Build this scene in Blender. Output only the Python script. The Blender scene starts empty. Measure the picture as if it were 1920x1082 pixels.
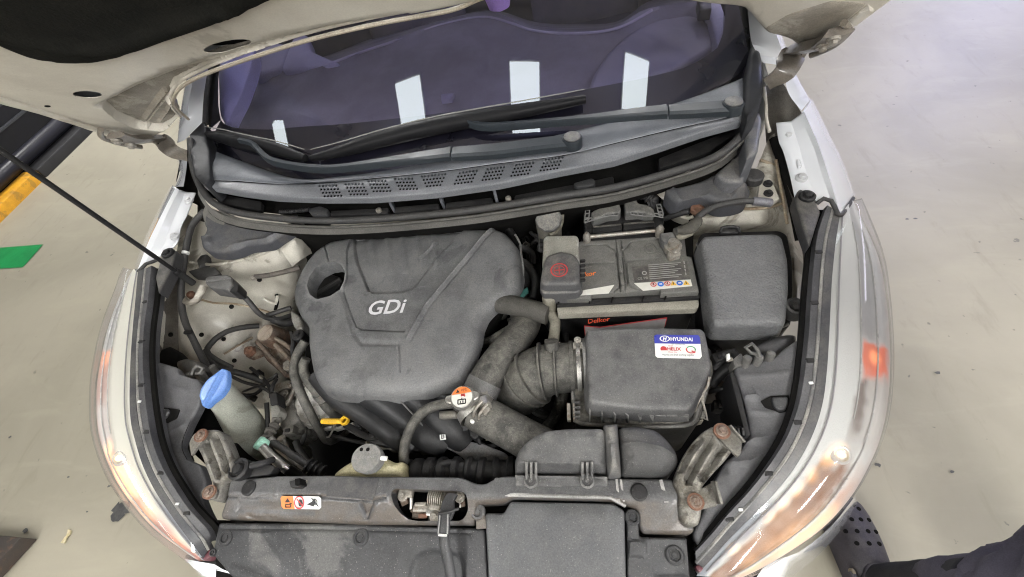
import bpy, bmesh, math, random
import numpy as np
from mathutils import Vector, Matrix
from mathutils.geometry import delaunay_2d_cdt
random.seed(3)
rng = np.random.default_rng(3)
C = bpy.context.scene.collection
SC = bpy.context.scene

# ------------------------------------------------------------------ camera
CAM = Vector((0.24526, -0.10099, 1.46668))
ROT = np.array([[0.98798978, 0.0309411, -0.15138971], [0.06201575, 0.81797491, 0.57190129], [-0.14152823, 0.57442118, -0.80623202]])
FPX = 777.59
cd = bpy.data.cameras.new("camera")
cam = bpy.data.objects.new("camera", cd)
C.objects.link(cam)
mw = Matrix([[ROT[0][i], ROT[1][i], -ROT[2][i], CAM[i]] for i in range(3)] + [[0, 0, 0, 1]])
cam.matrix_world = mw
cd.sensor_width = 36.0
cd.lens = 36.0 * FPX / 1920.0
cd.clip_start = 0.01
cd.clip_end = 200
SC.camera = cam

# ------------------------------------------------------------------ world, exposure
SC.view_settings.view_transform = 'Standard'
SC.view_settings.look = 'None'
SC.view_settings.exposure = 0.0
SC.view_settings.gamma = 1.0
wd = bpy.data.worlds.new("World")
SC.world = wd
wd.use_nodes = True
bg = wd.node_tree.nodes["Background"]
bg.inputs[0].default_value = (0.93, 0.95, 1.0, 1)
bg.inputs[1].default_value = 0.18
SC.cycles.max_bounces = 8
SC.cycles.transparent_max_bounces = 12
SC.cycles.sample_clamp_indirect = 6.0
SC.cycles.use_denoising = True
SC.cycles.filter_width = 1.1
LIGHT_E = 44.0

# ------------------------------------------------------------------ pixel -> place (photo pixels, at a given real height)
def ray(px, py):
    return Vector(np.array([(px - 960) / FPX, -(py - 541) / FPX, 1.0]) @ ROT)

def P(px, py, z):
    d = ray(px, py)
    if callable(z):
        a, b = 0.15, 6.0
        g = lambda t: (CAM.z + d.z * t) - z(CAM.x + d.x * t, CAM.y + d.y * t)
        t0 = a
        ts = np.linspace(a, b, 120)
        prev = g(ts[0])
        lo, hi = a, b
        for q in ts[1:]:
            v = g(q)
            if (v < 0) != (prev < 0):
                lo, hi = t0, q
                break
            prev, t0 = v, q
        s = g(lo) < 0
        for _ in range(30):
            m = (lo + hi) / 2
            if (g(m) < 0) == s: lo = m
            else: hi = m
        return CAM + d * lo
    return CAM + d * ((z - CAM.z) / d.z)

def pt(p, z=None):
    if isinstance(p, Vector): return p.copy()
    if len(p) == 3: return P(p[0], p[1], p[2])
    return P(p[0], p[1], z)

def plane3(*pts):
    A = np.array([[*pt(p)] for p in pts])
    M_ = np.c_[A[:, 0], A[:, 1], np.ones(len(A))]
    k = np.linalg.lstsq(M_, A[:, 2], rcond=None)[0]
    return lambda x, y: k[0] * x + k[1] * y + k[2]

# ------------------------------------------------------------------ objects
wc = {}
def empty(name, loc=(0, 0, 0)):
    o = bpy.data.objects.new(name, None)
    C.objects.link(o)
    o.location = loc
    o.empty_display_size = 0.1
    wc[o] = Vector(loc)
    return o

def tag(o, label=None, cat=None, group=None, kind=None):
    if label: o["label"] = label
    if cat: o["category"] = cat
    if group: o["group"] = group
    if kind: o["kind"] = kind
    return o

def fin(name, verts, faces, m, parent=None, label=None, ang=35, origin=None, flip_check=True):
    verts = [Vector(v) for v in verts]
    if origin is None:
        a = np.array([[*v] for v in verts])
        origin = Vector((a.min(0) + a.max(0)) / 2)
    me = bpy.data.meshes.new(name)
    me.from_pydata([v - origin for v in verts], [], faces)
    bm = bmesh.new()
    bm.from_mesh(me)
    bmesh.ops.remove_doubles(bm, verts=bm.verts, dist=1e-6)
    bmesh.ops.recalc_face_normals(bm, faces=bm.faces)
    bm.to_mesh(me)
    bm.free()
    return link(name, me, m, parent, origin, label, ang)

def link(name, me, m, parent=None, origin=Vector((0, 0, 0)), label=None, ang=35):
    me.polygons.foreach_set("use_smooth", [True] * len(me.polygons))
    if ang: me.set_sharp_from_angle(angle=math.radians(ang))
    if m and not me.materials: me.materials.append(m)
    o = bpy.data.objects.new(name, me)
    C.objects.link(o)
    if parent is not None:
        o.parent = parent
        o.location = origin - wc[parent]
    else:
        o.location = origin
    wc[o] = Vector(origin)
    if label: o["label"] = label
    return o

# ------------------------------------------------------------------ curves
def crspline(pts, n, closed=False):
    pts = [Vector(p) for p in pts]
    if len(pts) == 2: return [pts[0].lerp(pts[1], i / (n - 1)) for i in range(n)]
    out = []
    N = len(pts)
    segs = N if closed else N - 1
    # arc-length-ish parametrisation
    L = [(pts[(i + 1) % N] - pts[i]).length for i in range(segs)]
    T = sum(L) or 1
    for k in range(n):
        s = T * k / (n if closed else n - 1)
        i = 0
        while i < segs - 1 and s > L[i]:
            s -= L[i]; i += 1
        t = min(1, s / (L[i] or 1))
        g = (lambda j: pts[j % N]) if closed else (lambda j: pts[max(0, min(N - 1, j))])
        p0, p1, p2, p3 = g(i - 1), g(i), g(i + 1), g(i + 2)
        out.append(0.5 * ((2 * p1) + (p2 - p0) * t + (2 * p0 - 5 * p1 + 4 * p2 - p3) * t * t + (3 * p1 - p0 - 3 * p2 + p3) * t ** 3))
    return out

def chaikin(pts, it, closed=True):
    for _ in range(it):
        q = []
        N = len(pts)
        rg = range(N) if closed else range(N - 1)
        if not closed: q.append(pts[0])
        for i in rg:
            a, b = pts[i], pts[(i + 1) % N]
            q += [a.lerp(b, .25), a.lerp(b, .75)]
        if not closed: q.append(pts[-1])
        pts = q
    return pts

def soft(pts, r):
    """round each corner of a closed polygon by radius-like length r"""
    N = len(pts); out = []
    for i in range(N):
        a, b, c = pts[i - 1], pts[i], pts[(i + 1) % N]
        la, lc = (a - b).length, (c - b).length
        k = min(r, la * .45, lc * .45)
        p, q = b + (a - b) * (k / la), b + (c - b) * (k / lc)
        for t in (0, .25, .5, .75, 1):
            out.append(p * (1 - t) ** 2 + b * 2 * t * (1 - t) + q * t * t)
    return out

def segd(Q, poly, closed=True):
    """distance from points Q (n,2) to polyline"""
    A = np.asarray(poly)
    B = np.roll(A, -1, 0) if closed else A[1:]
    if not closed: A = A[:-1]
    best = np.full(len(Q), 1e9)
    for i in range(0, len(A), 200):
        a, b = A[i:i + 200], B[i:i + 200]
        d = b - a
        L = (d ** 2).sum(1) + 1e-15
        t = np.clip(((Q[:, None, :] - a) * d).sum(2) / L, 0, 1)
        r = Q[:, None, :] - (a + t[..., None] * d)
        best = np.minimum(best, np.sqrt((r ** 2).sum(2)).min(1))
    return best

def inside(Q, poly):
    A = np.asarray(poly); B = np.roll(A, -1, 0)
    x, y = Q[:, 0][:, None], Q[:, 1][:, None]
    c = ((A[:, 1] > y) != (B[:, 1] > y)) & (x < (B[:, 0] - A[:, 0]) * (y - A[:, 1]) / (B[:, 1] - A[:, 1] + 1e-18) + A[:, 0])
    return c.sum(1) % 2 == 1

def resamp(pts, sp):
    N = len(pts); out = []
    for i in range(N):
        a, b = pts[i], pts[(i + 1) % N]
        k = max(1, int(math.ceil((b - a).length / sp)))
        out += [a.lerp(b, j / k) for j in range(k)]
    return out

def sstep(x):
    x = np.clip(x, 0, 1)
    return x * x * (3 - 2 * x)

def relief(name, m, parent, out, z, skirt=.03, rnd=.006, h=(), holes=(), sp=.008, r=.012, flare=0., hskirt=None, label=None, ang=40, dome=0):
    """a pressed or moulded panel: outline at height z, rounded rim, grooves and steps, skirt going down"""
    zf = z if callable(z) else (lambda x, y: z)
    def w2(L): return [Vector((q.x, q.y)) for q in (pt(p, z) for p in L)]
    def prep(L, rr):
        p = w2(L)
        p = soft(p, rr) if rr else p
        p = resamp(p, sp)
        ar = sum(p[i - 1].x * p[i].y - p[i].x * p[i - 1].y for i in range(len(p)))
        return p if ar > 0 else p[::-1]
    O = prep(out, r)
    H = [prep(q, min(r, .004)) if len(q) > 7 or r == 0 else prep(q, 0) for q in holes]
    On = np.array([[*q] for q in O])
    Hn = [np.array([[*q] for q in k]) for k in H]
    allseg = [On] + Hn
    def edist(Q):
        d = segd(Q, On)
        return d
    pts = [tuple(q) for q in On]
    edges = [(i, (i + 1) % len(On)) for i in range(len(On))]
    for k in Hn:
        b = len(pts)
        pts += [tuple(q) for q in k]
        edges += [(b + i, b + (i + 1) % len(k)) for i in range(len(k))]
    nb = len(pts)
    extra = []
    nrm = np.roll(On, -1, 0) - np.roll(On, 1, 0)
    nrm = np.c_[-nrm[:, 1], nrm[:, 0]] / (np.linalg.norm(nrm, axis=1)[:, None] + 1e-12)
    for f in (.12, .35, .7, 1.05):
        q = On + nrm * rnd * f
        extra.append(q[(segd(q, On) > rnd * f * .8) & inside(q, On)])
    feats = []
    for ft in h:
        if ft[0] == 'fn': feats.append(ft); continue
        pl = np.array([[*q] for q in w2(ft[1])])
        closed = ft[0] == 'area'
        feats.append((ft[0], pl) + tuple(ft[2:]))
        rs = []
        N = len(pl)
        for i in range(N if closed else N - 1):
            a, b = pl[i], pl[(i + 1) % N]
            L = np.linalg.norm(b - a); k = max(1, int(L / (sp * .7)))
            n_ = np.array([-(b - a)[1], (b - a)[0]]) / (L + 1e-9)
            for j in range(k):
                q = a + (b - a) * j / k
                offs = (0, .5, 1, 1.4) if closed else (0, .5, 1)
                for o_ in offs:
                    rs += [q + n_ * o_ * ft[2], q - n_ * o_ * ft[2]]
        extra.append(np.array(rs))
    lo, hi = On.min(0), On.max(0)
    gx, gy = np.meshgrid(np.arange(lo[0], hi[0], sp), np.arange(lo[1], hi[1], sp))
    gx = gx + (np.arange(gx.shape[0]) % 2)[:, None] * sp / 2
    G = np.c_[gx.ravel(), gy.ravel()]
    G = G[inside(G, On)]
    if len(G): G = G[segd(G, On) > rnd * 1.05 + sp * .5]
    extra.append(G)
    E_ = np.concatenate([e for e in extra if len(e)]) if any(len(e) for e in extra) else np.zeros((0, 2))
    if len(E_):
        E_ = E_[inside(E_, On)]
        E_ = E_[segd(E_, On) > rnd * .1]
        for k in Hn:
            E_ = E_[~inside(E_, k)]
            E_ = E_[segd(E_, k) > sp * .2]
        key = np.round(E_ / (sp * .22)).astype(int)
        _, u = np.unique(key, axis=0, return_index=True)
        E_ = E_[np.sort(u)]
    allp = [Vector(q) for q in pts] + [Vector(q) for q in E_]
    vo, eo, fo, _, _, _ = delaunay_2d_cdt(allp, edges, [], 0, 1e-7)
    V2 = np.array([[*q] for q in vo])
    F = np.array([f for f in fo if len(f) == 3])
    cen = V2[F].mean(1)
    keep = inside(cen, On)
    for k in Hn: keep &= ~inside(cen, k)
    F = F[keep]
    d = segd(V2, On)
    Z = np.array([zf(x, y) for x, y in V2])
    dd = np.clip(d, 0, rnd)
    Z = Z - (rnd - np.sqrt(np.maximum(0, rnd ** 2 - (rnd - dd) ** 2)))
    if dome: Z = Z + dome * (1 - np.exp(-d / (abs(dome) * 3 + .02)))
    for ft in feats:
        if ft[0] == 'fn': Z = Z + ft[1](V2[:, 0], V2[:, 1], d)
        elif ft[0] == 'line':
            q = segd(V2, ft[1], False)
            Z = Z + ft[3] * (1 - sstep(q / ft[2]))
        else:
            q = segd(V2, ft[1]) * np.where(inside(V2, ft[1]), 1, -1)
            Z = Z + ft[3] * sstep(q / ft[2])
    verts = [(x, y, zz) for (x, y), zz in zip(V2, Z)]
    faces = [tuple(int(i) for i in f) for f in F]
    # boundary edges -> skirts
    cnt = {}
    for f in faces:
        for i in range(3):
            e = (f[i], f[(i + 1) % 3])
            cnt[e] = cnt.get(e, 0) + 1
    low = {}
    hs = skirt if hskirt is None else hskirt
    def lower(i):
        if i not in low:
            x, y, zz = verts[i]
            if d[i] < 1e-4 or not Hn:
                j = int(np.argmin(((On - V2[i]) ** 2).sum(1)))
                n_ = nrm[j]
                low[i] = len(verts)
                verts.append((x - n_[0] * flare, y - n_[1] * flare, zf(x, y) - rnd - skirt))
            else:
                low[i] = len(verts)
                verts.append((x, y, zz - hs))
        return low[i]
    if skirt:
        for (a, b) in list(cnt):
            if (b, a) not in cnt:
                faces.append((b, a, lower(a), lower(b)))
    return fin(name, verts, faces, m, parent, label, ang)

def prism(name, m, parent, out, z, depth, bev=.002, r=0, label=None, seg=2):
    p = [pt(q, z) for q in out]
    if r: p = soft(p, r)
    bm = bmesh.new()
    top = [bm.verts.new(q) for q in p]
    bot = [bm.verts.new(q - Vector((0, 0, depth))) for q in p]
    n = len(p)
    ft = bm.faces.new(top); bm.faces.new(bot[::-1])
    for i in range(n): bm.faces.new((top[i], bot[i], bot[(i + 1) % n], top[(i + 1) % n]))
    bmesh.ops.recalc_face_normals(bm, faces=bm.faces)
    if bev:
        es = [e for e in ft.edges]
        if not r: es += [e for e in bm.edges if abs((e.verts[0].co - e.verts[1].co).normalized().z) > .9]
        bmesh.ops.bevel(bm, geom=es, offset=bev, segments=seg, affect='EDGES', profile=.5, clamp_overlap=True)
    a = np.array([[*v.co] for v in bm.verts])
    org = Vector((a.min(0) + a.max(0)) / 2)
    for v in bm.verts: v.co -= org
    me = bpy.data.meshes.new(name)
    bm.to_mesh(me); bm.free()
    return link(name, me, m, parent, org, label, 30)

def decal(name, m, parent, out, z, up=.001, label=None, th=.0008):
    """thin printed sheet with real thickness"""
    zz = (lambda x, y: z(x, y) + up) if callable(z) else z + up
    return prism(name, m, parent, out, zz, th, 0, 0, label)

def frames(p):
    n = len(p)
    T = [(p[min(i + 1, n - 1)] - p[max(i - 1, 0)]).normalized() for i in range(n)]
    u = Vector((0, 0, 1)) if abs(T[0].z) < .9 else Vector((0, 1, 0))
    N = []
    for t in T:
        u = (u - t * u.dot(t)).normalized()
        N.append((u.copy(), t.cross(u)))
    return T, N

def tube(name, m, parent, pts, r, seg=12, n=None, corr=None, label=None, z=None, flat=1.0, caps=True, rag=0):
    ctrl = [pt(q, z) for q in pts]
    L = sum((ctrl[i + 1] - ctrl[i]).length for i in range(len(ctrl) - 1))
    if n is None: n = max(6, int(L / .012))
    if corr: n = max(n, int(L / corr[0] * 6))
    p = crspline(ctrl, n)
    rr = r if isinstance(r, (list, tuple)) else [r, r]
    R_ = np.interp(np.linspace(0, 1, n), np.linspace(0, 1, len(rr)), rr)
    T, N = frames(p)
    verts, faces = [], []
    s = 0
    for i in range(n):
        if i: s += (p[i] - p[i - 1]).length
        ri = R_[i]
        if corr: ri = ri + corr[1] * (1 if math.sin(2 * math.pi * s / corr[0]) > 0 else -1) * .5
        if rag: ri = ri * (1 + rag * random.uniform(-1, 1))
        for k in range(seg):
            a = 2 * math.pi * k / seg
            verts.append(p[i] + N[i][0] * math.cos(a) * ri * flat + N[i][1] * math.sin(a) * ri)
    for i in range(n - 1):
        for k in range(seg):
            a, b = i * seg + k, i * seg + (k + 1) % seg
            faces.append((a, b, b + seg, a + seg))
    if caps:
        faces.append(tuple(range(seg))[::-1])
        faces.append(tuple((n - 1) * seg + k for k in range(seg)))
    return fin(name, verts, faces, m, parent, label, 50)

def lathe(name, m, parent, c, prof, axis=Vector((0, 0, 1)), seg=24, label=None, ang=35, lob=None, z=None):
    """prof: list of (radius, height along the axis)"""
    c = pt(c, z)
    ax = Vector(axis).normalized()
    u = Vector((1, 0, 0)) if abs(ax.x) < .8 else Vector((0, 1, 0))
    u = (u - ax * u.dot(ax)).normalized(); v = ax.cross(u)
    verts, faces = [], []
    for (r_, h_) in prof:
        for k in range(seg):
            a = 2 * math.pi * k / seg
            q = r_ * (1 + (lob[1] * math.cos(lob[0] * a) if lob else 0))
            verts.append(c + ax * h_ + u * math.cos(a) * q + v * math.sin(a) * q)
    for i in range(len(prof) - 1):
        for k in range(seg):
            a, b = i * seg + k, i * seg + (k + 1) % seg
            faces.append((a, b, b + seg, a + seg))
    faces.append(tuple(range(seg))); faces.append(tuple((len(prof) - 1) * seg + k for k in range(seg)))
    return fin(name, verts, faces, m, parent, label, ang)

def loft(name, m, parent, rows, n=24, mm=None, thick=0., label=None, smooth_rows=True, noise=0, ang=45, z=None):
    R_ = [crspline([pt(q, z) for q in row], n) for row in rows]
    if mm:
        cols = [crspline([R_[j][i] for j in range(len(R_))], mm) if smooth_rows else None for i in range(n)]
        if smooth_rows: R_ = [[cols[i][j] for i in range(n)] for j in range(mm)]
    if noise:
        for row in R_:
            for q in row: q.z += random.uniform(-noise, noise)
    verts = [q for row in R_ for q in row]
    faces = []
    for j in range(len(R_) - 1):
        for i in range(n - 1):
            a = j * n + i
            faces.append((a, a + 1, a + n + 1, a + n))
    o = fin(name, verts, faces, m, parent, label, ang)
    if thick:
        md = o.modifiers.new("thickness", 'SOLIDIFY')
        md.thickness = thick
        md.offset = 0
    return o

def bar(name, m, parent, a, b, w, h, bev=.002, label=None, up=Vector((0, 0, 1)), taper=1.0, z=None):
    """a straight flat bar from a to b, w wide, h high"""
    a, b = pt(a, z), pt(b, z)
    d = (b - a).normalized()
    s = d.cross(up).normalized(); u = s.cross(d)
    bm = bmesh.new()
    vs = []
    for q, k in ((a, 1), (b, taper)):
        for (i, j) in ((-1, -1), (1, -1), (1, 1), (-1, 1)):
            vs.append(bm.verts.new(q + s * i * w / 2 * k + u * j * h / 2))
    for f in ((3, 2, 1, 0), (4, 5, 6, 7), (0, 1, 5, 4), (1, 2, 6, 5), (2, 3, 7, 6), (3, 0, 4, 7)): bm.faces.new([vs[i] for i in f])
    bmesh.ops.recalc_face_normals(bm, faces=bm.faces)
    if bev: bmesh.ops.bevel(bm, geom=list(bm.edges), offset=min(bev, w * .4, h * .4), segments=2, affect='EDGES', profile=.5)
    org = (a + b) / 2
    for v in bm.verts: v.co -= org
    me = bpy.data.meshes.new(name)
    bm.to_mesh(me); bm.free()
    return link(name, me, m, parent, org, label, 30)

_bolt = {}
def bolt(parent, c, r, m, z=None, axis=None, name="bolt"):
    """flange bolt with hexagonal head; copies share one mesh"""
    c = pt(c, z)
    k = (m.name)
    if k not in _bolt:
        V_, F_ = [], []
        def ring(n, rad, h, off=0):
            b = len(V_)
            for i in range(n): V_.append((math.cos(2 * math.pi * i / n + off) * rad, math.sin(2 * math.pi * i / n + off) * rad, h))
            return list(range(b, b + n))
        n = 18
        a = ring(n, 1, -.3); b = ring(n, 1, .12); c_ = ring(n, .9, .2)
        for x, y in ((a, b), (b, c_)):
            for i in range(n): F_.append((x[i], x[(i + 1) % n], y[(i + 1) % n], y[i]))
        F_.append(tuple(c_))
        d_ = ring(6, .6, .19); e = ring(6, .6, .62); f = ring(6, .5, .72)
        for x, y in ((d_, e), (e, f)):
            for i in range(6): F_.append((x[i], x[(i + 1) % 6], y[(i + 1) % 6], y[i]))
        F_.append(tuple(f))
        me = bpy.data.meshes.new("bolt")
        me.from_pydata(V_, [], F_)
        me.polygons.foreach_set("use_smooth", [True] * len(me.polygons))
        me.set_sharp_from_angle(angle=math.radians(30))
        me.materials.append(m)
        _bolt[k] = me
    o = bpy.data.objects.new(name, _bolt[k])
    C.objects.link(o)
    o.scale = (r, r, r)
    if axis is not None: o.rotation_euler = Vector(axis).to_track_quat('Z', 'Y').to_euler()
    o.parent = parent
    o.location = c - wc[parent]
    wc[o] = c
    return o

def clip(parent, c, r, m, z=None, name="push_clip"):
    """round plastic push rivet with a recessed middle"""
    return lathe(name, m, parent, c, [(r, -.004), (r, .001), (r * .85, .003), (r * .62, .003), (r * .55, .0005), (r * .32, .0005), (r * .28, .002), (.0005, .002)], seg=20, z=z)

def text(s, m, parent, a, b, z, up=.0012, name="lettering", hk=1.0, shear=0., bold=0.0, th=.0006, label=None):
    """flat lettering running from photo point a to b on the height z"""
    cu = bpy.data.curves.new("t", 'FONT')
    cu.body = s; cu.shear = shear; cu.offset = bold; cu.extrude = 0
    cu.resolution_u = 3
    tmp = bpy.data.objects.new("t", cu)
    C.objects.link(tmp)
    dg = bpy.context.evaluated_depsgraph_get()
    me = bpy.data.meshes.new_from_object(tmp.evaluated_get(dg))
    bpy.data.objects.remove(tmp); bpy.data.curves.remove(cu)
    co = np.array([[*v.co] for v in me.vertices])
    if not len(co): return None
    lo, hi = co.min(0), co.max(0)
    A, B = pt(a, z), pt(b, z)
    zf = z if callable(z) else (lambda x, y: z)
    d = B - A; d.z = 0
    L = d.length; d.normalize()
    u = Vector((-d.y, d.x, 0))
    k = L / (hi[0] - lo[0])
    org = (A + B) / 2
    for v in me.vertices:
        q = A + d * ((v.co.x - lo[0]) * k) + u * ((v.co.y - lo[1]) * k * hk)
        q.z = zf(q.x, q.y) + up
        v.co = q - org
    me.name = name
    return link(name, me, m, parent, org, label, 0)

def ringmesh(name, m, parent, c, r0, r1, z, up=.0012, seg=28, arc=(0, 360), axis_squash=1.0):
    c = pt(c, z)
    zf = z if callable(z) else (lambda x, y: z)
    V_, F_ = [], []
    n = seg
    for i in range(n + 1):
        a = math.radians(arc[0] + (arc[1] - arc[0]) * i / n)
        for r_ in (r0, r1):
            x, y = c.x + math.cos(a) * r_, c.y + math.sin(a) * r_ * axis_squash
            V_.append((x, y, zf(x, y) + up))
    for i in range(n): F_.append((2 * i, 2 * i + 1, 2 * i + 3, 2 * i + 2))
    return fin(name, V_, F_, m, parent, None, 0)

# ------------------------------------------------------------------ materials (colour, grain, wear)
_m = {}
def mat(name, col, col2=None, s=9, rough=.6, metal=0., dust=0., dcol=(.34, .32, .27), stain=0., scol=(.02, .02, .02), ss=14, bump=.12, bs=350, coat=0., emit=None, es=0., spec=.5, speck=0., rv=.12, stretch=None, kcol=(.5, .48, .43), fd=0., fcol=(.095, .077, .06), edge=0., ecol=(.34, .34, .33), bd=.002, scr=0., grain=.8):
    if name in _m: return _m[name]
    mt = bpy.data.materials.new(name)
    mt.use_nodes = True
    nt = mt.node_tree; N = nt.nodes; Lk = nt.links.new
    bs_ = N["Principled BSDF"]
    geo = N.new("ShaderNodeNewGeometry")
    def noise(sc, det=5, rg=.6, dist=0):
        n = N.new("ShaderNodeTexNoise")
        n.inputs["Scale"].default_value = sc; n.inputs["Detail"].default_value = det
        n.inputs["Roughness"].default_value = rg; n.inputs["Distortion"].default_value = dist
        if stretch:
            mp = N.new("ShaderNodeMapping"); mp.inputs["Scale"].default_value = stretch
            Lk(geo.outputs["Position"], mp.inputs[0]); Lk(mp.outputs[0], n.inputs["Vector"])
        else: Lk(geo.outputs["Position"], n.inputs["Vector"])
        return n.outputs["Fac"]
    def ramp(v, a, b):
        q = N.new("ShaderNodeMapRange")
        q.inputs[1].default_value = a; q.inputs[2].default_value = b
        q.interpolation_type = 'SMOOTHSTEP'
        Lk(v, q.inputs[0])
        return q.outputs[0]
    def mul(a, b):
        q = N.new("ShaderNodeMath"); q.operation = 'MULTIPLY'
        for i, x in enumerate((a, b)):
            if isinstance(x, (int, float)): q.inputs[i].default_value = x
            else: Lk(x, q.inputs[i])
        return q.outputs[0]
    def mix(f, a, b):
        q = N.new("ShaderNodeMix"); q.data_type = 'RGBA'
        if isinstance(f, (int, float)): q.inputs[0].default_value = f
        else: Lk(f, q.inputs[0])
        for i, x in ((6, a), (7, b)):
            if isinstance(x, tuple): q.inputs[i].default_value = (*x[:3], 1)
            else: Lk(x, q.inputs[i])
        return q.outputs[2]
    c = tuple(col)
    n1 = noise(s, 6, .62, .3)
    c = mix(ramp(n1, .32, .68), c, tuple(col2) if col2 else tuple(x * .78 for x in col))
    if stain:
        c = mix(mul(ramp(noise(ss, 8, .62, .8), .54, .605), stain), c, tuple(scol))
    if dust:
        sx = N.new("ShaderNodeSeparateXYZ"); Lk(geo.outputs["Normal"], sx.inputs[0])
        up = ramp(sx.outputs[2], .1, .95)
        dn = ramp(noise(s * 2.7, 7, .7, .2), .3, .72)
        c = mix(mul(mul(dn, up), dust), c, tuple(dcol))
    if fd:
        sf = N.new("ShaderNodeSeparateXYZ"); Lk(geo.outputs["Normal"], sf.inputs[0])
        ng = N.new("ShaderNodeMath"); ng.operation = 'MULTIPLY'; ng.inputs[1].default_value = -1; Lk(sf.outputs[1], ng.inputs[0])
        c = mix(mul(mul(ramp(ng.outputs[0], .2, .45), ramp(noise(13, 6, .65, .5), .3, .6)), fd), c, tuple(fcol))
    if edge:
        c = mix(mul(mul(ramp(geo.outputs["Pointiness"], .515, .60), ramp(noise(40, 4, .6), .35, .6)), edge), c, tuple(ecol))
    if scr:
        wv = N.new("ShaderNodeTexNoise"); wv.inputs["Scale"].default_value = 30; wv.inputs["Detail"].default_value = 3
        mp = N.new("ShaderNodeMapping"); mp.inputs["Scale"].default_value = (1, 9, 1); mp.inputs["Rotation"].default_value = (0, 0, .7); Lk(geo.outputs["Position"], mp.inputs[0]); Lk(mp.outputs[0], wv.inputs["Vector"])
        c = mix(mul(ramp(wv.outputs["Fac"], .66, .72), scr), c, tuple(x * 1.9 for x in col))
    if speck:
        c = mix(mul(ramp(noise(520, 2, .5), .66, .74), speck), c, tuple(kcol))
    if bump:
        gr = N.new("ShaderNodeMapRange"); gr.inputs[1].default_value = .3; gr.inputs[2].default_value = .7; gr.inputs[3].default_value = .66; gr.inputs[4].default_value = 1.3
        Lk(noise(430, 3, .75), gr.inputs[0])
        mg = N.new("ShaderNodeMix"); mg.data_type = 'RGBA'; mg.blend_type = 'MULTIPLY'; mg.inputs[0].default_value = grain
        Lk(c, mg.inputs[6]); Lk(gr.outputs[0], mg.inputs[7]); c = mg.outputs[2]
    if isinstance(c, tuple): bs_.inputs["Base Color"].default_value = (*c, 1)
    else: Lk(c, bs_.inputs["Base Color"])
    r1 = N.new("ShaderNodeMapRange"); Lk(n1, r1.inputs[0])
    r1.inputs[1].default_value = .3; r1.inputs[2].default_value = .7
    r1.inputs[3].default_value = max(.03, rough - rv); r1.inputs[4].default_value = min(1, rough + rv)
    Lk(r1.outputs[0], bs_.inputs["Roughness"])
    bs_.inputs["Metallic"].default_value = metal
    bs_.inputs["Specular IOR Level"].default_value = spec
    if coat:
        bs_.inputs["Coat Weight"].default_value = coat; bs_.inputs["Coat Roughness"].default_value = .06
    if emit:
        bs_.inputs["Emission Color"].default_value = (*emit, 1); bs_.inputs["Emission Strength"].default_value = es
    if bump:
        b = N.new("ShaderNodeBump"); b.inputs["Strength"].default_value = bump; b.inputs["Distance"].default_value = bd
        Lk(noise(bs, 3, .6), b.inputs["Height"]); Lk(b.outputs[0], bs_.inputs["Normal"])
    _m[name] = mt
    return mt

def glass(name, tint, refl=1.0, rough=.02, f0=.07, haze=None, fmax=.85):
    if name in _m: return _m[name]
    mt = bpy.data.materials.new(name)
    mt.use_nodes = True
    nt = mt.node_tree; N = nt.nodes
    N.remove(N["Principled BSDF"])
    out = N["Material Output"]
    tr = N.new("ShaderNodeBsdfTransparent"); tr.inputs[0].default_value = (*tint, 1)
    gl = N.new("ShaderNodeBsdfGlossy"); gl.inputs["Roughness"].default_value = rough
    fr = N.new("ShaderNodeLayerWeight"); fr.inputs[0].default_value = .28
    mr = N.new("ShaderNodeMapRange"); mr.inputs[3].default_value = f0; mr.inputs[4].default_value = fmax
    mr.inputs[1].default_value = .12
    nt.links.new(fr.outputs["Fresnel"], mr.inputs[0])
    mx = N.new("ShaderNodeMixShader")
    nt.links.new(mr.outputs[0], mx.inputs[0])
    nt.links.new(tr.outputs[0], mx.inputs[1]); nt.links.new(gl.outputs[0], mx.inputs[2])
    last = mx.outputs[0]
    if haze:
        df = N.new("ShaderNodeBsdfDiffuse"); df.inputs[0].default_value = (*haze[1], 1)
        m2 = N.new("ShaderNodeMixShader"); m2.inputs[0].default_value = haze[0]
        nt.links.new(last, m2.inputs[1]); nt.links.new(df.outputs[0], m2.inputs[2]); last = m2.outputs[0]
    nt.links.new(last, out.inputs[0])
    _m[name] = mt
    return mt

cover_m = mat("engine_cover_plastic", (.152, .154, .156), (.078, .080, .083), 8, .52, dust=.5, dcol=(.195, .194, .186), stain=.75, scol=(.055, .057, .062), ss=10, bump=.4, bs=560, speck=.22, edge=.6, scr=.25, rv=.16)
plast_m = mat("grey_plastic", (.115, .115, .114), (.056, .056, .057), 9, .54, dust=.55, dcol=(.18, .178, .168), stain=.5, scol=(.036, .036, .038), ss=15, bump=.4, bs=520, speck=.35, edge=.7, ecol=(.3, .295, .28))
duct_m = mat("duct_plastic", (.082, .082, .083), (.045, .045, .046), 9, .56, dust=.5, dcol=(.135, .133, .126), stain=.5, scol=(.036, .036, .038), ss=15, bump=.4, bs=520, speck=.35, edge=.7, ecol=(.26, .255, .24))
black_m = mat("black_plastic", (.014, .014, .015), (.024, .024, .025), 12, .5, dust=.3, dcol=(.065, .062, .056), bump=.15, speck=.1, spec=.3)
dark_m = mat("near_black", (.008, .008, .008), (.014, .0135, .0125), 15, .85, bump=.3, bs=120, spec=.06)  # shared near-black for gaps, holes, linings and deep parts
rubber_m = mat("rubber", (.028, .028, .029), (.042, .041, .04), 14, .6, dust=.4, dcol=(.105, .102, .095), bump=.25, bs=400, speck=.15)
hose_m = mat("dusty_hose", (.062, .06, .054), (.03, .029, .026), 18, .72, dust=.8, dcol=(.185, .178, .153), bump=.6, bs=330, stain=.4, ss=28, speck=.35)
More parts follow.
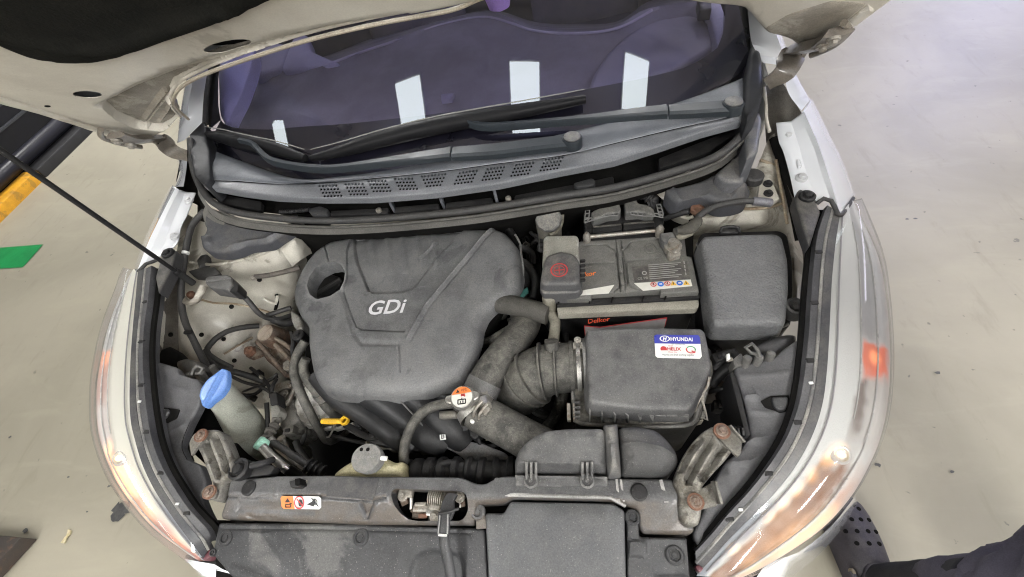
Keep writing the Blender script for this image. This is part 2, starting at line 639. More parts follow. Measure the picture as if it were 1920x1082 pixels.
beige_m = mat("beige_hose", (.2, .19, .15), (.13, .12, .09), 20, .7, dust=.5, bump=.2)
cowl_m = mat("cowl_plastic", (.14, .15, .168), (.10, .108, .122), 6, .5, dust=.4, spec=.3, dcol=(.22, .23, .245), bump=.2, bs=800, speck=.08)
wiper_m = mat("wiper_paint", (.026, .032, .038), (.02, .025, .03), 8, .42, dust=.1, dcol=(.08, .09, .1), bump=.08, spec=.35)
splash_m = mat("splash_panel", (.046, .047, .050), (.026, .027, .029), 9, .5, dust=.4, dcol=(.085, .084, .08), stain=.6, scol=(.018, .018, .02), ss=5, bump=.3, bs=240, speck=.3)
mud_m = mat("muddy_panel", (.040, .041, .044), (.024, .025, .027), 9, .55, dust=.3, dcol=(.08, .08, .077), stain=.75, scol=(.125, .124, .118), ss=6, bump=.4, bs=200, speck=.4)
side_m = mat("side_shield", (.098, .098, .104), (.040, .040, .044), 9, .55, dust=.45, dcol=(.12, .119, .117), stain=.4, scol=(.02, .02, .023), ss=7, bump=.35, bs=60, speck=.12)
white_m = mat("white_paint", (.78, .8, .83), (.74, .76, .79), 3, .22, coat=1.0, bump=0, spec=.5, rv=.04)
under_m = mat("hood_primer", (.66, .63, .555), (.54, .505, .44), 5, .42, stain=.55, scol=(.30, .27, .22), ss=5, fd=.0, grain=.22, bump=.06, bs=90, coat=.35)
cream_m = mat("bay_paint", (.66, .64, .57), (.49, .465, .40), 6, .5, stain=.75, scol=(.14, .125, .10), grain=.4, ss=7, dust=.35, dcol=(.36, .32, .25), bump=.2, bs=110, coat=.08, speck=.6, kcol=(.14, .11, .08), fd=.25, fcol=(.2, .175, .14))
grime_m = mat("grimy_panel", (.16, .145, .125), (.09, .08, .068), 9, .6, stain=.6, scol=(.035, .032, .03), ss=10, bump=.25, bs=150, dust=.3)
metal_m = mat("dirty_metal", (.25, .242, .22), (.105, .10, .088), 20, .55, metal=.35, stain=.7, scol=(.05, .042, .033), ss=30, bump=.6, bs=160, dust=.3, dcol=(.36, .33, .25))
alu_m = mat("cast_aluminium", (.50, .49, .46), (.30, .29, .26), 30, .55, metal=.55, stain=.4, scol=(.1, .09, .07), ss=30, bump=.4, bs=260)
bright_m = mat("bright_metal", (.62, .61, .58), (.45, .44, .41), 25, .34, metal=.8, stain=.25, scol=(.2, .16, .1), ss=40, bump=.08)
zinc_m = mat("zinc", (.42, .40, .36), (.30, .28, .24), 40, .5, metal=.6, stain=.4, scol=(.2, .12, .07), ss=60, bump=.15)
rust_m = mat("rusty_metal", (.12, .07, .045), (.05, .036, .028), 34, .8, metal=.15, stain=.4, scol=(.30, .24, .18), ss=18, bump=.4, bs=200, dust=.4)
rbolt_m = mat("rusty_bolt", (.17, .075, .045), (.24, .15, .105), 90, .75, metal=.1, bump=.3)
head_m = mat("worn_bolt_head", (.30, .25, .21), (.16, .10, .07), 140, .5, metal=.4, bump=.3)
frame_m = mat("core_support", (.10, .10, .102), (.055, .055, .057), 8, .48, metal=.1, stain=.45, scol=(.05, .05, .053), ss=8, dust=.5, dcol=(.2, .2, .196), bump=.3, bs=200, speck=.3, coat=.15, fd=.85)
brown_m = mat("core_support_dirty", (.13, .115, .10), (.08, .07, .062), 10, .6, stain=.7, scol=(.2, .15, .11), ss=12, dust=.3, bump=.3, bs=200, speck=.2)
box_m = mat("fuse_box_plastic", (.132, .135, .138), (.098, .1, .103), 8, .45, dust=.45, dcol=(.2, .202, .2), bump=.8, bs=130, bd=.004, speck=.15)
bat_m = mat("battery_plastic", (.125, .124, .115), (.095, .094, .087), 12, .6, dust=.5, dcol=(.21, .205, .185), bump=.15, speck=.2)
batrim_m = mat("battery_rim", (.33, .315, .265), (.25, .24, .2), 30, .6, dust=.4, bump=.2, speck=.3, kcol=(.07, .065, .05))
reserv_m = mat("yellowed_plastic", (.52, .48, .29), (.40, .36, .2), 12, .45, dust=.3, bump=.1, stain=.3, scol=(.16, .13, .07), ss=25)
washer_m = mat("milky_plastic", (.46, .47, .41), (.34, .36, .31), 12, .4, stain=.45, scol=(.17, .16, .12), ss=12, bump=.1)
blue_m = mat("blue_plastic", (.13, .26, .60), (.11, .22, .52), 20, .35, bump=.05)
green_m = mat("green_cap", (.46, .84, .68), (.40, .75, .60), 20, .4, bump=.1)
yellow_m = mat("yellow_handle", (.78, .47, .03), (.66, .38, .02), 40, .4, bump=.05)
red_m = mat("red_print", (.55, .05, .05), (.5, .05, .05), 40, .5, bump=0)
orange_m = mat("orange_print", (.85, .24, .06), (.8, .22, .05), 40, .5, bump=0)
cream_p = mat("white_print", (.72, .72, .66), (.66, .66, .6), 30, .45, bump=0, dust=.2)
white_p = mat("white_sticker", (.82, .83, .80), (.78, .79, .76), 30, .35, bump=0)
bluep_m = mat("blue_print", (.05, .06, .36), (.05, .06, .34), 30, .35, bump=0)
black_p = mat("black_print", (.015, .015, .015), (.02, .02, .02), 30, .5, bump=0)
grey_p = mat("grey_print", (.35, .35, .33), (.3, .3, .28), 60, .5, bump=0)
silver_p = mat("silver_print", (.7, .71, .72), (.62, .63, .64), 60, .4, bump=0)
amberp_m = mat("amber_print", (.8, .5, .06), (.75, .46, .05), 60, .5, bump=0)
insul_m = mat("hood_insulation", (.010, .0105, .0095), (.016, .016, .014), 30, .95, bump=.5, bs=220, speck=.08, kcol=(.06, .06, .055), spec=.08)
teal_m = mat("teal_tape", (.10, .33, .29), (.08, .27, .24), 30, .5, bump=.05)
lime_m = mat("lime_clip", (.6, .62, .03), (.5, .55, .03), 30, .4, bump=0)
# ================================================================== SETTING
def floor_mat():
    mt = bpy.data.materials.new("sealed_concrete")
    mt.use_nodes = True
    nt = mt.node_tree; N = nt.nodes; L = nt.links.new
    b = N["Principled BSDF"]
    geo = N.new("ShaderNodeNewGeometry")
    def noise(sc, det=6, r=.6, dist=0, scale=None):
        n = N.new("ShaderNodeTexNoise"); n.inputs["Scale"].default_value = sc; n.inputs["Detail"].default_value = det; n.inputs["Roughness"].default_value = r; n.inputs["Distortion"].default_value = dist
        if scale:
            mp = N.new("ShaderNodeMapping"); mp.inputs["Scale"].default_value = scale; mp.inputs["Rotation"].default_value = (0, 0, .5); L(geo.outputs["Position"], mp.inputs[0]); L(mp.outputs[0], n.inputs["Vector"])
        else: L(geo.outputs["Position"], n.inputs["Vector"])
        return n.outputs["Fac"]
    def rmp(v, a, c):
        q = N.new("ShaderNodeMapRange"); q.interpolation_type = 'SMOOTHSTEP'; q.inputs[1].default_value = a; q.inputs[2].default_value = c; L(v, q.inputs[0]); return q.outputs[0]
    def mix(f, a, c):
        q = N.new("ShaderNodeMix"); q.data_type = 'RGBA'; L(f, q.inputs[0])
        for i, x in ((6, a), (7, c)):
            if isinstance(x, tuple): q.inputs[i].default_value = (*x, 1)
            else: L(x, q.inputs[i])
        return q.outputs[2]
    def mul(a, k):
        q = N.new("ShaderNodeMath"); q.operation = 'MULTIPLY'; L(a, q.inputs[0]); q.inputs[1].default_value = k; return q.outputs[0]
    c = mix(rmp(noise(1.1, 6, .6, .5), .35, .65), (.345, .318, .252), (.28, .259, .203))
    c = mix(mul(rmp(noise(2.4, 7, .65, .6, (1, 3.2, 1)),   .5, .7), .28), c, (.40, .372, .285))
    c = mix(mul(rmp(noise(5, 8, .7, .4, (3, .8, 1)), .54, .70), .3), c, (.205, .188, .14))
    c = mix(mul(rmp(noise(26, 3, .5, .2), .70, .745), .7), c, (.10, .095, .085))
    c = mix(mul(rmp(noise(160, 3, .6), .55, .75), .25), c, (.30, .28, .24))
    L(c, b.inputs["Base Color"])
    b.inputs["Roughness"].default_value = .52
    b.inputs["Specular IOR Level"].default_value = .5
    bp = N.new("ShaderNodeBump"); bp.inputs["Strength"].default_value = .12; bp.inputs["Distance"].default_value = .003
    L(noise(90, 4), bp.inputs["Height"]); L(bp.outputs[0], b.inputs["Normal"])
    return mt

def sheet(name, m, pts, z):
    return fin(name, [(x, y, z) for x, y in pts], [tuple(range(len(pts)))], m, None, None, 0, origin=Vector((0, 0, z)))

fl = sheet("floor", floor_mat(), [(-14, -12), (14, -12), (14, 14), (-14, 14)], 0)
tag(fl, "pale beige sealed concrete garage floor with scuffs and spots", kind="structure")
gm = mat("green_floor_paint", (.01, .26, .075), (.008, .20, .055), 6, .45, bump=.05)
g = [P(x, y, 0).to_2d() for x, y in ((-60, 470), (82, 459), (44, 502), (-60, 508))]
tag(sheet("floor_marking", gm, g, .004), "green painted stripe on the concrete floor left of the car", kind="structure")
# dark oil stain on the floor by the left headlight: its own thin blot
stain_m = mat("oil_stain", (.05, .05, .052), (.09, .088, .085), 60, .4, bump=0)
cst = P(229, 956, 0)
tag(sheet("floor_stain", stain_m, [(cst.x + (.034 + random.uniform(-.011, .013)) * math.cos(a) * 1.0, cst.y + (.03 + random.uniform(-.012, .012)) * math.sin(a)) for a in np.linspace(0, 2 * math.pi, 22)[:-1]], .004), "dark oil stain on the floor beside the left headlight", kind="structure")
for (px, py, r_) in ((50, 995, .012), (206, 912, .008), (20, 820, .008), (130, 895, .006), (1645, 872, .010), (1700, 412, .008), (1715, 411, .008), (1757, 700, .010), (165, 960, .005), (1783, 885, .006)):
    q = P(px, py, 0)
    sheet("floor_stain", stain_m, [(q.x + r_ * random.uniform(.5, 1.2) * math.cos(a), q.y + r_ * .7 * random.uniform(.5, 1.2) * math.sin(a)) for a in np.linspace(0, 2 * math.pi, 10)[:-1]], .004)["kind"] = "structure"

# ceiling with joints, above everything
ceil_m = mat("ceiling_board", (.75, .73, .77), (.68, .66, .7), 2, .8, bump=0)
cb = []
ZC = 2.62
t = 0.6
for i in range(-8, 8):
    for j in range(-7, 8):
        cb.append((i * t, j * t))
vs, fs = [], []
for x, y in cb:
    b = len(vs); e = .010
    vs += [(x + e, y + e, ZC), (x + t - e, y + e, ZC), (x + t - e, y + t - e, ZC), (x + e, y + t - e, ZC)]
    fs.append((b, b + 3, b + 2, b + 1))
b = len(vs); vs += [(-5, -4.5, ZC + .012), (7, -4.5, ZC + .012), (7, 8, ZC + .012), (-5, 8, ZC + .012)]
fs.append((b, b + 3, b + 2, b + 1))
tag(fin("ceiling", vs, fs, ceil_m, None, None, 0, flip_check=False), "pale panelled ceiling mirrored in the windscreen", kind="structure")

lamp_m = bpy.data.materials.new("added_diffuser"); lamp_m.use_nodes = True
lb = lamp_m.node_tree.nodes["Principled BSDF"]
lb.inputs["Base Color"].default_value = (.8, .8, .8, 1); lb.inputs["Emission Color"].default_value = (.98, .97, .95, 1); lb.inputs["Emission Strength"].default_value = LIGHT_E
lamp2_m = lamp_m.copy(); lamp2_m.name = "lamp_diffuser_small"; lamp2_m.node_tree.nodes["Principled BSDF"].inputs["Emission Color"].default_value = (.88, .97, 1, 1); lamp2_m.node_tree.nodes["Principled BSDF"].inputs["Emission Strength"].default_value = 8.0
lamp3_m = lamp_m.copy(); lamp3_m.name = "added_diffuser_cool"; lamp3_m.node_tree.nodes["Principled BSDF"].inputs["Emission Color"].default_value = (.86, .84, 1, 1)
lamp4_m = lamp_m.copy(); lamp4_m.name = "added_diffuser_lavender"; lamp4_m.node_tree.nodes["Principled BSDF"].inputs["Emission Color"].default_value = (.52, .56, 1, 1); lamp4_m.node_tree.nodes["Principled BSDF"].inputs["Emission Strength"].default_value = LIGHT_E * 1.35
lamp3_m.node_tree.nodes["Principled BSDF"].inputs["Emission Strength"].default_value = LIGHT_E * .35
lamp6_m = lamp_m.copy(); lamp6_m.name = "added_diffuser_bright"; lamp6_m.node_tree.nodes["Principled BSDF"].inputs["Emission Strength"].default_value = LIGHT_E * 1.65
lamp7_m = lamp_m.copy(); lamp7_m.name = "added_diffuser_front"; lamp7_m.node_tree.nodes["Principled BSDF"].inputs["Emission Strength"].default_value = LIGHT_E * 2.1
lamp5_m = lamp_m.copy(); lamp5_m.name = "added_diffuser_dim"; lamp5_m.node_tree.nodes["Principled BSDF"].inputs["Emission Strength"].default_value = LIGHT_E * .3
lampf_m = mat("lamp_frame", (.55, .55, .56), None, 5, .5, bump=0)
lamps = [(-.70, .77, .24, .36, "ceiling light mirrored second from left in the windscreen"), (.31, .76, .24, .36, "ceiling light mirrored in the middle of the windscreen behind the wiper"),
         (1.30, .92, .24, .30, "ceiling light mirrored at the right side of the windscreen"), (-2.62, 1.15, .26, .30, "ceiling light mirrored small at the far left of the windscreen")]
for y, yn in ((-3.0, "far in front of"), (-1.35, "in front of"), (3.4, "behind")):
    for x, xn in ((-3.3, "far to the left"), (-1.1, "to the left"), (1.1, "to the right"), (3.3, "far to the right")): lamps.append((x, y, .30, 1.2, "added long ceiling light outside the frame, " + yn + " the car, " + xn))  # unseen rows added to bring bay and floor up to brightness
lamps += [(3.5, 1.2, .3, 1.2, "added long ceiling light outside the frame over the floor right of the car"), (4.6, 4.6, .5, 1.2, "added cool ceiling light beyond the upper right corner, near one"), (5.6, 6.2, .5, 1.2, "added cool ceiling light beyond the upper right corner, far one")]  # unseen lamps added to brighten and tint the right-hand floor
for x, y, w_, l_, lab in lamps:
    o = empty("ceiling_light", (x, y, ZC - .03))
    tag(o, lab or "added long ceiling light overhead outside the frame", "ceiling light", "ceiling lights")
    fr = prism("lamp_frame", lampf_m, o, [Vector((x + a * (w_ / 2 + .015), y + b * (l_ / 2 + .015), ZC - .002)) for a, b in ((-1, -1), (1, -1), (1, 1), (-1, 1))], None, .022, 0)
    prism("diffuser", lamp2_m if y < 1.3 and w_ < .27 and y > 0 else lamp4_m if y > 4 else lamp3_m if x > 3 and y > 0 else lamp6_m if x < 0 and y > 3 else lamp5_m if x < -3 else lamp7_m if x > 3 else lamp_m, o, [Vector((x + a * w_ / 2, y + b * l_ / 2, ZC - .0245)) for a, b in ((-1, -1), (1, -1), (1, 1), (-1, 1))], None, .008, 0)

# dark wall on the left with a guard rail and a painted kerb at its foot
wall = empty("side_wall", (-3.75, 3, 0)); tag(wall, "dark lower wall with bumper rail and yellow black kerb at upper left", "wall")
dk = mat("dark_wall_paint", (.010, .010, .012), (.014, .014, .017), 3, .5, bump=.05, spec=.25)
def wbox(name, x0, x1, y0, y1, z0, z1, m, bev=.004):
    return prism(name, m, wall, [Vector((x0, y0, z1)), Vector((x1, y0, z1)), Vector((x1, y1, z1)), Vector((x0, y1, z1))], None, z1 - z0, bev)
wbox("wall_panel", -3.95, -3.62, -2, 8, 0, 1.35, dk)
wbox("trim_strip", -3.62, -3.605, -2, 8, .30, .318, mat("trim_grey", (.035, .037, .042), None, 5, .4, bump=0), .003)
wbox("trim_strip", -3.62, -3.605, -2, 8, .40, .41, mat("trim_grey", ()), .003)
tube("guard_rail", mat("guard_rubber", (.012, .012, .018), (.018, .018, .026), 4, .4, bump=0, spec=.3), wall, [Vector((-3.62, -2, .125)), Vector((-3.62, 3, .125)), Vector((-3.62, 8, .125))], .05, 16, 8)
wbox("kerb_block", -3.62, -3.50, -1.5, 2.2, 0, .07, mat("kerb_yellow", (.72, .36, .02), (.55, .27, .02), 8, .5, bump=.1, stain=.4, scol=(.12, .09, .05)), .012)["label"] = "yellow painted kerb block"
wbox("kerb_block", -3.62, -3.50, 2.203, 6, 0, .07, mat("kerb_black", (.02, .02, .022), None, 8, .5, bump=.1), .012)["label"] = "black painted kerb block"
# things lying on the floor at the lower left
p0 = P(38, 1008, .06)
rb = prism("rubber_block", mat("worn_block", (.035, .03, .027), (.06, .045, .036), 12, .6, bump=.3, stain=.6, scol=(.12, .07, .045), ss=10), None, [Vector((p0.x, p0.y, .06)), Vector((p0.x - .45, p0.y + .02, .06)), Vector((p0.x - .52, p0.y - .30, .06)), Vector((p0.x - .13, p0.y - .30, .06))], None, .056, .006)
tag(rb, "dark worn rubber block with brown edge on the floor at lower left", "floor block")
pl = [P(x, y, .008) for x, y in ((113, 1018), (119, 1009), (124, 1003), (127, 992), (132, 995), (131, 1001), (124, 1008), (120, 1019))]
tag(prism("paper_scrap", mat("scrap", (.62, .55, .36), (.5, .43, .25), 60, .7, bump=.1), None, pl, None, .005, .001), "small pale yellowish scrap lying on the floor at lower left", "scrap")
# ================================================================== CAR: body
car = empty("car", (0, 0, 0))
tag(car, "white hatchback with raised bonnet and open engine bay seen from the front", "car")

# --- windscreen
GL = lambda x, y: .95 + (y - .594 - .54 * x * x) / 1.804
def gl(d): return lambda x, y: GL(x, y) + d
wrows = []
for k in range(9):
    z = .925 + k * .065
    wrows.append([Vector((x, .594 + .54 * x * x + (z - .95) * 1.804, z)) for x in np.linspace(-.66 + .012 * k, .66 - .012 * k, 13)])
ws = loft("windscreen", glass("windscreen_glass", (.75, .735, .94), f0=.11), car, wrows, 48, label="tinted windscreen with ceiling lights mirrored in it")
frit_m = mat("windscreen_frit", (.012, .012, .012), (.016, .016, .016), 10, .35, bump=0)
fz = gl(-.004)
base_px = [(388, 278), (450, 308), (528, 336), (600, 342), (700, 334), (800, 312), (900, 292), (1000, 265), (1100, 240), (1200, 216), (1290, 185), (1385, 140), (1412, 95)]
line_px = [(414, 225), (432, 238), (500, 243), (560, 238), (650, 232), (753, 221), (873, 206), (980, 189), (1100, 167), (1190, 150), (1280, 128), (1320, 108), (1345, 90)]
loft("frit_band", frit_m, ws, [[pt(p, fz) for p in base_px], [pt(p, fz) for p in line_px]], 40, 4)
loft("frit_band", frit_m, ws, [[pt(p, fz) for p in ((414, 225), (409, 190), (411, 130), (418, 90))], [pt(p, fz) for p in ((391, 245), (393, 180), (399, 120), (408, 80))]], 16)
loft("frit_band", frit_m, ws, [[pt(p, fz) for p in ((1345, 90), (1356, 60), (1360, 20), (1358, -20))], [pt(p, fz) for p in ((1413, 95), (1412, 60), (1406, 20), (1400, -20))]], 16)
gasket = tube("windscreen_gasket", rubber_m, ws, [pt(p, gl(.004)) for p in ((384, 232), (386, 190), (393, 130), (402, 90), (415, 40))], .009, 8)
tube("windscreen_gasket", rubber_m, ws, [pt(p, gl(.004)) for p in ((1416, 96), (1414, 60), (1408, 15), (1400, -30))], .009, 8)

# --- cabin behind the glass
dash_m = mat("dashboard_vinyl", (.17, .16, .178), (.125, .118, .132), 8, .7, bump=.2, bs=500)
seat_m = mat("seat_fabric", (.06, .055, .07), (.045, .042, .055), 10, .85, bump=.3)
lil_m = mat("lilac_cover", (.85, .55, 1.0), (.8, .5, .95), 8, .7, bump=.1)
lav_m = mat("pale_door_trim", (.82, .80, .98), (.76, .74, .92), 6, .6, bump=.05)
loft("dashboard", dash_m, car, [[(420, 235, .905), (600, 320, .90), (880, 290, .90), (1150, 230, .90), (1400, 100, .91)],
     [(450, 170, .92), (600, 200, .93), (880, 180, .93), (1150, 140, .93), (1390, 60, .93)],
     [(472, 138, .94), (600, 128, .955), (740, 78, .965), (907, 33, .975), (1000, 58, .96), (1073, 64, .955), (1157, 54, .955), (1223, 20, .965), (1330, 5, .965)],
     [(472, 135, .92), (600, 124, .93), (740, 74, .94), (907, 28, .95), (1000, 54, .94), (1073, 60, .93), (1157, 50, .93), (1223, 14, .94), (1330, 0, .94)],
     [(430, 120, .6), (600, 100, .6), (740, 60, .6), (907, 20, .6), (1000, 40, .6), (1073, 45, .6), (1157, 40, .6), (1223, 0, .6), (1330, -10, .6)]], 60, 22)
tube("dash_edge", mat("dash_edge", (.34, .32, .37), None, 9, .6, bump=0), car, [(600, 127, .96), (660, 104, .966), (740, 77, .970), (830, 46, .978), (907, 32, .980), (960, 44, .974), (1000, 57, .966), (1073, 63, .961), (1157, 53, .961), (1223, 19, .972)], .0035, 6)
relief("dash_hood", mat("dash_hood_vinyl", (.24, .23, .26), (.2, .19, .215), 8, .7, bump=.2, bs=500), car, [(1100, 175), (1110, 140), (1140, 95), (1180, 60), (1230, 35), (1300, 25), (1345, 50), (1340, 90), (1240, 140)], .958, .03, .012, sp=.02, r=.03)
relief("dash_plate", mat("dash_plate", (.2, .19, .24), None, 9, .6, bump=0), car, [(827, 176), (851, 174), (846, 185), (827, 187)], .955, .01, .001, sp=.01, r=0)
for (x, lab) in ((-.38, "passenger seat"), (.38, "driver seat")):
    st = relief("front_seat", seat_m, car, [Vector((x + a, 1.72 + b, .62)) for a, b in ((-.25, -.25), (.25, -.25), (.24, .28), (-.24, .28))], .62, .25, .06, sp=.05, r=.08, label=lab)
    loft("seat_back", seat_m, st, [[Vector((x - .22, 1.98, .6)), Vector((x, 1.94, .6)), Vector((x + .22, 1.98, .6))], [Vector((x - .23, 2.06, .9)), Vector((x, 2.0, .9)), Vector((x + .23, 2.06, .9))], [Vector((x - .17, 2.13, 1.15)), Vector((x, 2.09, 1.17)), Vector((x + .17, 2.13, 1.15))]], 14, 10, thick=.06)
    hr = lathe("headrest", seat_m, st, Vector((x, 2.12, 1.2)), [(.005, 0), (.10, .01), (.125, .06), (.12, .13), (.06, .165), (.005, .17)], seg=20)
lathe("headrest_cover", lil_m, car, P(935, 5, 1.02), [(.005, -.02), (.028, -.01), (.036, .02), (.034, .05), (.018, .065), (.002, .07)], seg=20, label="lilac headrest cover seen through the glass")
for s, pts_ in ((-1, [(408, 118), (470, 80), (476, 95), (468, 130), (452, 175), (434, 210), (424, 236), (412, 215)]),):
    relief("door_trim", lav_m, car, pts_, gl(-.02), .03, .004, sp=.02, r=.012, label="pale lavender trim behind the left edge of the glass")
relief("quarter_trim", lav_m, car, [(470, 84), (476, 88), (472, 98), (466, 100)], 1.0, .01, .002, sp=.02, r=0)
relief("seat_cover", mat("seat_light", (.36, .35, .42), (.3, .29, .36), 8, .8, bump=.2), car, [(476, 95), (520, 78), (545, 85), (530, 125), (472, 140)], .965, .03, .01, sp=.02, r=.02)
relief("seat_cover", mat("seat_light", (.16, .15, .21)), car, [(548, 70), (575, 62), (585, 95), (640, 118), (560, 128), (525, 130)], .965, .03, .01, sp=.02, r=.02)
relief("belt_trim", mat("seat_light", (.16, .15, .21)), car, [(1325, 0), (1350, 0), (1358, 20), (1357, 60), (1346, 86), (1340, 60)], .985, .03, .006, sp=.02, r=.006)
relief("belt_buckle", black_m, car, [(1308, -5), (1334, -5), (1335, 16), (1312, 18)], 1.0, .02, .004, sp=.02, r=.004)

cab_m = mat("cabin_lining", (.035, .032, .042), (.028, .026, .034), 6, .8, bump=.1)
loft("cabin_lining", cab_m, car, [[Vector((-.68, 1.5, 1.36)), Vector((0, 1.5, 1.42)), Vector((.68, 1.5, 1.36))], [Vector((-.68, 2.6, 1.39)), Vector((0, 2.6, 1.43)), Vector((.68, 2.6, 1.39))], [Vector((-.68, 3.1, .9)), Vector((0, 3.1, .9)), Vector((.68, 3.1, .9))], [Vector((-.7, 3.0, .35)), Vector((0, 3.0, .35)), Vector((.7, 3.0, .35))], [Vector((-.7, 1.1, .35)), Vector((0, 1.1, .35)), Vector((.7, 1.1, .35))]], 10, 24)
for s_ in (-1, 1): loft("cabin_lining", cab_m, car, [[Vector((s_ * .70, .95, .93)), Vector((s_ * .70, 2, .97)), Vector((s_ * .70, 3.1, .99))], [Vector((s_ * .72, .95, .35)), Vector((s_ * .72, 2, .35)), Vector((s_ * .72, 3.1, .35))]], 8, 4)
# --- cowl: shelf, vent band, trough, weather strip
def bandz(x, y): return .945
sh_low = [(384, 337), (440, 338), (509, 343), (573, 343), (640, 339), (700, 333), (818, 321), (936, 305), (1055, 290), (1165, 264), (1262, 241), (1373, 216), (1400, 196)]
sh_up = [(392, 280), (450, 302), (528, 330), (580, 338), (640, 332), (700, 325), (818, 305), (930, 285), (1030, 258), (1140, 232), (1230, 206), (1310, 180), (1392, 148)]
cow = loft("cowl_panel", cowl_m, car, [[pt(p, gl(.007)) for p in sh_up], [pt(p, .957) for p in [(a[0] * .5 + b[0] * .5, a[1] * .5 + b[1] * .5) for a, b in zip(sh_up, sh_low)]], [pt(p, .955) for p in sh_low]], 50, 8, thick=.003)
bd_low = [(380, 347), (451, 360), (517, 368), (606, 371), (700, 370), (818, 360), (936, 343), (1055, 318), (1151, 300), (1234, 274), (1317, 246), (1390, 226), (1404, 196)]
holes = []
grp = [(596, 633, 344, 366, 1), (645, 681, 341, 365, 1), (688, 730, 335, 361, 1), (738, 780, 331, 357, 1), (788, 840, 325, 354, 0), (850, 893, 318, 347, -1), (902, 947, 311, 341, -1), (956, 1002, 303, 333, -1), (1011, 1057, 293, 323, -1)]
for (x0, x1, y0, y1, sk) in grp:
    n = 8 if x1 - x0 > 48 else 6
    for row in range(4):
        k0, k1 = (0, n) if sk else (row // 2, n - (row + 1) // 2)
        for k in range(k0, k1):
            cx = (x0 + 3 + row * 3.1 if sk == 1 else x0 + 12 - row * 3.1 if sk == -1 else x0 + 3 + (row % 2) * 3.2) + k * 6.25
            cy = y0 + 4.6 + row * 6.3 - (cx - x0) * {1: .02, 0: .1, -1: .13}[sk] + (1.5 if sk == 0 else 3 if sk == -1 else 0)
            holes.append([(cx + 2.6 * math.cos(a), cy + 2.65 * math.sin(a)) for a in np.linspace(0, 2 * math.pi, 7)[:-1]])
bl = [(a[0], a[1] + 1) for a in sh_low]
relief("vent_band", mat("cowl_band", (.15, .157, .17), (.12, .126, .138), 8, .42, dust=.35, dcol=(.2, .205, .215), bump=.1, bs=700, speck=.1), cow, bl + bd_low[::-1], lambda x, y: .953, .012, .004, holes=holes, sp=.009, r=0, hskirt=.002)
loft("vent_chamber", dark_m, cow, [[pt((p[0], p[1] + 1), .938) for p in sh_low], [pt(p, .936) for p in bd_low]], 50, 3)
tube("cowl_ridge", mat("cowl_ridge", (.3, .31, .33), None, 9, .35, bump=0), cow, [pt(p, .9545) for p in sh_low], .0014, 6, 60)
seal_px = [(357, 262, .972), (360, 300, .955), (370, 338, .935), (395, 376, .915), (440, 397, .905), (520, 409, .899), (606, 414, .895), (700, 411, .894), (800, 403, .894), (907, 391, .895), (1055, 367, .90), (1151, 352, .905), (1262, 322, .91), (1345, 292, .915), (1397, 248, .93)]
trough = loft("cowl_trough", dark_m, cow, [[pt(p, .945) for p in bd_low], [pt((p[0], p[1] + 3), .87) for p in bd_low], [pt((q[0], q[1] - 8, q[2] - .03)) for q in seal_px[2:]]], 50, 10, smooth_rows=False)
ws_seal = tube("weather_strip", rubber_m, car, seal_px, .0078, 10, 90)
tube("weather_strip", mat("weather_strip_lip", (.075, .072, .065), (.045, .044, .04), 20, .65, dust=.4, dcol=(.17, .165, .15), bump=.3), car, [(p[0] + (4 if i < 3 else 1), p[1] + (4 if i < 3 else 12), p[2] - .008) for i, p in enumerate(seal_px[1:])], .0036, 8, 90)
fw_m = mat("firewall_flange", (.13, .125, .115), (.08, .078, .072), 10, .6, dust=.5, bump=.25, speck=.3)
loft("firewall", fw_m, car, [[(p[0] + 1, p[1] + 14, p[2] - .014) for p in seal_px[2:]], [(p[0] + 1, p[1] + 26, p[2] - .03) for p in seal_px[2:]]], 50, 3)
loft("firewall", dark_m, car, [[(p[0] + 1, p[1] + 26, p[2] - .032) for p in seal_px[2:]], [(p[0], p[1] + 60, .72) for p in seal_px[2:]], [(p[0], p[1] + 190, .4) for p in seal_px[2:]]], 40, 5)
# trough fittings: ribs, shelf bars, screws
for (a, b) in (((732, 374), (737, 392)), ((826, 366), (831, 386)), ((926, 356), (932, 378))):
    bar("trough_rib", cowl_m, cow, pt(a, .905), pt(b, .90), .006, .03)
for pts_ in ([(620, 395), (700, 391), (728, 389), (728, 400), (620, 404)], [(740, 388), (822, 381), (824, 392), (740, 399)], [(836, 380), (922, 370), (926, 381), (836, 391)], [(965, 366), (1090, 343), (1150, 330), (1152, 346), (965, 380)], [(420, 365), (490, 378), (488, 394), (430, 384), (402, 372)], [(1235, 297), (1380, 240), (1384, 246), (1330, 285), (1236, 316)]):
    prism("trough_shelf", black_m, cow, pts_, .897, .012, .002, .004)
prism("trough_cover", splash_m, cow, [(575, 392), (600, 386), (616, 392), (612, 402), (585, 402)], .905, .02, .003, .006)
prism("trough_cover", splash_m, cow, [(1074, 343), (1110, 333), (1117, 338), (1114, 347), (1080, 351)], .91, .02, .003, .006)
for q in ((710, 394), (953, 372)): lathe("screw", zinc_m, cow, pt(q, .903), [(.006, -.004), (.006, .002), (.003, .004), (.001, .003)], seg=12)
tube("drain_hose", black_m, cow, [(525, 398, .9), (555, 396, .9), (580, 393, .905)], .004, 8, corr=(.005, .0015))
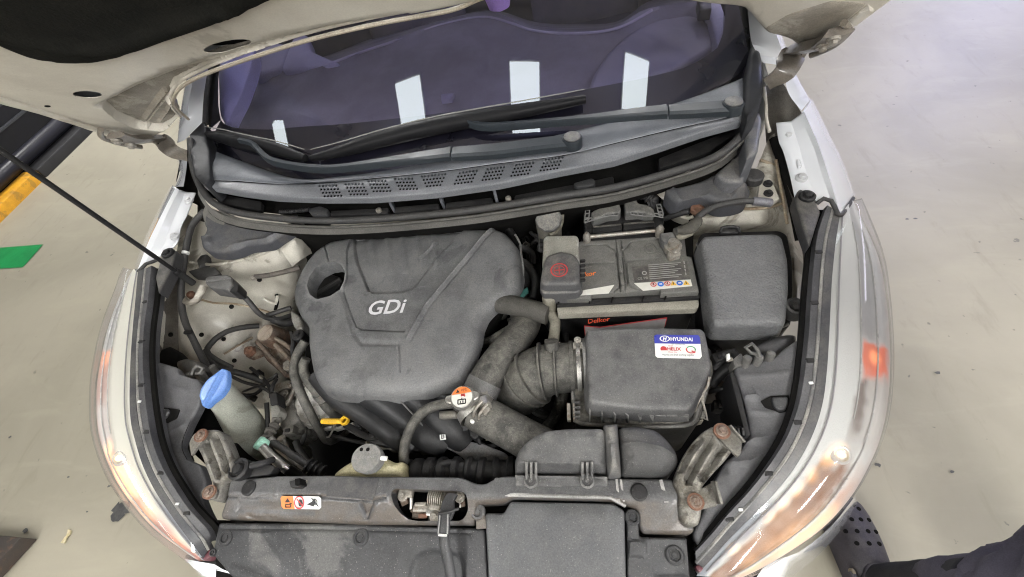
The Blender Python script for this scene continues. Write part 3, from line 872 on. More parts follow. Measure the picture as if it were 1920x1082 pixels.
# cowl end pieces
relief("cowl_end", mat("cowl_end_black", (.024, .025, .028), (.018, .019, .021), 8, .5, dust=.3, dcol=(.055, .056, .06), bump=.15, spec=.3), car, [(354, 246), (362, 236), (384, 228), (386, 262), (392, 282), (394, 334), (382, 345), (364, 330), (356, 290)], .968, .05, .004, sp=.012, r=.01)
relief("cowl_end", mat("cowl_end_black", (.024, .025, .028), (.018, .019, .021), 8, .5, dust=.3, dcol=(.055, .056, .06), bump=.15, spec=.3), car, [(1408, 84), (1424, 82), (1431, 110), (1434, 170), (1424, 205), (1402, 226), (1396, 205), (1398, 150)], .972, .08, .01, sp=.012, r=.01)
relief("cowl_end", mat("cowl_end_plate", (.10, .105, .115), None, 9, .5, dust=.4, bump=.1), car, [(1396, 228), (1425, 206), (1431, 225), (1423, 280), (1400, 300), (1398, 262)], .93, .12, .008, sp=.012, r=.008)

# --- wipers
wz = lambda x, y: max(GL(x, y) + .028, .982)
bz = lambda x, y: max(GL(x, y) + .020, .962)
def wiper(arm1, arm2, hinge, pivot, blade, label):
    w = lathe("wiper", wiper_m, car, pt(pivot, wz), [(.019, -.010), (.019, .006), (.0175, .009), (.0001, .0095)], seg=24, label=label)
    lathe("wiper_cap", mat("wiper_cap", (.13, .13, .13), (.09, .09, .09), 40, .5, dust=.3, bump=.2), w, pt(pivot, wz) + Vector((0, 0, .0095)), [(.0155, 0), (.0155, .002), (.012, .0045), (.0001, .0048)], seg=24)
    loft_arm(arm1, w, .016)
    loft_arm(arm2, w, None)
    p, q = blade[0], blade[-1]
    bl_ = [pt(b, bz) for b in blade]
    B = tube("wiper_blade", mat("blade_rubber", (.008, .008, .009), (.012, .012, .013), 20, .5, bump=.05, spec=.15), w, bl_, [.007, .016, .019, .018, .015, .009], 8, 40, flat=.9)
    tube("blade_edge_highlight", mat("blade_highlight", (.26, .26, .25), None, 20, .5, bump=.1), w, [b + Vector((0, .015, .012)) for b in bl_], [.001, .0014, .0016, .0014, .001], 6, 40)  # highlight along the blade's top edge, painted as a pale strip
    return w
def loft_arm(pts_, par, w0):
    p = [pt(q[:2], wz) for q in pts_]
    W = [q[2] for q in pts_]
    n = 30
    c_ = crspline(p, n)
    ww = np.interp(np.linspace(0, 1, n), np.linspace(0, 1, len(W)), W)
    T, _ = frames(c_)
    V_, F_ = [], []
    for q, t_, w_ in zip(c_, T, ww):
        s = t_.cross(Vector((0, 0, 1))).normalized()
        for a, hh in ((-1, -.008), (-1, .002), (-.7, .0065), (.7, .0065), (1, .002), (1, -.008)): V_.append(q + s * a * w_ / 2 + Vector((0, 0, hh)))
    for i in range(n - 1):
        for k in range(6):
            F_.append((i * 6 + k, i * 6 + (k + 1) % 6, i * 6 + 6 + (k + 1) % 6, i * 6 + 6 + k))
    F_.append(tuple(range(6))); F_.append(tuple((n - 1) * 6 + k for k in range(6)))
    return fin("wiper_arm", V_, F_, wiper_m, par, None, 40)
wiper([(1076, 264, .036), (1020, 270, .034), (930, 281, .034), (849, 287, .030)], [(846, 286, .030), (760, 298, .024), (690, 308, .016), (620, 316, .012), (560, 312, .012), (510, 301, .012), (488, 284, .012), (474, 270, .011), (450, 264, .010)], None, (1073, 265), [(386, 252), (420, 258), (460, 268), (520, 281), (572, 297)], "passenger side wiper with its arm lying along the cowl vents")
wiper([(1376, 200, .034), (1330, 203, .034), (1290, 206, .032), (1254, 208, .030)], [(1250, 207, .030), (1180, 214, .024), (1110, 222, .018), (1020, 230, .012), (920, 237, .011), (885, 232, .011), (866, 223, .011), (838, 226, .011), (806, 236, .010)], None, (1373, 200), [(584, 297), (640, 283), (720, 260), (820, 236), (920, 218), (1010, 202), (1097, 186)], "driver side wiper with a long blade across the glass")

# --- bonnet (raised): underside skin, insulation, hinges
A50 = math.tan(math.radians(50))
HD = lambda x, y: 1.0 + (.74 - y) * A50
def hp(px, py, d=0):
    """on the bonnet's inner face; d = metres towards the engine bay"""
    n = Vector((0, -math.sin(math.radians(50)), -math.cos(math.radians(50))))
    return P(px, py, HD) + n * d
hu = Vector((0, -math.cos(math.radians(50)), math.sin(math.radians(50))))  # up the bonnet
hn = Vector((0, -math.sin(math.radians(50)), -math.cos(math.radians(50))))
def hw(u, v, d=0): return Vector((u, .74, 1.0)) + hu * v + hn * d
def huv(px, py):
    q = P(px, py, HD) - Vector((0, .74, 1.0))
    return q.x, q.dot(hu)
rear = [(-.752, .01), (-.70, .03), (-.62, .06)] + [huv(*p) for p in ((338, 216), (322, 196), (320, 172), (336, 150), (370, 130), (430, 104), (520, 73), (600, 50), (700, 27), (780, 12), (842, 0))] + [(.16, .337), (.25, .335), (.34, .31), (.45, .25), huv(1392, 0), huv(1410, 18), huv(1432, 45), huv(1440, 52), huv(1460, 52), huv(1480, 62), (.715, .01), (.735, .03), (.74, .18), (.735, .5), (.69, .85), (.55, .95), (0, 1.02), (-.50, .97), (-.585, .85), (-.66, .5), (-.712, .23), (-.738, .12)]
def hmesh(name, m, uv, d, th, parent, sp=.02, r=.015, feats=(), rnd=.008, label=None, holes=(), hskirt=None):
    """panel modelled flat, then turned into the raised bonnet's plane"""
    o = relief(name, m, None, [Vector((u, v, 0)) for u, v in uv], 0.0, th, rnd, sp=sp, r=r, h=feats, label=label, hskirt=hskirt, holes=[[Vector((u, v, 0)) for u, v in q] for q in holes])
    org = wc[o]
    for v in o.data.vertices:
        q = v.co + org
        v.co = hw(q.x, q.y, d + q.z)
    a = np.array([[*v.co] for v in o.data.vertices]); c_ = Vector((a.min(0) + a.max(0)) / 2)
    for v in o.data.vertices: v.co -= c_
    wc[o] = c_
    if parent is not None:
        o.parent = parent; o.location = c_ - wc[parent]
    else: o.location = c_
    return o
F_ = lambda L: [Vector((u, v, 0)) for u, v in L]
def ell(px, py, a, b, rot=0):
    u, v = huv(px, py)
    return [(u + a * math.cos(t) * math.cos(rot) - b * math.sin(t) * math.sin(rot), v + a * math.cos(t) * math.sin(rot) + b * math.sin(t) * math.cos(rot)) for t in np.linspace(0, 2 * math.pi, 15)[:-1]]
crease = [huv(*p) for p in ((190, 188), (260, 150), (330, 122), (420, 92), (520, 62), (640, 36), (760, 16))]
crease2 = [huv(*p) for p in ((190, 190), (215, 215), (262, 232), (310, 236))]
edgeln = [huv(*p) for p in ((0, 178), (90, 204), (180, 234), (240, 250))]
step = [huv(*p) for p in ((188, 190), (260, 152), (330, 124), (430, 92), (520, 64), (640, 38), (840, 3), (700, 27), (520, 73), (430, 104), (336, 150), (318, 185), (345, 215), (310, 238), (250, 230), (215, 214))]
insul = [huv(*p) for p in ((-60, 40), (0, 68), (50, 88), (110, 99), (175, 100), (215, 92), (270, 74), (340, 46), (410, 18), (470, -4))] + [(.1, .45), (.45, .42), (.6, .5), (.6, .82), (.3, .92), (-.25, .9), (-.48, .82), (-.555, .5)]
slot = ell(424, 71, .042, .0125, .12)
bonnet = hmesh("bonnet", under_m, rear, .012, .022, car, sp=.014, r=.012, hskirt=.001, holes=[slot, ell(162, 164, .024, .014)], feats=[('line', F_(crease), .012, -.008), ('area', F_(step), .010, -.018), ('line', F_(edgeln), .006, -.006), ('line', F_([huv(*p) for p in ((258, 225), (290, 190), (312, 168))]), .008, -.008), ('line', F_([huv(*p) for p in ((275, 232), (300, 200), (318, 180))]), .006, .006), ('area', F_([(u * 1.03, v) for u, v in insul]), .03, -.012)], label="raised bonnet showing its cream inner panel")
hmesh("bonnet_corner_grime_shade", mat("hood_grime_shade", (.34, .31, .26), (.20, .18, .15), 9, .45, stain=.6, scol=(.46, .43, .37), ss=9, bump=.15, bs=120), [huv(*p) for p in ((196, 189), (260, 156), (330, 127), (420, 96), (520, 66), (640, 40), (760, 19), (776, 15), (700, 30), (605, 53), (525, 76), (436, 106), (378, 128), (345, 146), (328, 166), (326, 190), (338, 207), (318, 232), (290, 234), (262, 228), (218, 210))], -.0025, .003, bonnet, sp=.014, r=.006, rnd=.002, feats=[('line', F_([huv(*p) for p in ((270, 226), (296, 190), (316, 165))]), .007, .006), ('line', F_([huv(*p) for p in ((300, 228), (316, 205), (322, 190))]), .005, .005)])  # overlay on the recessed corner, its dirt and shade both painted into the colour
hmesh("bonnet_corner_grime_shade", mat("hood_grime_shade", ()), [huv(*p) for p in ((1434, 38), (1480, 10), (1560, -16), (1626, -10), (1534, 66), (1500, 66), (1470, 54), (1446, 48))], .013, .003, bonnet, sp=.014, r=.006, rnd=.002)
hmesh("bonnet_skin", white_m, [(u * (1.006 if v > .02 and v < .9 and abs(u) > .7 else 1), v) for u, v in rear], -.014, .006, bonnet, sp=.06, r=.012)
hmesh("insulation_pad", insul_m, insul, .020, .016, bonnet, sp=.03, r=.04, rnd=.014, feats=[('line', F_([huv(0, 40), huv(120, 70), huv(200, 66), huv(430, -10)]), .02, .006)])
hmesh("slot_lining", dark_m, ell(424, 71, .052, .024, .12), -.004, .003, bonnet, sp=.02, r=0, rnd=.0005)
hmesh("slot_lining", dark_m, ell(162, 164, .034, .024), -.004, .003, bonnet, sp=.02, r=0, rnd=.0005)
hmesh("small_hole_plug", dark_m, ell(87, 186, .0055, .003), .0135, .002, bonnet, sp=.02, r=0, rnd=.0005)
tube("bonnet_bead", under_m, bonnet, [hw(u, v, .003) for u, v in rear[3:14]], .003, 8, 80)
tube("bonnet_bead", mat("bead_sealer", (.42, .37, .29), (.33, .29, .23), 30, .5, bump=.2), bonnet, [hp(*p, .008) for p in ((352, 216), (326, 190), (328, 168), (345, 150), (378, 132), (436, 110), (525, 80), (605, 57), (705, 34), (785, 19), (850, 6))] + [hw(u, v, .008) for u, v in ((.16, .34), (.22, .345), (.28, .345))], .003, 6, 110)
hmesh("bonnet_rim", under_m, [huv(-20, 172), huv(90, 204), huv(180, 235), huv(250, 258), huv(262, 252), huv(180, 226), huv(90, 196), huv(-20, 160)], .017, .006, bonnet, sp=.02, r=0, rnd=.003)
hinge_m = mat("hinge_paint", (.16, .14, .115), (.09, .08, .067), 14, .4, stain=.6, scol=(.06, .05, .04), ss=14, bump=.15, coat=.4)
def hinge(path, w, plate):
    c_ = [pt(p) for p in path]
    n = 30
    cc = crspline(c_, n); T, _ = frames(cc)
    V_, Fc = [], []
    for i, (q, t_) in enumerate(zip(cc, T)):
        s = t_.cross(Vector((1, 0, 0)))
        s = Vector((1, .15, 0)).normalized()
        s = (s - t_ * s.dot(t_)).normalized(); u = s.cross(t_)
        k = np.interp(i / n, [0, .25, .6, 1], w)
        for a, b in ((-1, -.2), (-.55, .5), (.55, .5), (1, -.2), (.5, -.45), (-.5, -.45)): V_.append(q + s * a * k / 2 + u * b * k * .35)
    for i in range(n - 1):
        for k in range(6): Fc.append((i * 6 + k, i * 6 + (k + 1) % 6, i * 6 + 6 + (k + 1) % 6, i * 6 + 6 + k))
    Fc.append(tuple(range(6))); Fc.append(tuple((n - 1) * 6 + k for k in range(6)))
    h_ = fin("bonnet_hinge", V_, Fc, hinge_m, car, None, 40)
    tube("hinge_rim", mat("hinge_rim", (.22, .195, .155), (.13, .115, .095), 20, .4, bump=.1, coat=.4), h_, plate, .0055, 8, 24)
    return h_
h1 = hinge([hp(212, 226, .030), hp(240, 236, .030), hp(268, 243, .022), (300, 262, 1.0), (325, 282, .982), (352, 291, .965)], [.040, .046, .042, .034], [hp(186, 222, .022), hp(188, 230, .03), hp(225, 246, .028), hp(262, 256, .024)])
bolt(h1, hp(214, 229, .040), .010, zinc_m, axis=hn); bolt(h1, hp(240, 238, .040), .010, zinc_m, axis=hn)
h2 = hinge([hp(1572, 22, .030), hp(1548, 45, .03), hp(1520, 62, .022), (1492, 95, 1.0), (1470, 133, .985), (1437, 157, .965)], [.046, .06, .05, .040], [hp(1582, 15, .022), hp(1590, 28, .026), hp(1560, 55, .028), hp(1520, 78, .024)])
bolt(h2, hp(1562, 26, .040), .010, zinc_m, axis=hn); bolt(h2, hp(1542, 40, .040), .010, zinc_m, axis=hn)
hmesh("bonnet_corner", under_m, [huv(1528, 74), huv(1552, 79), huv(1638, 2), huv(1628, -8)], .016, .01, bonnet, sp=.02, r=0, rnd=.003)

# --- pillars and wing rears
loft("windscreen_pillar", white_m, car, [[(402, 70, 1.2), (391, 123, 1.11), (382, 180, 1.03), (379, 230, .985)], [(385, 70, 1.21), (372, 128, 1.12), (357, 200, 1.02), (347, 262, .96)], [(370, 70, 1.17), (352, 140, 1.08), (340, 205, 1.0), (333, 268, .94)], [(365, 75, 1.0), (349, 150, .9), (337, 215, .8), (330, 272, .7)]], 20, 12)
loft("windscreen_pillar", white_m, car, [[(1397, -20, 1.2), (1402, 20, 1.10), (1410, 82, .985), (1431, 118, .955)], [(1420, -10, 1.18), (1428, 40, 1.06), (1440, 90, .975), (1452, 121, .955)], [(1440, 0, 1.1), (1462, 60, 1.0), (1474, 95, .955), (1466, 122, .94)], [(1445, 10, .9), (1466, 70, .85), (1478, 100, .8), (1470, 124, .8)]], 20, 12)
# --- wings (front fenders)
wingR = loft("front_wing", white_m, car, [
    [(1455, 231, .905), (1460, 264, .895), (1469, 286, .887), (1480, 325, .873), (1490, 372, .858)],
    [(1483, 228, .908), (1497, 270, .895), (1503, 292, .888), (1512, 322, .876), (1531, 380, .862)],
    [(1500, 216, .922), (1520, 262, .908), (1530, 286, .9), (1540, 322, .888), (1558, 373, .87)],
    [(1506, 208, .93), (1530, 262, .915), (1543, 297, .905), (1555, 335, .89), (1575, 402, .868)],
    [(1519, 186, .90), (1538, 225, .885), (1553, 257, .872), (1572, 297, .858), (1599, 370, .835)],
    [(1523, 186, .75), (1542, 225, .73), (1557, 257, .71), (1577, 297, .70), (1604, 370, .68)],
    [(1525, 190, .4), (1544, 230, .4), (1560, 262, .4), (1580, 302, .4), (1606, 374, .4)]], 26, None, thick=.0025, ang=20, label="white right front wing with bolted flange")
loft("wing_rear", white_m, wingR, [[(1471, 135, .955), (1475, 165, .948), (1485, 186, .938), (1503, 207, .929)], [(1484, 123, .955), (1495, 148, .945), (1507, 170, .93), (1519, 188, .902)], [(1486, 123, .7), (1498, 148, .7), (1510, 170, .7), (1523, 188, .7)]], 16, 8)
tube("wing_end_seal", rubber_m, wingR, [(1531, 382, .863), (1545, 372, .872), (1560, 378, .871), (1575, 404, .868), (1599, 372, .836)], .004, 8)
wingL = loft("front_wing", white_m, car, [
    [(367, 362, .89), (352, 400, .88), (340, 425, .872), (331, 458, .86), (300, 482, .85)],
    [(348, 360, .893), (331, 400, .882), (318, 430, .873), (306, 462, .861), (284, 490, .851)],
    [(335, 356, .908), (314, 400, .895), (302, 428, .885), (290, 456, .873), (272, 494, .857)],
    [(330, 352, .914), (308, 395, .90), (293, 425, .888), (279, 455, .875), (258, 509, .855)],
    [(324, 348, .90), (302, 392, .885), (288, 420, .87), (273, 452, .855), (255, 506, .835)],
    [(318, 352, .72), (296, 396, .71), (282, 424, .70), (268, 456, .69), (250, 510, .67)],
    [(316, 356, .4), (294, 400, .4), (280, 428, .4), (266, 460, .4), (248, 514, .4)]], 26, None, thick=.0025, ang=20, label="white left front wing with bolted flange")
tube("wing_end_seal", rubber_m, wingL, [(300, 485, .851), (284, 492, .852), (272, 496, .858), (258, 511, .856), (254, 508, .836)], .004, 8)
loft("wing_rear", white_m, wingL, [[(352, 290, .945), (349, 320, .93), (344, 350, .915)], [(336, 292, .945), (338, 320, .932), (330, 350, .915)], [(331, 296, .7), (333, 322, .7), (326, 352, .7)]], 14, 6)
for w_, q in ((wingR, (1477, 256, .896)), (wingR, (1503, 333, .874)), (wingL, (354, 376, .890)), (wingL, (327, 443, .872))):
    bolt(w_, q, .0105, mat("painted_bolt", (.6, .61, .62), None, 9, .35, bump=0))
relief("flange_boss", white_m, wingR, [(1489, 285), (1496, 285), (1505, 310), (1498, 312)], .8855, .004, .002, sp=.01, r=.004)
# cavity between wing and scuttle
loft("wing_cavity", grime_m, car, [[(1432, 165, .90), (1460, 150, .90), (1480, 175, .89), (1503, 212, .885)], [(1435, 245, .86), (1452, 235, .86), (1470, 240, .85), (1485, 240, .85)], [(1440, 300, .8), (1458, 290, .8), (1475, 300, .8), (1490, 300, .8)]], 14, 9)
tube("seam_edge", under_m, car, [(1433, 165, .925), (1436, 195, .918), (1437, 225, .908), (1443, 247, .90)], .0035, 8)
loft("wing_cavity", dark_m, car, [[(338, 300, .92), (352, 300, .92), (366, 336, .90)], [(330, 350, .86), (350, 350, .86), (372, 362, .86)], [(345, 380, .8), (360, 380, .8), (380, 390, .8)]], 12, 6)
# wing stay brackets with round clips
for pts_, c_, z in (([(1490, 372), (1497, 352), (1515, 346), (1529, 362), (1533, 384), (1540, 396), (1519, 462), (1505, 425)], (1514, 367), .866), ([(300, 484), (306, 468), (318, 462), (330, 470), (326, 484), (322, 500), (296, 550), (290, 520)], (314, 474), .862)):
    b_ = relief("wing_stay", mat("stay_plastic", (.05, .05, .053), (.035, .035, .037), 9, .5, dust=.35, bump=.1), car, pts_, z, .02, .005, sp=.01, r=.006)
    clip(b_, pt(c_, z + .004), .014, black_m)
    lathe("clip_head", black_m, b_, pt(c_, z + .006), [(.007, 0), (.007, .006), (.004, .008), (.0003, .008)], seg=14)

# --- headlights
lens_m = glass("headlight_lens", (.97, .97, .97), rough=.07, f0=.05, fmax=.4, haze=(.06, (.8, .8, .8)))
hous_m = mat("headlight_reflector", (.88, .88, .86), (.84, .84, .82), 6, .4, bump=0)
chrome_m = mat("headlight_chrome", (.62, .62, .60), (.5, .5, .49), 12, .22, metal=.9, bump=0)
amb_m = mat("amber_reflector", (.55, .24, .09), (.38, .16, .07), 60, .45, bump=.4, bs=500)
haze_m = mat("smoky_rim", (.40, .37, .34), (.33, .30, .28), 30, .35, bump=0)
pink_m = mat("pinkish_rim", (.62, .42, .35), (.52, .34, .28), 14, .35, bump=0)
glow_m = mat("lamp_filament_glow", (.9, .6, .3), None, 9, .5, bump=0, emit=(1, .52, .2), es=1.15)
glow2_m = mat("lamp_core_glow", (.95, .8, .5), None, 9, .5, bump=0, emit=(1, .72, .38), es=1.6)
def ss(A, B, t): return [pt(a).lerp(pt(b), t) for a, b in zip(A, B)]
def headlight(inner, outer, sgn, label):
    A = [pt(p) for p in inner]; B = [pt(p) for p in outer]
    n = 50
    a_, b_ = crspline(A, n), crspline(B, n)
    top = [p.lerp(q, .5) + Vector((sgn * .012, -.004, .022)) for p, q in zip(a_, b_)]
    r1 = [p.lerp(q, .82) + Vector((sgn * .010, -.004, .014)) for p, q in zip(a_, b_)]
    dn = [q + Vector((sgn * -.012, .0, -.10)) for q in b_]
    dn2 = [q + Vector((sgn * -.05, .03, -.16)) for q in b_]
    rows = [a_, [p.lerp(q, .25) + Vector((sgn * .006, -.002, .014)) for p, q in zip(a_, b_)], top, r1, b_, dn, dn2]
    V_ = [v for r_ in rows for v in r_]
    Fc = [(j * n + i, j * n + i + 1, j * n + n + i + 1, j * n + n + i) for j in range(len(rows) - 1) for i in range(n - 1)]
    H = fin("headlight", V_, Fc, lens_m, car, label, 60)
    def strip(name, m, t0, t1, i0, i1, d0, d1, parent=H, mid=0.):
        r_ = []
        for t, d in ((t0, d0), ((t0 + t1) / 2, (d0 + d1) / 2 + mid), (t1, d1)):
            r_.append([a_[i].lerp(b_[i], t) + Vector((0, 0, -d)) for i in range(i0, i1)])
        nn = i1 - i0
        return fin(name, [v for q in r_ for v in q], [(j * nn + i, j * nn + i + 1, j * nn + nn + i + 1, j * nn + nn + i) for j in range(2) for i in range(nn - 1)], m, parent, None, 60)
    return H, a_, b_, strip
innerR = [(1575, 402, .862), (1567, 455, .853), (1560, 522, .842), (1557, 577, .833), (1554, 640, .822), (1550, 700, .81), (1542, 760, .798), (1525, 814, .786), (1494, 872, .772), (1456, 921, .758), (1414, 965, .742), (1369, 1010, .722), (1325, 1059, .70), (1306, 1080, .688)]
outerR = [(1600, 376, .836), (1613, 400, .828), (1642, 459, .808), (1657, 507, .795), (1666, 566, .782), (1671, 620, .77), (1673, 680, .758), (1670, 740, .746), (1660, 800, .733), (1640, 858, .72), (1600, 930, .70), (1540, 995, .684), (1450, 1055, .672), (1390, 1085, .664)]
hR, aR, bR, sR = headlight(innerR, outerR, 1, "right headlight lit with warm bulbs behind its clear lens")
innerL = [(260, 512, .858), (256, 560, .85), (251, 617, .84), (247, 676, .83), (245, 740, .818), (247, 790, .808), (256, 830, .798), (270, 875, .786), (293, 922, .772), (322, 966, .755), (350, 1005, .735), (372, 1034, .715), (384, 1050, .70)]
outerL = [(254, 506, .836), (240, 526, .828), (214, 580, .812), (197, 627, .80), (186, 675, .788), (178, 730, .774), (179, 795, .758), (190, 845, .745), (212, 897, .73), (246, 947, .714), (288, 993, .698), (334, 1027, .686), (378, 1053, .674)]
hL, aL, bL, sL = headlight(innerL, outerL, -1, "left headlight lit with warm bulbs behind its clear lens")
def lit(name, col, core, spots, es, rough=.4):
    """reflector bowl of a lit lamp: its glow is painted on as emission spots that fade outward"""
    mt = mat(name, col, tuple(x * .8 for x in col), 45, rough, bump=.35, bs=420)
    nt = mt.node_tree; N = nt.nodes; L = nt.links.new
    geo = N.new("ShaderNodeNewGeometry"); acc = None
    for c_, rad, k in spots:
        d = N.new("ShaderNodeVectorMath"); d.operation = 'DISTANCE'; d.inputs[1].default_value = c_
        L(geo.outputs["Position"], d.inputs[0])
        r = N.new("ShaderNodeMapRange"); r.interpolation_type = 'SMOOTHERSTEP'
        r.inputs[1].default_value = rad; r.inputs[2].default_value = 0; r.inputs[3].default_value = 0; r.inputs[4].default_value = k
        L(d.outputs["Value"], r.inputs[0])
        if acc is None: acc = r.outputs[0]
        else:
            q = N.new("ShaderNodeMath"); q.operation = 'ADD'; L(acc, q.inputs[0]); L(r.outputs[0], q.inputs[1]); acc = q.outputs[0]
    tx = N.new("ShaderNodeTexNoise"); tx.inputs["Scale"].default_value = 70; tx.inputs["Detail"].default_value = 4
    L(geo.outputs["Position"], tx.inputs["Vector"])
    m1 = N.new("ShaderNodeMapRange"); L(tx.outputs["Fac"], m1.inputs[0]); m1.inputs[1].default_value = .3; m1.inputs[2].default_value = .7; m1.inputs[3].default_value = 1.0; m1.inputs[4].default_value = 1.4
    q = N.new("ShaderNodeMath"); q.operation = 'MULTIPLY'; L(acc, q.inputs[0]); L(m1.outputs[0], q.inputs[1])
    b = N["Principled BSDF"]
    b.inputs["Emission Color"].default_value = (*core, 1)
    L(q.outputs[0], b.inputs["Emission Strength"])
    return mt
def lp(a_, b_, i, t, d=0): return a_[i].lerp(b_[i], t) + Vector((0, 0, -d + .008))
def smo(x, a, b): return float(sstep((x - a) / (b - a)))
def blend(c, k, *layers):
    c = Vector(c)
    for col, w_ in layers: c = c.lerp(Vector(col), max(0, min(1, w_)))
    return c
from mathutils import noise as mnoise
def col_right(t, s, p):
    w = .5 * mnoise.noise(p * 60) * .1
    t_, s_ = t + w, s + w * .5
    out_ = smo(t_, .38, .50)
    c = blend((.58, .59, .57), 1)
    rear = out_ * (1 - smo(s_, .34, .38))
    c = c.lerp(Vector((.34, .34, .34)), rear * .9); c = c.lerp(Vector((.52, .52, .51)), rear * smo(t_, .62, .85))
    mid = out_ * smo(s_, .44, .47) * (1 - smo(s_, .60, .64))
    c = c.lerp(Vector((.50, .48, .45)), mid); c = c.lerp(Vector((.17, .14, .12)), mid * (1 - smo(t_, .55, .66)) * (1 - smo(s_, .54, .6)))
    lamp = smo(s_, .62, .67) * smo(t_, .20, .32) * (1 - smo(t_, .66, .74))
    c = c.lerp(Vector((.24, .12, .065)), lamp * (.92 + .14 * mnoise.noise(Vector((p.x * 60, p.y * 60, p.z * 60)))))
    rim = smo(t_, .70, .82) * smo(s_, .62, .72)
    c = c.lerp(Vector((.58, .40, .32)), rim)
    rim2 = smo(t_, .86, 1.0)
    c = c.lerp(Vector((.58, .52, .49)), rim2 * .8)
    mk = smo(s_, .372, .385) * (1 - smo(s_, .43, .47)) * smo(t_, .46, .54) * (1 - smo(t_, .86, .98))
    c = c.lerp(Vector((.23, .25, .28)), smo(s_, .74, .82) * (1 - smo(t_, .12, .22)))  # grey reflection at the lens tip, painted into the colour
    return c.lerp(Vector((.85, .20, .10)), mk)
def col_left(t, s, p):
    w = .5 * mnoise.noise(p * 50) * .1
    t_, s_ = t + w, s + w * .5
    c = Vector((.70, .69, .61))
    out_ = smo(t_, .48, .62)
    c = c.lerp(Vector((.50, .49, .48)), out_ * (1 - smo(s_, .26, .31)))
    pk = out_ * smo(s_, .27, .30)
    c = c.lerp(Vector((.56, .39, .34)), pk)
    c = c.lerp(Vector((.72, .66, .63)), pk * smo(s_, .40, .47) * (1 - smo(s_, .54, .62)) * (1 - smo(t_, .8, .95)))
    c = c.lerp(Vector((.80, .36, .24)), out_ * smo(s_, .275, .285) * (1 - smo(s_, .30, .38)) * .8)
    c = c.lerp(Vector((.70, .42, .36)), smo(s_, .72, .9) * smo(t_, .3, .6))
    c = c.lerp(Vector((.25, .27, .30)), smo(s_, .74, .84) * (1 - smo(t_, .12, .24)))  # left tip's blue-grey reflection put into the colour too
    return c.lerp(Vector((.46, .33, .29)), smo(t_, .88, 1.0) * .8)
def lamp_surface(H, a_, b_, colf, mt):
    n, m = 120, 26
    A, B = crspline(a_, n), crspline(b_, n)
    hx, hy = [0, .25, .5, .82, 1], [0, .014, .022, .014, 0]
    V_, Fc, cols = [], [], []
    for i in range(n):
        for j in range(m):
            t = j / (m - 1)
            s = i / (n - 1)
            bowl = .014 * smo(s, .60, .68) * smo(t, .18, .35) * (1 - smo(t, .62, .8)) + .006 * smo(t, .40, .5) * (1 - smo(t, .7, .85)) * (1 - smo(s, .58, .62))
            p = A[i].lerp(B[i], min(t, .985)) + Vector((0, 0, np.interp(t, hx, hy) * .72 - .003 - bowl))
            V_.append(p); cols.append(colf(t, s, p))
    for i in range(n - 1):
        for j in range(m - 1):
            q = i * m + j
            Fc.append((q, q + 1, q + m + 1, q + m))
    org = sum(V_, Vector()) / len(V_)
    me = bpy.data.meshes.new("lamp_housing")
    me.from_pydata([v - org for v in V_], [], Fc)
    at = me.color_attributes.new("plastic_and_reflection", 'FLOAT_COLOR', 'POINT')
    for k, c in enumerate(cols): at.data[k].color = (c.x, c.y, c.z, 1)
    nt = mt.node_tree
    an = nt.nodes.new("ShaderNodeVertexColor"); an.layer_name = "plastic_and_reflection"
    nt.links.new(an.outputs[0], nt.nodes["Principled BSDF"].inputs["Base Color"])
    return link("lamp_housing", me, mt, H, org, None, 0)
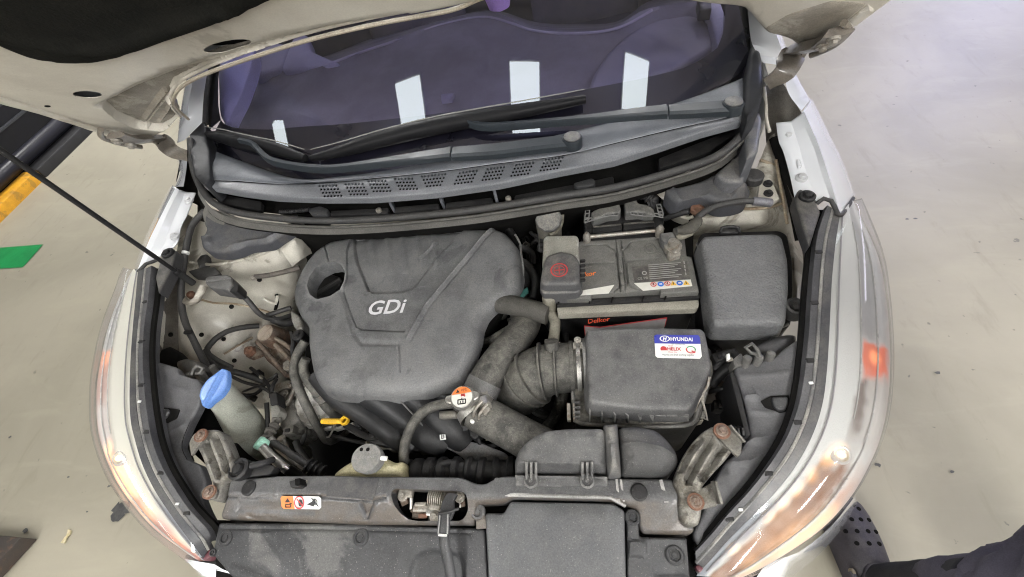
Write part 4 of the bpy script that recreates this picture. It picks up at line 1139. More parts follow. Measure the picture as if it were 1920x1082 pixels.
for H, a_, b_ in ((hR, aR, bR), (hL, aL, bL)):
    if H is hR:
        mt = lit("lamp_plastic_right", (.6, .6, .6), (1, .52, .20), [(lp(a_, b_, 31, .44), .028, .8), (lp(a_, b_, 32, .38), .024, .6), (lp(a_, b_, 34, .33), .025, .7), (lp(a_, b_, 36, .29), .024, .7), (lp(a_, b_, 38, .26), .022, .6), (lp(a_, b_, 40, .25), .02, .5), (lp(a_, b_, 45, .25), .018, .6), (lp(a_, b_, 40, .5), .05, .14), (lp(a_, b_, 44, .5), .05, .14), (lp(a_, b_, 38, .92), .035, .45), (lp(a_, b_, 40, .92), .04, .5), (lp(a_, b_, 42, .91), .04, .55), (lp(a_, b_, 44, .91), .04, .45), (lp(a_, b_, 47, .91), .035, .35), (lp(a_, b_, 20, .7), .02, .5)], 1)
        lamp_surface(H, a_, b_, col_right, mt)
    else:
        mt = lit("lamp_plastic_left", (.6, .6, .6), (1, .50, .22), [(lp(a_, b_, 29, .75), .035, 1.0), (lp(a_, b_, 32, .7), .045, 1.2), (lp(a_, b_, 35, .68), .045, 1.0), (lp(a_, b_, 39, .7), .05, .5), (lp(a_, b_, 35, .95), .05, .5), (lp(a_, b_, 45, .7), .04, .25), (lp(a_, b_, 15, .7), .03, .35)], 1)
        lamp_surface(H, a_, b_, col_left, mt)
    def on_bowl(i, t, up=.0015):
        s = i / 49
        bowl = .014 * smo(s, .60, .68) * smo(t, .18, .35) * (1 - smo(t, .62, .8)) + .006 * smo(t, .40, .5) * (1 - smo(t, .7, .85)) * (1 - smo(s, .58, .62))
        return a_[i].lerp(b_[i], t) + Vector((0, 0, np.interp(t, [0, .25, .5, .82, 1], [0, .014, .022, .014, 0]) * .72 - .003 - bowl + up))
    tube("lamp_bezel", mat("bezel_satin", (.62, .61, .59), None, 20, .3, metal=.25, bump=0), H, [on_bowl(i, .74, .002) for i in range(4, 49, 2)], .0011, 6)
    tube("lamp_bezel", mat("bezel_satin", ()), H, [on_bowl(i, .45 if H is hR else .52, .002) for i in range(3, 29, 2)], .0009, 6)
    c_ = on_bowl(31, .46, .002)
    lathe("bulb_shroud", mat("bezel_satin", ()), H, c_, [(.014, -.004), (.0145, .001), (.012, .004), (.010, .0035), (.009, 0), (.0003, -.001)], Vector((0, -.3, 1)), 22)
    lathe("bulb", glow2_m, H, c_, [(.0055, 0), (.006, .003), (.004, .006), (.0003, .007)], Vector((0, -.3, 1)), 14)
    tube("lamp_seam", mat("seam_line", (.3, .29, .3), None, 30, .4, bump=0), H, [a_[i].lerp(b_[i], .11) + Vector((0, 0, .0045)) for i in range(0, 50, 3)], .0012, 6)
# black finisher between lens and bay edge
def lift(L, dx, dy, dz): return [(p[0] + dx, p[1] + dy, p[2] + dz) for p in L]
grR = [(1546, 388, .862), (1527, 440, .852), (1519, 500, .842), (1514, 560, .832), (1510, 620, .822), (1506, 660, .812), (1500, 712, .802), (1490, 762, .792), (1471, 815, .78), (1441, 865, .768), (1404, 915, .755), (1365, 958, .742), (1330, 1000, .725), (1302, 1030, .708)]
grL = [(291, 500, .858), (285, 560, .85), (278, 610, .84), (275, 662, .83), (278, 720, .818), (285, 780, .806), (295, 830, .796), (313, 876, .785), (336, 915, .772), (358, 948, .758), (380, 972, .742), (398, 992, .725), (404, 1012, .705)]
def edge_trim(inner, gro, nm):
    I = [pt(p) for p in inner]; G_ = [pt(p) for p in gro]
    n = 60
    i_, g_ = crspline(I, n), crspline(G_, n)
    def row(t, dz): return [a.lerp(b, t) + Vector((0, 0, dz)) for a, b in zip(i_, g_)]
    def quad(name, m, spec_, par):
        rr = [row(t, d) for t, d in spec_]
        return fin(name, [v for r_ in rr for v in r_], [(j * n + i, j * n + i + 1, j * n + n + i + 1, j * n + n + i) for j in range(len(rr) - 1) for i in range(n - 1)], m, par, None, 30)
    o = quad("lamp_finisher", mat("finisher_dark", (.032, .034, .042), (.045, .046, .053), 6, .4, dust=.25, bump=.1), [(-.02, -.004), (.04, .004), (.42, .006), (.47, .002), (.50, -.012)], car)
    tube("finisher_lip", mat("finisher_lip", (.35, .34, .31), (.12, .12, .12), 14, .45, bump=.1), o, row(.50, .004), .0026, 6, 80)
    quad("shield_edge", side_m, [(.50, -.012), (.53, .004), (.90, .006), (.96, .0), (1.0, -.016), (1.04, -.03)], o)
    for k in (9, 18, 27, 36, 44, 52):
        q = i_[k].lerp(g_[k], .72) + Vector((0, 0, .006))
        prism("edge_tab", black_m, o, [q + Vector((a, b, 0)) for a, b in ((-.006, -.004), (.006, -.004), (.006, .004), (-.006, .004))], None, .006, .0012)
    for k in (30, 50):
        q = i_[k].lerp(g_[k], .62) + Vector((0, 0, .008))
        prism("edge_fleck", white_p, o, [q + Vector((a, b, 0)) for a, b in ((-.003, -.002), (.003, -.002), (.003, .002), (-.003, .002))], None, .002, .0005)
    tube("shield_groove", dark_m, o, [g_[i] + Vector((0, 0, -.012)) for i in range(0, n, 2)], .006, 6, 60)
    return o
edge_trim(innerR, grR, "R"); edge_trim(innerL, grL, "L")
# tips of the lamps: small dark red corner pieces
prism("lamp_tip", mat("lamp_tip", (.16, .05, .06), (.1, .04, .05), 40, .35, bump=0), hL, [(372, 1042), (384, 1052), (398, 1040), (392, 1030), (380, 1046)], .705, .02, .002)
prism("lamp_tip", mat("lamp_tip", (.16, .05, .06)), hR, [(1303, 1062), (1312, 1075), (1320, 1066), (1310, 1058)], .705, .02, .002)

# --- bumper skin
bump = loft("bumper", white_m, car, [
    [(1603, 930, .672), (1560, 985, .660), (1500, 1034, .652), (1420, 1078, .648), Vector((.42, -.20, .66)), Vector((.22, -.245, .675)), Vector((0, -.255, .68)), Vector((-.2, -.235, .675)), Vector((-.34, -.18, .672)), (452, 1088, .69), (425, 1072, .69), (402, 1058, .69)],
    [(1606, 935, .60), (1568, 990, .58), (1518, 1038, .58), (1470, 1082, .58), Vector((.47, -.235, .61)), Vector((.24, -.285, .62)), Vector((0, -.295, .62)), Vector((-.22, -.275, .62)), Vector((-.38, -.22, .62)), (408, 1100, .64), (370, 1076, .64), (346, 1042, .655)],
    [(1606, 945, .3), (1572, 1000, .3), (1525, 1050, .3), (1475, 1095, .3), Vector((.48, -.25, .3)), Vector((.25, -.30, .3)), Vector((0, -.31, .3)), Vector((-.23, -.29, .3)), Vector((-.42, -.235, .3)), Vector((-.5, -.19, .3)), Vector((-.58, -.13, .3)), Vector((-.65, -.05, .3))]], 60, 14, ang=60)
# car body behind: roof and door sides (simple, they stand behind the bonnet)
loft("roof", white_m, car, [[Vector((x, 1.45 + .35 * x * x, 1.43 - .1 * x * x)) for x in np.linspace(-.56, .56, 7)], [Vector((x, 2.2, 1.47 - .1 * x * x)) for x in np.linspace(-.58, .58, 7)], [Vector((x, 3.2, 1.40 - .1 * x * x)) for x in np.linspace(-.55, .55, 7)]], 14, 10, thick=.01)
for s in (-1, 1):
    loft("body_side", white_m, car, [[Vector((s * .70, 1.02, .96)), Vector((s * .74, 1.9, .98)), Vector((s * .72, 3.3, 1.0))], [Vector((s * .82, 1.0, .7)), Vector((s * .84, 1.9, .7)), Vector((s * .8, 3.4, .7))], [Vector((s * .80, 1.0, .28)), Vector((s * .82, 1.9, .28)), Vector((s * .78, 3.4, .28))]], 14, 8, thick=.01)
    loft("side_glass", glass("side_glass", (.35, .35, .4)), car, [[Vector((s * .70, 1.05, .97)), Vector((s * .73, 1.9, .99)), Vector((s * .70, 3.1, 1.01))], [Vector((s * .57, 1.55, 1.39)), Vector((s * .60, 2.2, 1.42)), Vector((s * .58, 3.1, 1.36))]], 12, 4)
# ================================================================== ENGINE BAY
W = lambda x, y, z: Vector((x, y, z))
# dark bottom and engine mass
prism("undertray", dark_m, car, [W(-.66, -.12, .30), W(.66, -.12, .30), W(.68, .75, .30), W(-.68, .75, .30)], None, .02, 0)
prism("engine_block", dark_m, car, [pt(q, .72) for q in ((590, 470), (940, 440), (960, 560), (860, 700), (740, 760), (620, 740), (585, 640))], None, .36, .01, .02)
prism("gearbox", dark_m, car, [pt(q, .56) for q in ((930, 620), (1080, 620), (1090, 760), (1000, 830), (900, 790))], None, .24, .01, .02)
# radiator with fan shroud in front of the engine
prism("radiator", dark_m, car, [pt(q, .66) for q in ((640, 892), (965, 892), (965, 915), (640, 915))], None, .33, .004)
prism("fan_shroud", mat("shroud_grey", (.21, .21, .22), (.16, .16, .168), 12, .55, dust=.3, bump=.2), car, [(828, 836), (868, 826), (905, 832), (950, 850), (965, 872), (962, 886), (935, 884), (928, 872), (895, 868), (880, 872), (868, 858), (850, 846)], .685, .008, .002, .01)
tube("fan_hose", black_m, car, [(760, 890, .69), (800, 886, .70), (870, 884, .705), (925, 886, .705), (968, 884, .70)], .0225, 16, corr=(.024, .006))
tube("fan_hose", black_m, car, [(815, 900, .70), (818, 878, .72), (838, 866, .725), (856, 870, .72)], .005, 8)

# --- engine cover
ec = [(602.6, 449), (616, 442), (655, 435), (694, 430), (738, 426), (791, 421), (833, 419), (866, 416), (924, 417), (944, 424), (960, 440), (970, 455), (973, 471), (977, 507), (974, 524), (966, 538), (944, 555), (921, 571), (908, 585), (899, 605), (895, 630), (889, 650), (878, 671), (869, 689), (858, 707), (840, 720), (803, 729), (790, 737), (752, 740), (700, 741), (666, 740), (625, 738), (600, 728), (586, 714), (577, 695), (571, 661), (568, 637), (568, 605), (561, 591), (550, 577), (543, 563), (540, 546), (543, 530), (553, 505), (566, 483), (583, 463)]
ech = [(575, 535), (579, 519), (591, 502), (611, 492), (627, 490), (640, 496), (647, 510), (645, 527), (637, 543), (619, 555), (594, 561), (580, 552)]
ecz = plane3((600, 450, .815), (950, 430, .815), (700, 740, .775))
vcol = [(657, 438), (666, 488), (677, 520), (688, 543), (697, 548), (750, 548), (764, 544), (774, 537), (816, 482), (846, 449), (872, 417), (800, 421), (700, 430)]
vout = [(640, 545), (650, 578), (666, 614), (677, 618), (758, 621), (766, 612), (799, 571), (883, 471), (924, 418), (866, 416), (700, 428), (655, 436), (648, 470), (648, 520)]
ribs = []
for k in range(5):
    x0 = 690 + k * 29
    ribs.append(('line', [(x0, 440 - k * 2), (x0 + 6, 475), (x0 + 10, 505 - k * 3)], .012, .0042))
feats = [('area', vout, .003, -.0055), ('area', vcol, .0026, -.0075),
         ('line', [(924, 418), (883, 471), (799, 571), (762, 637)], .0045, .0045), ('line', [(930, 420), (888, 474), (804, 575), (768, 640)], .003, -.003),
         ('line', [(657, 436), (666, 488), (688, 543)], .0026, -.003), ('line', [(846, 449), (816, 482), (774, 537)], .0026, -.002),
         ('line', [(640, 545), (652, 582), (666, 628), (678, 643), (745, 645)], .008, -.004), ('line', [(603, 452), (611, 470), (617, 490)], .003, -.004),
         ('line', [(744, 648), (746, 672), (747, 698)], .004, .002), ('line', [(748, 648), (750, 672), (751, 698)], .0022, -.002),
         ('line', [(677, 618), (758, 621)], .0028, -.0025),
         ('line', [(784, 478), (793, 467), (806, 456), (815, 444)], .0022, .0025), ('line', [(784, 482), (797, 470), (811, 458), (820, 446)], .0022, -.0045),
         ('fn', lambda x, y, d: -.014 * np.exp(-(d / .020) ** 1.3))] + ribs
engine = relief("engine_cover", cover_m, car, ec, ecz, .022, .016, feats, [ech], sp=.0056, r=.006, flare=.003, hskirt=.04, ang=50, label="dusty grey engine cover with silver lettering")
ecd = lambda x, y: ecz(x, y) - .0045
text("GDi", silver_p, engine, (690, 592), (760, 587), ecd, .0016, "lettering", .92, .18, .018)
# paler lip along the cover's right and lower border
tube("cover_rim", mat("cover_rim", (.36, .355, .335), (.2, .198, .19), 30, .5, bump=.15), engine, [pt(p, lambda x, y: ecz(x, y) - .036) for p in ((966, 440), (975, 457), (977, 475), (981, 507), (978, 526), (969, 541), (947, 558), (924, 574), (911, 588), (902, 606), (898, 631), (892, 652), (881, 673), (872, 691), (861, 709), (843, 723), (805, 732), (792, 740), (752, 743), (700, 744), (666, 743), (624, 741))], .0024, 8, 120)
relief("cover_edge", mat("cover_lip", (.30, .30, .29), (.2, .2, .19), 30, .5, bump=.1), engine, [(977, 507), (974, 524), (966, 538), (944, 555), (921, 571), (908, 585), (899, 605), (895, 630), (878, 671), (858, 707), (840, 720), (803, 729), (790, 737), (700, 742), (625, 739), (600, 729), (598, 731), (624, 742), (700, 745), (792, 740.5), (805, 732), (843, 723), (861, 709), (881, 673), (898, 631), (902, 606), (910.5, 587), (923, 573.5), (946, 557.5), (969, 540), (977, 526), (980, 507)], lambda x, y: ecz(x, y) - .034, .003, .001, sp=.01, r=0)
# oil filler visible through the hole
lathe("oil_filler_cap", black_m, car, (618, 540, .73), [(.034, -.03), (.034, .004), (.03, .010), (.0003, .010)], seg=24, lob=(8, .05))
bar("oil_filler_grip", rubber_m, car, (594, 552, .742), (640, 524, .742), .008, .014, .003)
# intake manifold runners below the cover
for pts_, r_ in (([(600, 700, .735), (640, 745, .715), (690, 775, .70), (740, 812, .69), (775, 835, .67)], .026), ([(660, 720, .73), (715, 748, .72), (760, 780, .705), (800, 815, .69), (835, 830, .67)], .030), ([(735, 720, .73), (775, 742, .72), (815, 770, .71), (850, 805, .69), (870, 825, .67)], .030), ([(800, 715, .73), (835, 738, .722), (865, 765, .71), (880, 800, .69)], .022)):
    tube("intake_runner", mat("runner_plastic", (.019, .02, .022), (.012, .012, .013), 8, .45, spec=.3, dust=.35, dcol=(.06, .06, .059), bump=.12), car, pts_, r_, 18)
for pts_ in ([(684, 742, .744), (730, 765, .735), (768, 795, .722), (800, 832, .70)], [(742, 742, .744), (768, 770, .735), (790, 795, .722), (800, 812, .712)]):
    tube("runner_seam", mat("seam_grey", (.14, .14, .135), None, 20, .5, bump=.1), car, pts_, .0018, 6)
prism("manifold_flange", black_m, car, [(640, 800), (700, 832), (780, 846), (860, 832), (880, 812), (872, 806), (850, 824), (780, 836), (705, 820), (650, 790)], .675, .02, .003)
prism("wire_tag", white_p, car, [(824, 815), (835, 814), (836, 824), (825, 825)], .715, .002, .0005)
text("B", black_p, car, (827, 823), (833, 823), .715, .001, "lettering", 1.1)
# alternator
alt = lathe("alternator", alu_m, car, (612, 752, .60), [(.03, -.05), (.062, -.045), (.066, -.01), (.066, .012), (.058, .03), (.05, .045), (.02, .05), (.0003, .05)], W(.25, -.45, .85), 36, lob=(18, .02))
for k in range(7):
    a = -.5 + k * .42
    q = pt((612, 752, .60)) + W(-.048 * math.cos(a) - .01, -.045 * math.sin(a), .03)
    bar("cooling_fin", alu_m, alt, q, q + W(-.012 * math.cos(a), -.012 * math.sin(a), -.035), .004, .012, .001)
relief("alternator_cover", alu_m, alt, [(572, 700), (590, 700), (606, 718), (618, 740), (628, 756), (622, 770), (602, 768), (585, 745), (572, 722)], .655, .05, .008, sp=.01, r=.008)
for k, (x, y) in enumerate(((565, 758), (566, 770), (570, 782), (578, 793), (588, 801), (650, 800), (630, 806), (610, 806), (668, 796))):
    bar("cooling_fin", alu_m, alt, (x, y, .625), (x + 16, y - 5, .632), .006, .012, .001)
# dipstick
dip = tube("dipstick", yellow_m, car, [(604, 789.5, .70), (620, 790, .702), (640, 790, .704)], [.0058, .0062, .0052], 10, flat=.8, label="yellow oil dipstick handle")
lathe("dipstick_ring", yellow_m, dip, (646, 789, .704), [(.0085, -.004), (.0095, 0), (.0085, .004), (.005, .004), (.0045, 0), (.005, -.004)], seg=20)
tube("dipstick_rod", zinc_m, dip, [(628, 796, .69), (622, 810, .66), (615, 820, .63), (604, 812, .6)], .0022, 6)
prism("sensor_plug", plast_m, car, [(655, 798), (676, 796), (680, 810), (666, 814), (654, 809)], .67, .03, .003)
prism("sensor_plug", black_m, car, [(664, 783), (676, 784), (676, 800), (664, 800)], .675, .03, .003)
# heater / coolant hoses left of the cover
tube("coolant_hose", hose_m, car, [(572, 640, .75), (556, 668, .74), (552, 700, .725), (566, 742, .70), (590, 790, .66), (612, 826, .61), (632, 824, .58), (655, 806, .57)], [.0098, .0098, .0098, .0098, .0088, .0075, .006], 12)
tube("coolant_hose", hose_m, car, [(574, 672, .755), (568, 690, .745), (578, 715, .735), (594, 735, .72), (606, 750, .70)], .0098, 12)
tube("hose_clamp", bright_m, car, [(596, 738, .718), (606, 748, .70)], [.012, .0122], 14, caps=False)
tube("coolant_elbow", hose_m, car, [(607, 752, .70), (618, 765, .68), (628, 775, .66), (640, 790, .62)], [.012, .013, .014], 12)

# --- large hoses, filler neck and cap
neck = tube("filler_neck", mat("neck_alu", (.16, .155, .14), (.1, .095, .085), 30, .6, metal=.2, dust=.5, bump=.3), car, [(866, 748, .755), (885, 745, .75), (905, 740, .742)], [.020, .026, .031], 18)
tube("neck_body", mat("neck_alu", ()), neck, [(868, 750, .765), (868, 765, .70), (868, 790, .64)], [.017, .022, .024], 18)
tube("upper_hose", hose_m, car, [(903, 728, .742), (918, 700, .75), (940, 668, .752), (966, 638, .748), (985, 608, .73), (984, 585, .70), (975, 560, .66)], [.0315, .031, .030, .031, .033, .033, .032], 20)
tube("hose_clamp", plast_m, car, [(900, 736, .741), (910, 715, .747)], [.0335, .0335], 20, caps=False)
lower = tube("upper_hose", hose_m, car, [(890, 770, .742), (912, 782, .74), (945, 800, .735), (985, 822, .728), (1020, 842, .715), (1045, 858, .69)], [.033, .034, .0335, .034, .036, .037], 20)
tube("hose_clamp", bright_m, lower, [(890, 762, .745), (898, 776, .743)], [.037, .037], 20, caps=False)
for a, b in (((888, 788, .755), (904, 752, .79)), ((898, 792, .755), (914, 758, .785))):
    tube("clamp_wire", zinc_m, lower, [pt(a), pt(((a[0] + b[0]) / 2 - 6, (a[1] + b[1]) / 2, .785)), pt(b)], .0026, 8)
prism("clamp_tab", metal_m, lower, [(903, 757), (919, 752), (923, 762), (912, 780), (897, 778)], .785, .004, .0012)
prism("clamp_tab", zinc_m, lower, [(904, 770), (916, 762), (920, 768), (908, 778)], .788, .003, .0008)
lathe("clamp_end", white_p, lower, (886, 790, .765), [(.004, -.003), (.0042, .002), (.001, .004)], seg=10)
# radiator cap
RZ = .80
rc = lathe("radiator_cap", bright_m, car, (866.5, 745, RZ), [(.018, -.018), (.0205, -.008), (.0215, -.002), (.0205, .0005), (.0002, .0012)], seg=40, label="metal radiator cap with orange and white warning print")
for pts_ in ([(856, 736), (846, 740), (836, 742), (833, 749), (837, 756), (846, 758), (856, 760), (862, 750)], [(878, 734), (886, 732), (896, 734), (899, 741), (894, 748), (886, 752), (876, 760), (870, 748)]):
    relief("cap_ear", bright_m, rc, pts_, RZ - .001, .007, .003, sp=.004, r=.006)
zc = lambda x, y: RZ + .0012
rcc = pt((866.5, 745, RZ))
def cpt(x, y): return W(rcc.x + x, rcc.y + y, RZ + .002)
fin("cap_label", [cpt(.0182 * math.cos(a), .0182 * math.sin(a)) for a in np.linspace(math.radians(28), math.radians(168), 24)], [tuple(range(24))], orange_m, rc, None, 0)
fin("cap_label", [cpt(.0182 * math.cos(a), .0182 * math.sin(a)) for a in np.linspace(math.radians(170), math.radians(386), 30)], [tuple(range(30))], cream_p, rc, None, 0)
fin("warning_mark", [(856, 741, RZ), (865, 738.5, RZ), (859, 732, RZ)] and [pt((855, 737, RZ + .0026)), pt((862, 736, RZ + .0026)), pt((858, 730, RZ + .0026))], [(0, 1, 2)], black_p, rc, None, 0)
text("위험", black_p, rc, (864, 735), (876, 733), RZ + .0026, 0, "lettering", .9)
for a, b in (((865, 743), (871, 738)), ((865, 739), (872, 743)), ((864, 741), (872, 740.5))):
    bar("warning_cross", red_m, rc, pt(a, RZ + .0024), pt(b, RZ + .0024), .0018, .0008, 0)
for a, b in (((858.5, 750), (858.5, 758)), ((873, 748), (873, 756)), ((858.5, 758), (873, 756)), ((858.5, 750), (873, 748)), ((863, 752), (863, 756)), ((868, 751), (868, 755)), ((866, 746), (866, 749))):
    bar("pictogram_line", black_p, rc, pt(a, RZ + .0024), pt(b, RZ + .0024), .0016, .0008, 0)
tube("overflow_hose", hose_m, car, [(850, 756, .765), (820, 760, .765), (795, 771, .762), (776, 792, .755), (761, 825, .74), (757, 855, .72), (762, 890, .68)], .0092, 12)
tube("fuel_rail", metal_m, car, [(826, 779, .735), (845, 778, .735), (866, 776, .73)], .008, 10)
tube("wire_loop", black_m, car, [(852, 775, .72), (858, 800, .70), (866, 812, .69), (852, 822, .67), (820, 828, .65), (790, 832, .64)], .0035, 8)
tube("wire_loop", black_m, car, [(868, 785, .7), (862, 795, .7), (860, 806, .69)], .005, 8)
prism("sensor_plug", black_m, car, [(876, 795), (893, 790), (902, 812), (892, 824), (882, 820)], .70, .03, .004)
tube("wire_loop", black_m, car, [(895, 820, .69), (902, 834, .68), (914, 839, .675), (930, 834, .67), (946, 826, .66)], .005, 8)
tube("wire_loop", black_m, car, [(860, 820, .66), (885, 836, .655), (910, 841, .655), (940, 832, .65)], .0045, 8)
tube("wire_loop", beige_m, car, [(904, 818, .68), (910, 812, .682), (914, 818, .68), (912, 826, .675)], .002, 6)

# --- right of the cover: pipes and plugs
tube("insulated_duct", mat("foam_duct", (.058, .055, .048), (.045, .043, .038), 14, .8, dust=.6, dcol=(.12, .115, .1), bump=.2), car, [(918, 566, .765), (950, 571, .765), (985, 578, .765), (1028, 590, .765)], .0205, 18, n=12)
tube("breather_hose", beige_m, car, [(1026, 583, .755), (1036, 592, .755), (1041, 606, .752), (1039, 628, .75), (1037, 645, .748)], .0108, 14)
tube("breather_hose", hose_m, car, [(889, 645, .71), (915, 641, .722), (940, 627, .735), (962, 614, .742), (977, 608, .742), (990, 592, .735)], .0098, 12)
tube("hose_clamp", hose_m, car, [(972, 611, .742), (978, 607, .742)], .012, 12)
for pts_, r_, m_ in (([(905, 600, .69), (925, 598, .70), (942, 592, .70), (948, 582, .70)], .010, hose_m), ([(915, 580, .68), (925, 590, .68), (930, 600, .67)], .012, black_m),
                     ([(905, 612, .66), (925, 612, .66), (945, 600, .66)], .006, black_m), ([(940, 605, .68), (944, 590, .69), (950, 582, .7)], .003, zinc_m), ([(960, 585, .69), (968, 592, .69), (972, 600, .68)], .004, black_m),
                     ([(972, 462, .75), (990, 468, .745), (999, 478, .74), (998, 494, .73)], .0075, rubber_m), ([(975, 490, .74), (990, 498, .74), (1002, 520, .735), (1003, 545, .73), (998, 562, .73)], .0095, rubber_m),
                     ([(990, 470, .72), (1005, 450, .74), (1014, 452, .75), (1010, 470, .73)], .006, rubber_m), ([(955, 540, .72), (980, 530, .72), (990, 515, .72)], .02, black_m), ([(985, 440, .72), (1000, 460, .7), (1010, 500, .68)], .006, black_m),
                     ([(1008, 500, .70), (1010, 540, .7), (1005, 570, .7)], .008, black_m), ([(1025, 600, .66), (1045, 640, .66), (1060, 700, .6)], .008, black_m)):
    tube("coolant_pipe", m_, car, pts_, r_, 10)
prism("teal_label", teal_m, car, [(964, 553), (989, 538), (991, 548), (978, 560), (968, 558)], .735, .003, .0008)
prism("lime_clip", lime_m, car, [(905, 615), (911, 613), (913, 622), (910, 623), (909, 618), (905, 619)], .715, .004, .0008)
relief("throttle_body", metal_m, car, [(890, 672), (905, 668), (908, 682), (895, 695), (880, 692)], .74, .03, .012, sp=.006, r=.012)
tube("coolant_pipe", metal_m, car, [(876, 695, .72), (868, 706, .715), (858, 712, .71)], .007, 10)
relief("rear_cover", black_m, car, [(870, 416), (905, 410), (940, 412), (962, 424), (972, 445), (966, 452), (945, 425)], .77, .05, .012, sp=.012, r=.012)
relief("rear_cover", dark_m, car, [(590, 440), (640, 428), (760, 416), (860, 408), (860, 420), (740, 430), (640, 440), (600, 452)], .77, .05, .01, sp=.014, r=.01)

# --- inlet elbow
elb = tube("inlet_elbow", hose_m, car, [(1102, 686, .745), (1075, 688, .745), (1050, 690, .745), (1022, 694, .742), (1000, 706, .732), (982, 722, .71), (968, 735, .68), (950, 745, .63)], [.046, .046, .047, .050, .051, .050, .046, .044], 26)
for t_, r_ in (((1042, 691, .745), .0515), ((1018, 696, .742), .0545), ((1000, 706, .733), .0555), ((986, 718, .716), .0545)):
    c_ = pt(t_)
    i = {1042: W(-1, -.0, 0), 1018: W(-1, -.06, -.1), 1000: W(-.8, -.25, -.45), 986: W(-.65, -.3, -.6)}[t_[0]]
    lathe("elbow_rib", hose_m, elb, c_, [(r_ - .007, -.003), (r_, -.0016), (r_, .0016), (r_ - .007, .003)], i, 32)
tube("elbow_seam", hose_m, elb, [pt((1065, 674, .787)), pt((1035, 676, .789)), pt((1008, 683, .782)), pt((990, 694, .768)), pt((978, 706, .748))], .0035, 8)
c_ = pt((1085, 688, .745))
for k, (dx, r_, m_) in enumerate(((0, .0505, bright_m), (.012, .0525, plast_m), (.022, .0500, hose_m), (-.012, .049, hose_m))):
    lathe("elbow_clamp", m_, elb, c_ + W(dx, 0, 0), [(r_ - .006, -.004), (r_, -.0035), (r_, .0035), (r_ - .006, .004)], W(1, 0, 0), 36)
bolt(elb, pt((1083, 637, .80)), .0065, zinc_m, axis=W(0, .2, 1), name="clamp_screw")
prism("clamp_tab", zinc_m, elb, [(1074, 642), (1080, 641), (1080, 652), (1074, 653)], .795, .012, .001)
prism("clamp_tab", zinc_m, elb, [(1086, 642), (1092, 641), (1093, 652), (1087, 653)], .795, .012, .001)
lathe("elbow_spigot", hose_m, elb, (1037, 668, .772), [(.0165, -.01), (.0165, .01), (.013, .012), (.013, .03)], W(-.02, .5, .6), 20)
lathe("hose_clamp", bright_m, elb, (1037, 648, .762), [(.0145, -.006), (.0155, -.004), (.0155, .004), (.0145, .006)], W(-.02, .6, .3), 20)
prism("clamp_tab", zinc_m, elb, [(1021, 636), (1027, 635), (1028, 645), (1022, 646)], .77, .01, .001)
tube("resonator_duct", mat("duct_dark", (.05, .049, .045), (.038, .037, .034), 10, .7, dust=.35, bump=.2), car, [(990, 735, .67), (965, 735, .66), (935, 738, .645), (905, 728, .62)], [.044, .046, .046, .04], 22)
for q, r_ in (((948, 693, .70), .006), ((955, 688, .70), .005), ((940, 700, .70), .004)): lathe("bracket_nut", metal_m, car, q, [(r_, -.01), (r_, .004), (.0003, .006)], seg=10)
tube("drain_pipe", hose_m, car, [(1058, 720, .68), (1052, 750, .66), (1040, 785, .63), (1022, 806, .60)], .0125, 12)
tube("drain_pipe", rubber_m, car, [(990, 758, .62), (1005, 772, .62), (1025, 780, .62), (1040, 778, .62)], .008, 10)

# --- air cleaner box
AZ = plane3((1100, 620, .812), (1320, 620, .806), (1200, 768, .80))
ab = [(1098, 624), (1101, 615), (1177, 612), (1236, 612), (1316, 614), (1324, 622), (1336, 684), (1333, 694), (1300, 762), (1290, 770), (1206, 769), (1109, 758), (1103, 750)]
air = relief("air_cleaner_box", plast_m, car, ab, AZ, .03, .009, [], [], sp=.009, r=.008, flare=.006, label="grey air cleaner box with a blue and white sticker")
lowz = .752
relief("box_base", mat("air_base_shaded", (.026, .026, .025), (.018, .018, .017), 12, .6, dust=.5, bump=.2, speck=.3), air, [(1074, 730), (1080, 720), (1104, 640), (1334, 650), (1338, 700), (1326, 745), (1312, 790), (1302, 798), (1206, 801), (1088, 796), (1077, 786)], lowz, .16, .004, sp=.014, r=.012)  # much darker than the lid: the shade on the base is in its colour
tube("box_flange", mat("flange_edge", (.2, .195, .18), (.12, .118, .11), 20, .6, bump=.2), air, [(1074, 735, lowz), (1077, 782, lowz), (1088, 794, lowz), (1140, 798, lowz), (1206, 800, lowz), (1284, 798, lowz), (1300, 790, lowz), (1308, 770, lowz), (1322, 735, lowz)], .0035, 8)
for k in range(9):
    x = 1106 + k * 22
    bar("box_rib", plast_m, air, (x, 783 + min(k, 5) * 1.2, .752), (x, 768 + min(k, 6) * 1.6, .782), .0025, .016, .0006)
for k in range(4):
    bar("box_rib", plast_m, air, (1074, 756 + k * 9, .757), (1088, 755 + k * 9, .757), .003, .008, .0006)
bar("box_latch", zinc_m, air, (1066, 758, .76), (1067, 790, .76), .006, .012, .001)
bar("box_latch", zinc_m, air, (1076, 758, .755), (1076, 790, .755), .003, .012, .001)
tube("spring_clip", zinc_m, air, [(1330, 706, .79), (1326, 728, .775), (1316, 742, .765), (1322, 770, .75), (1326, 788, .74), (1312, 780, .745)], .0022, 6)
tube("spring_clip", zinc_m, air, [(1316, 742, .765), (1306, 760, .76), (1303, 776, .75)], .0022, 6)
prism("clip_plate", metal_m, air, [(1307, 772), (1320, 770), (1323, 783), (1310, 785)], .748, .004, .0008)
st = AZ
stk = decal("sticker", white_p, air, [(1226.5, 630), (1230, 627.5), (1309, 628.5), (1312, 632), (1316, 668), (1312.5, 672.5), (1233, 670.5), (1229, 667)], st, .0012)
decal("sticker_band", bluep_m, air, [(1226.5, 630), (1230, 627.5), (1309, 628.5), (1312, 632), (1313.5, 644.5), (1227.5, 643.5)], st, .0021)
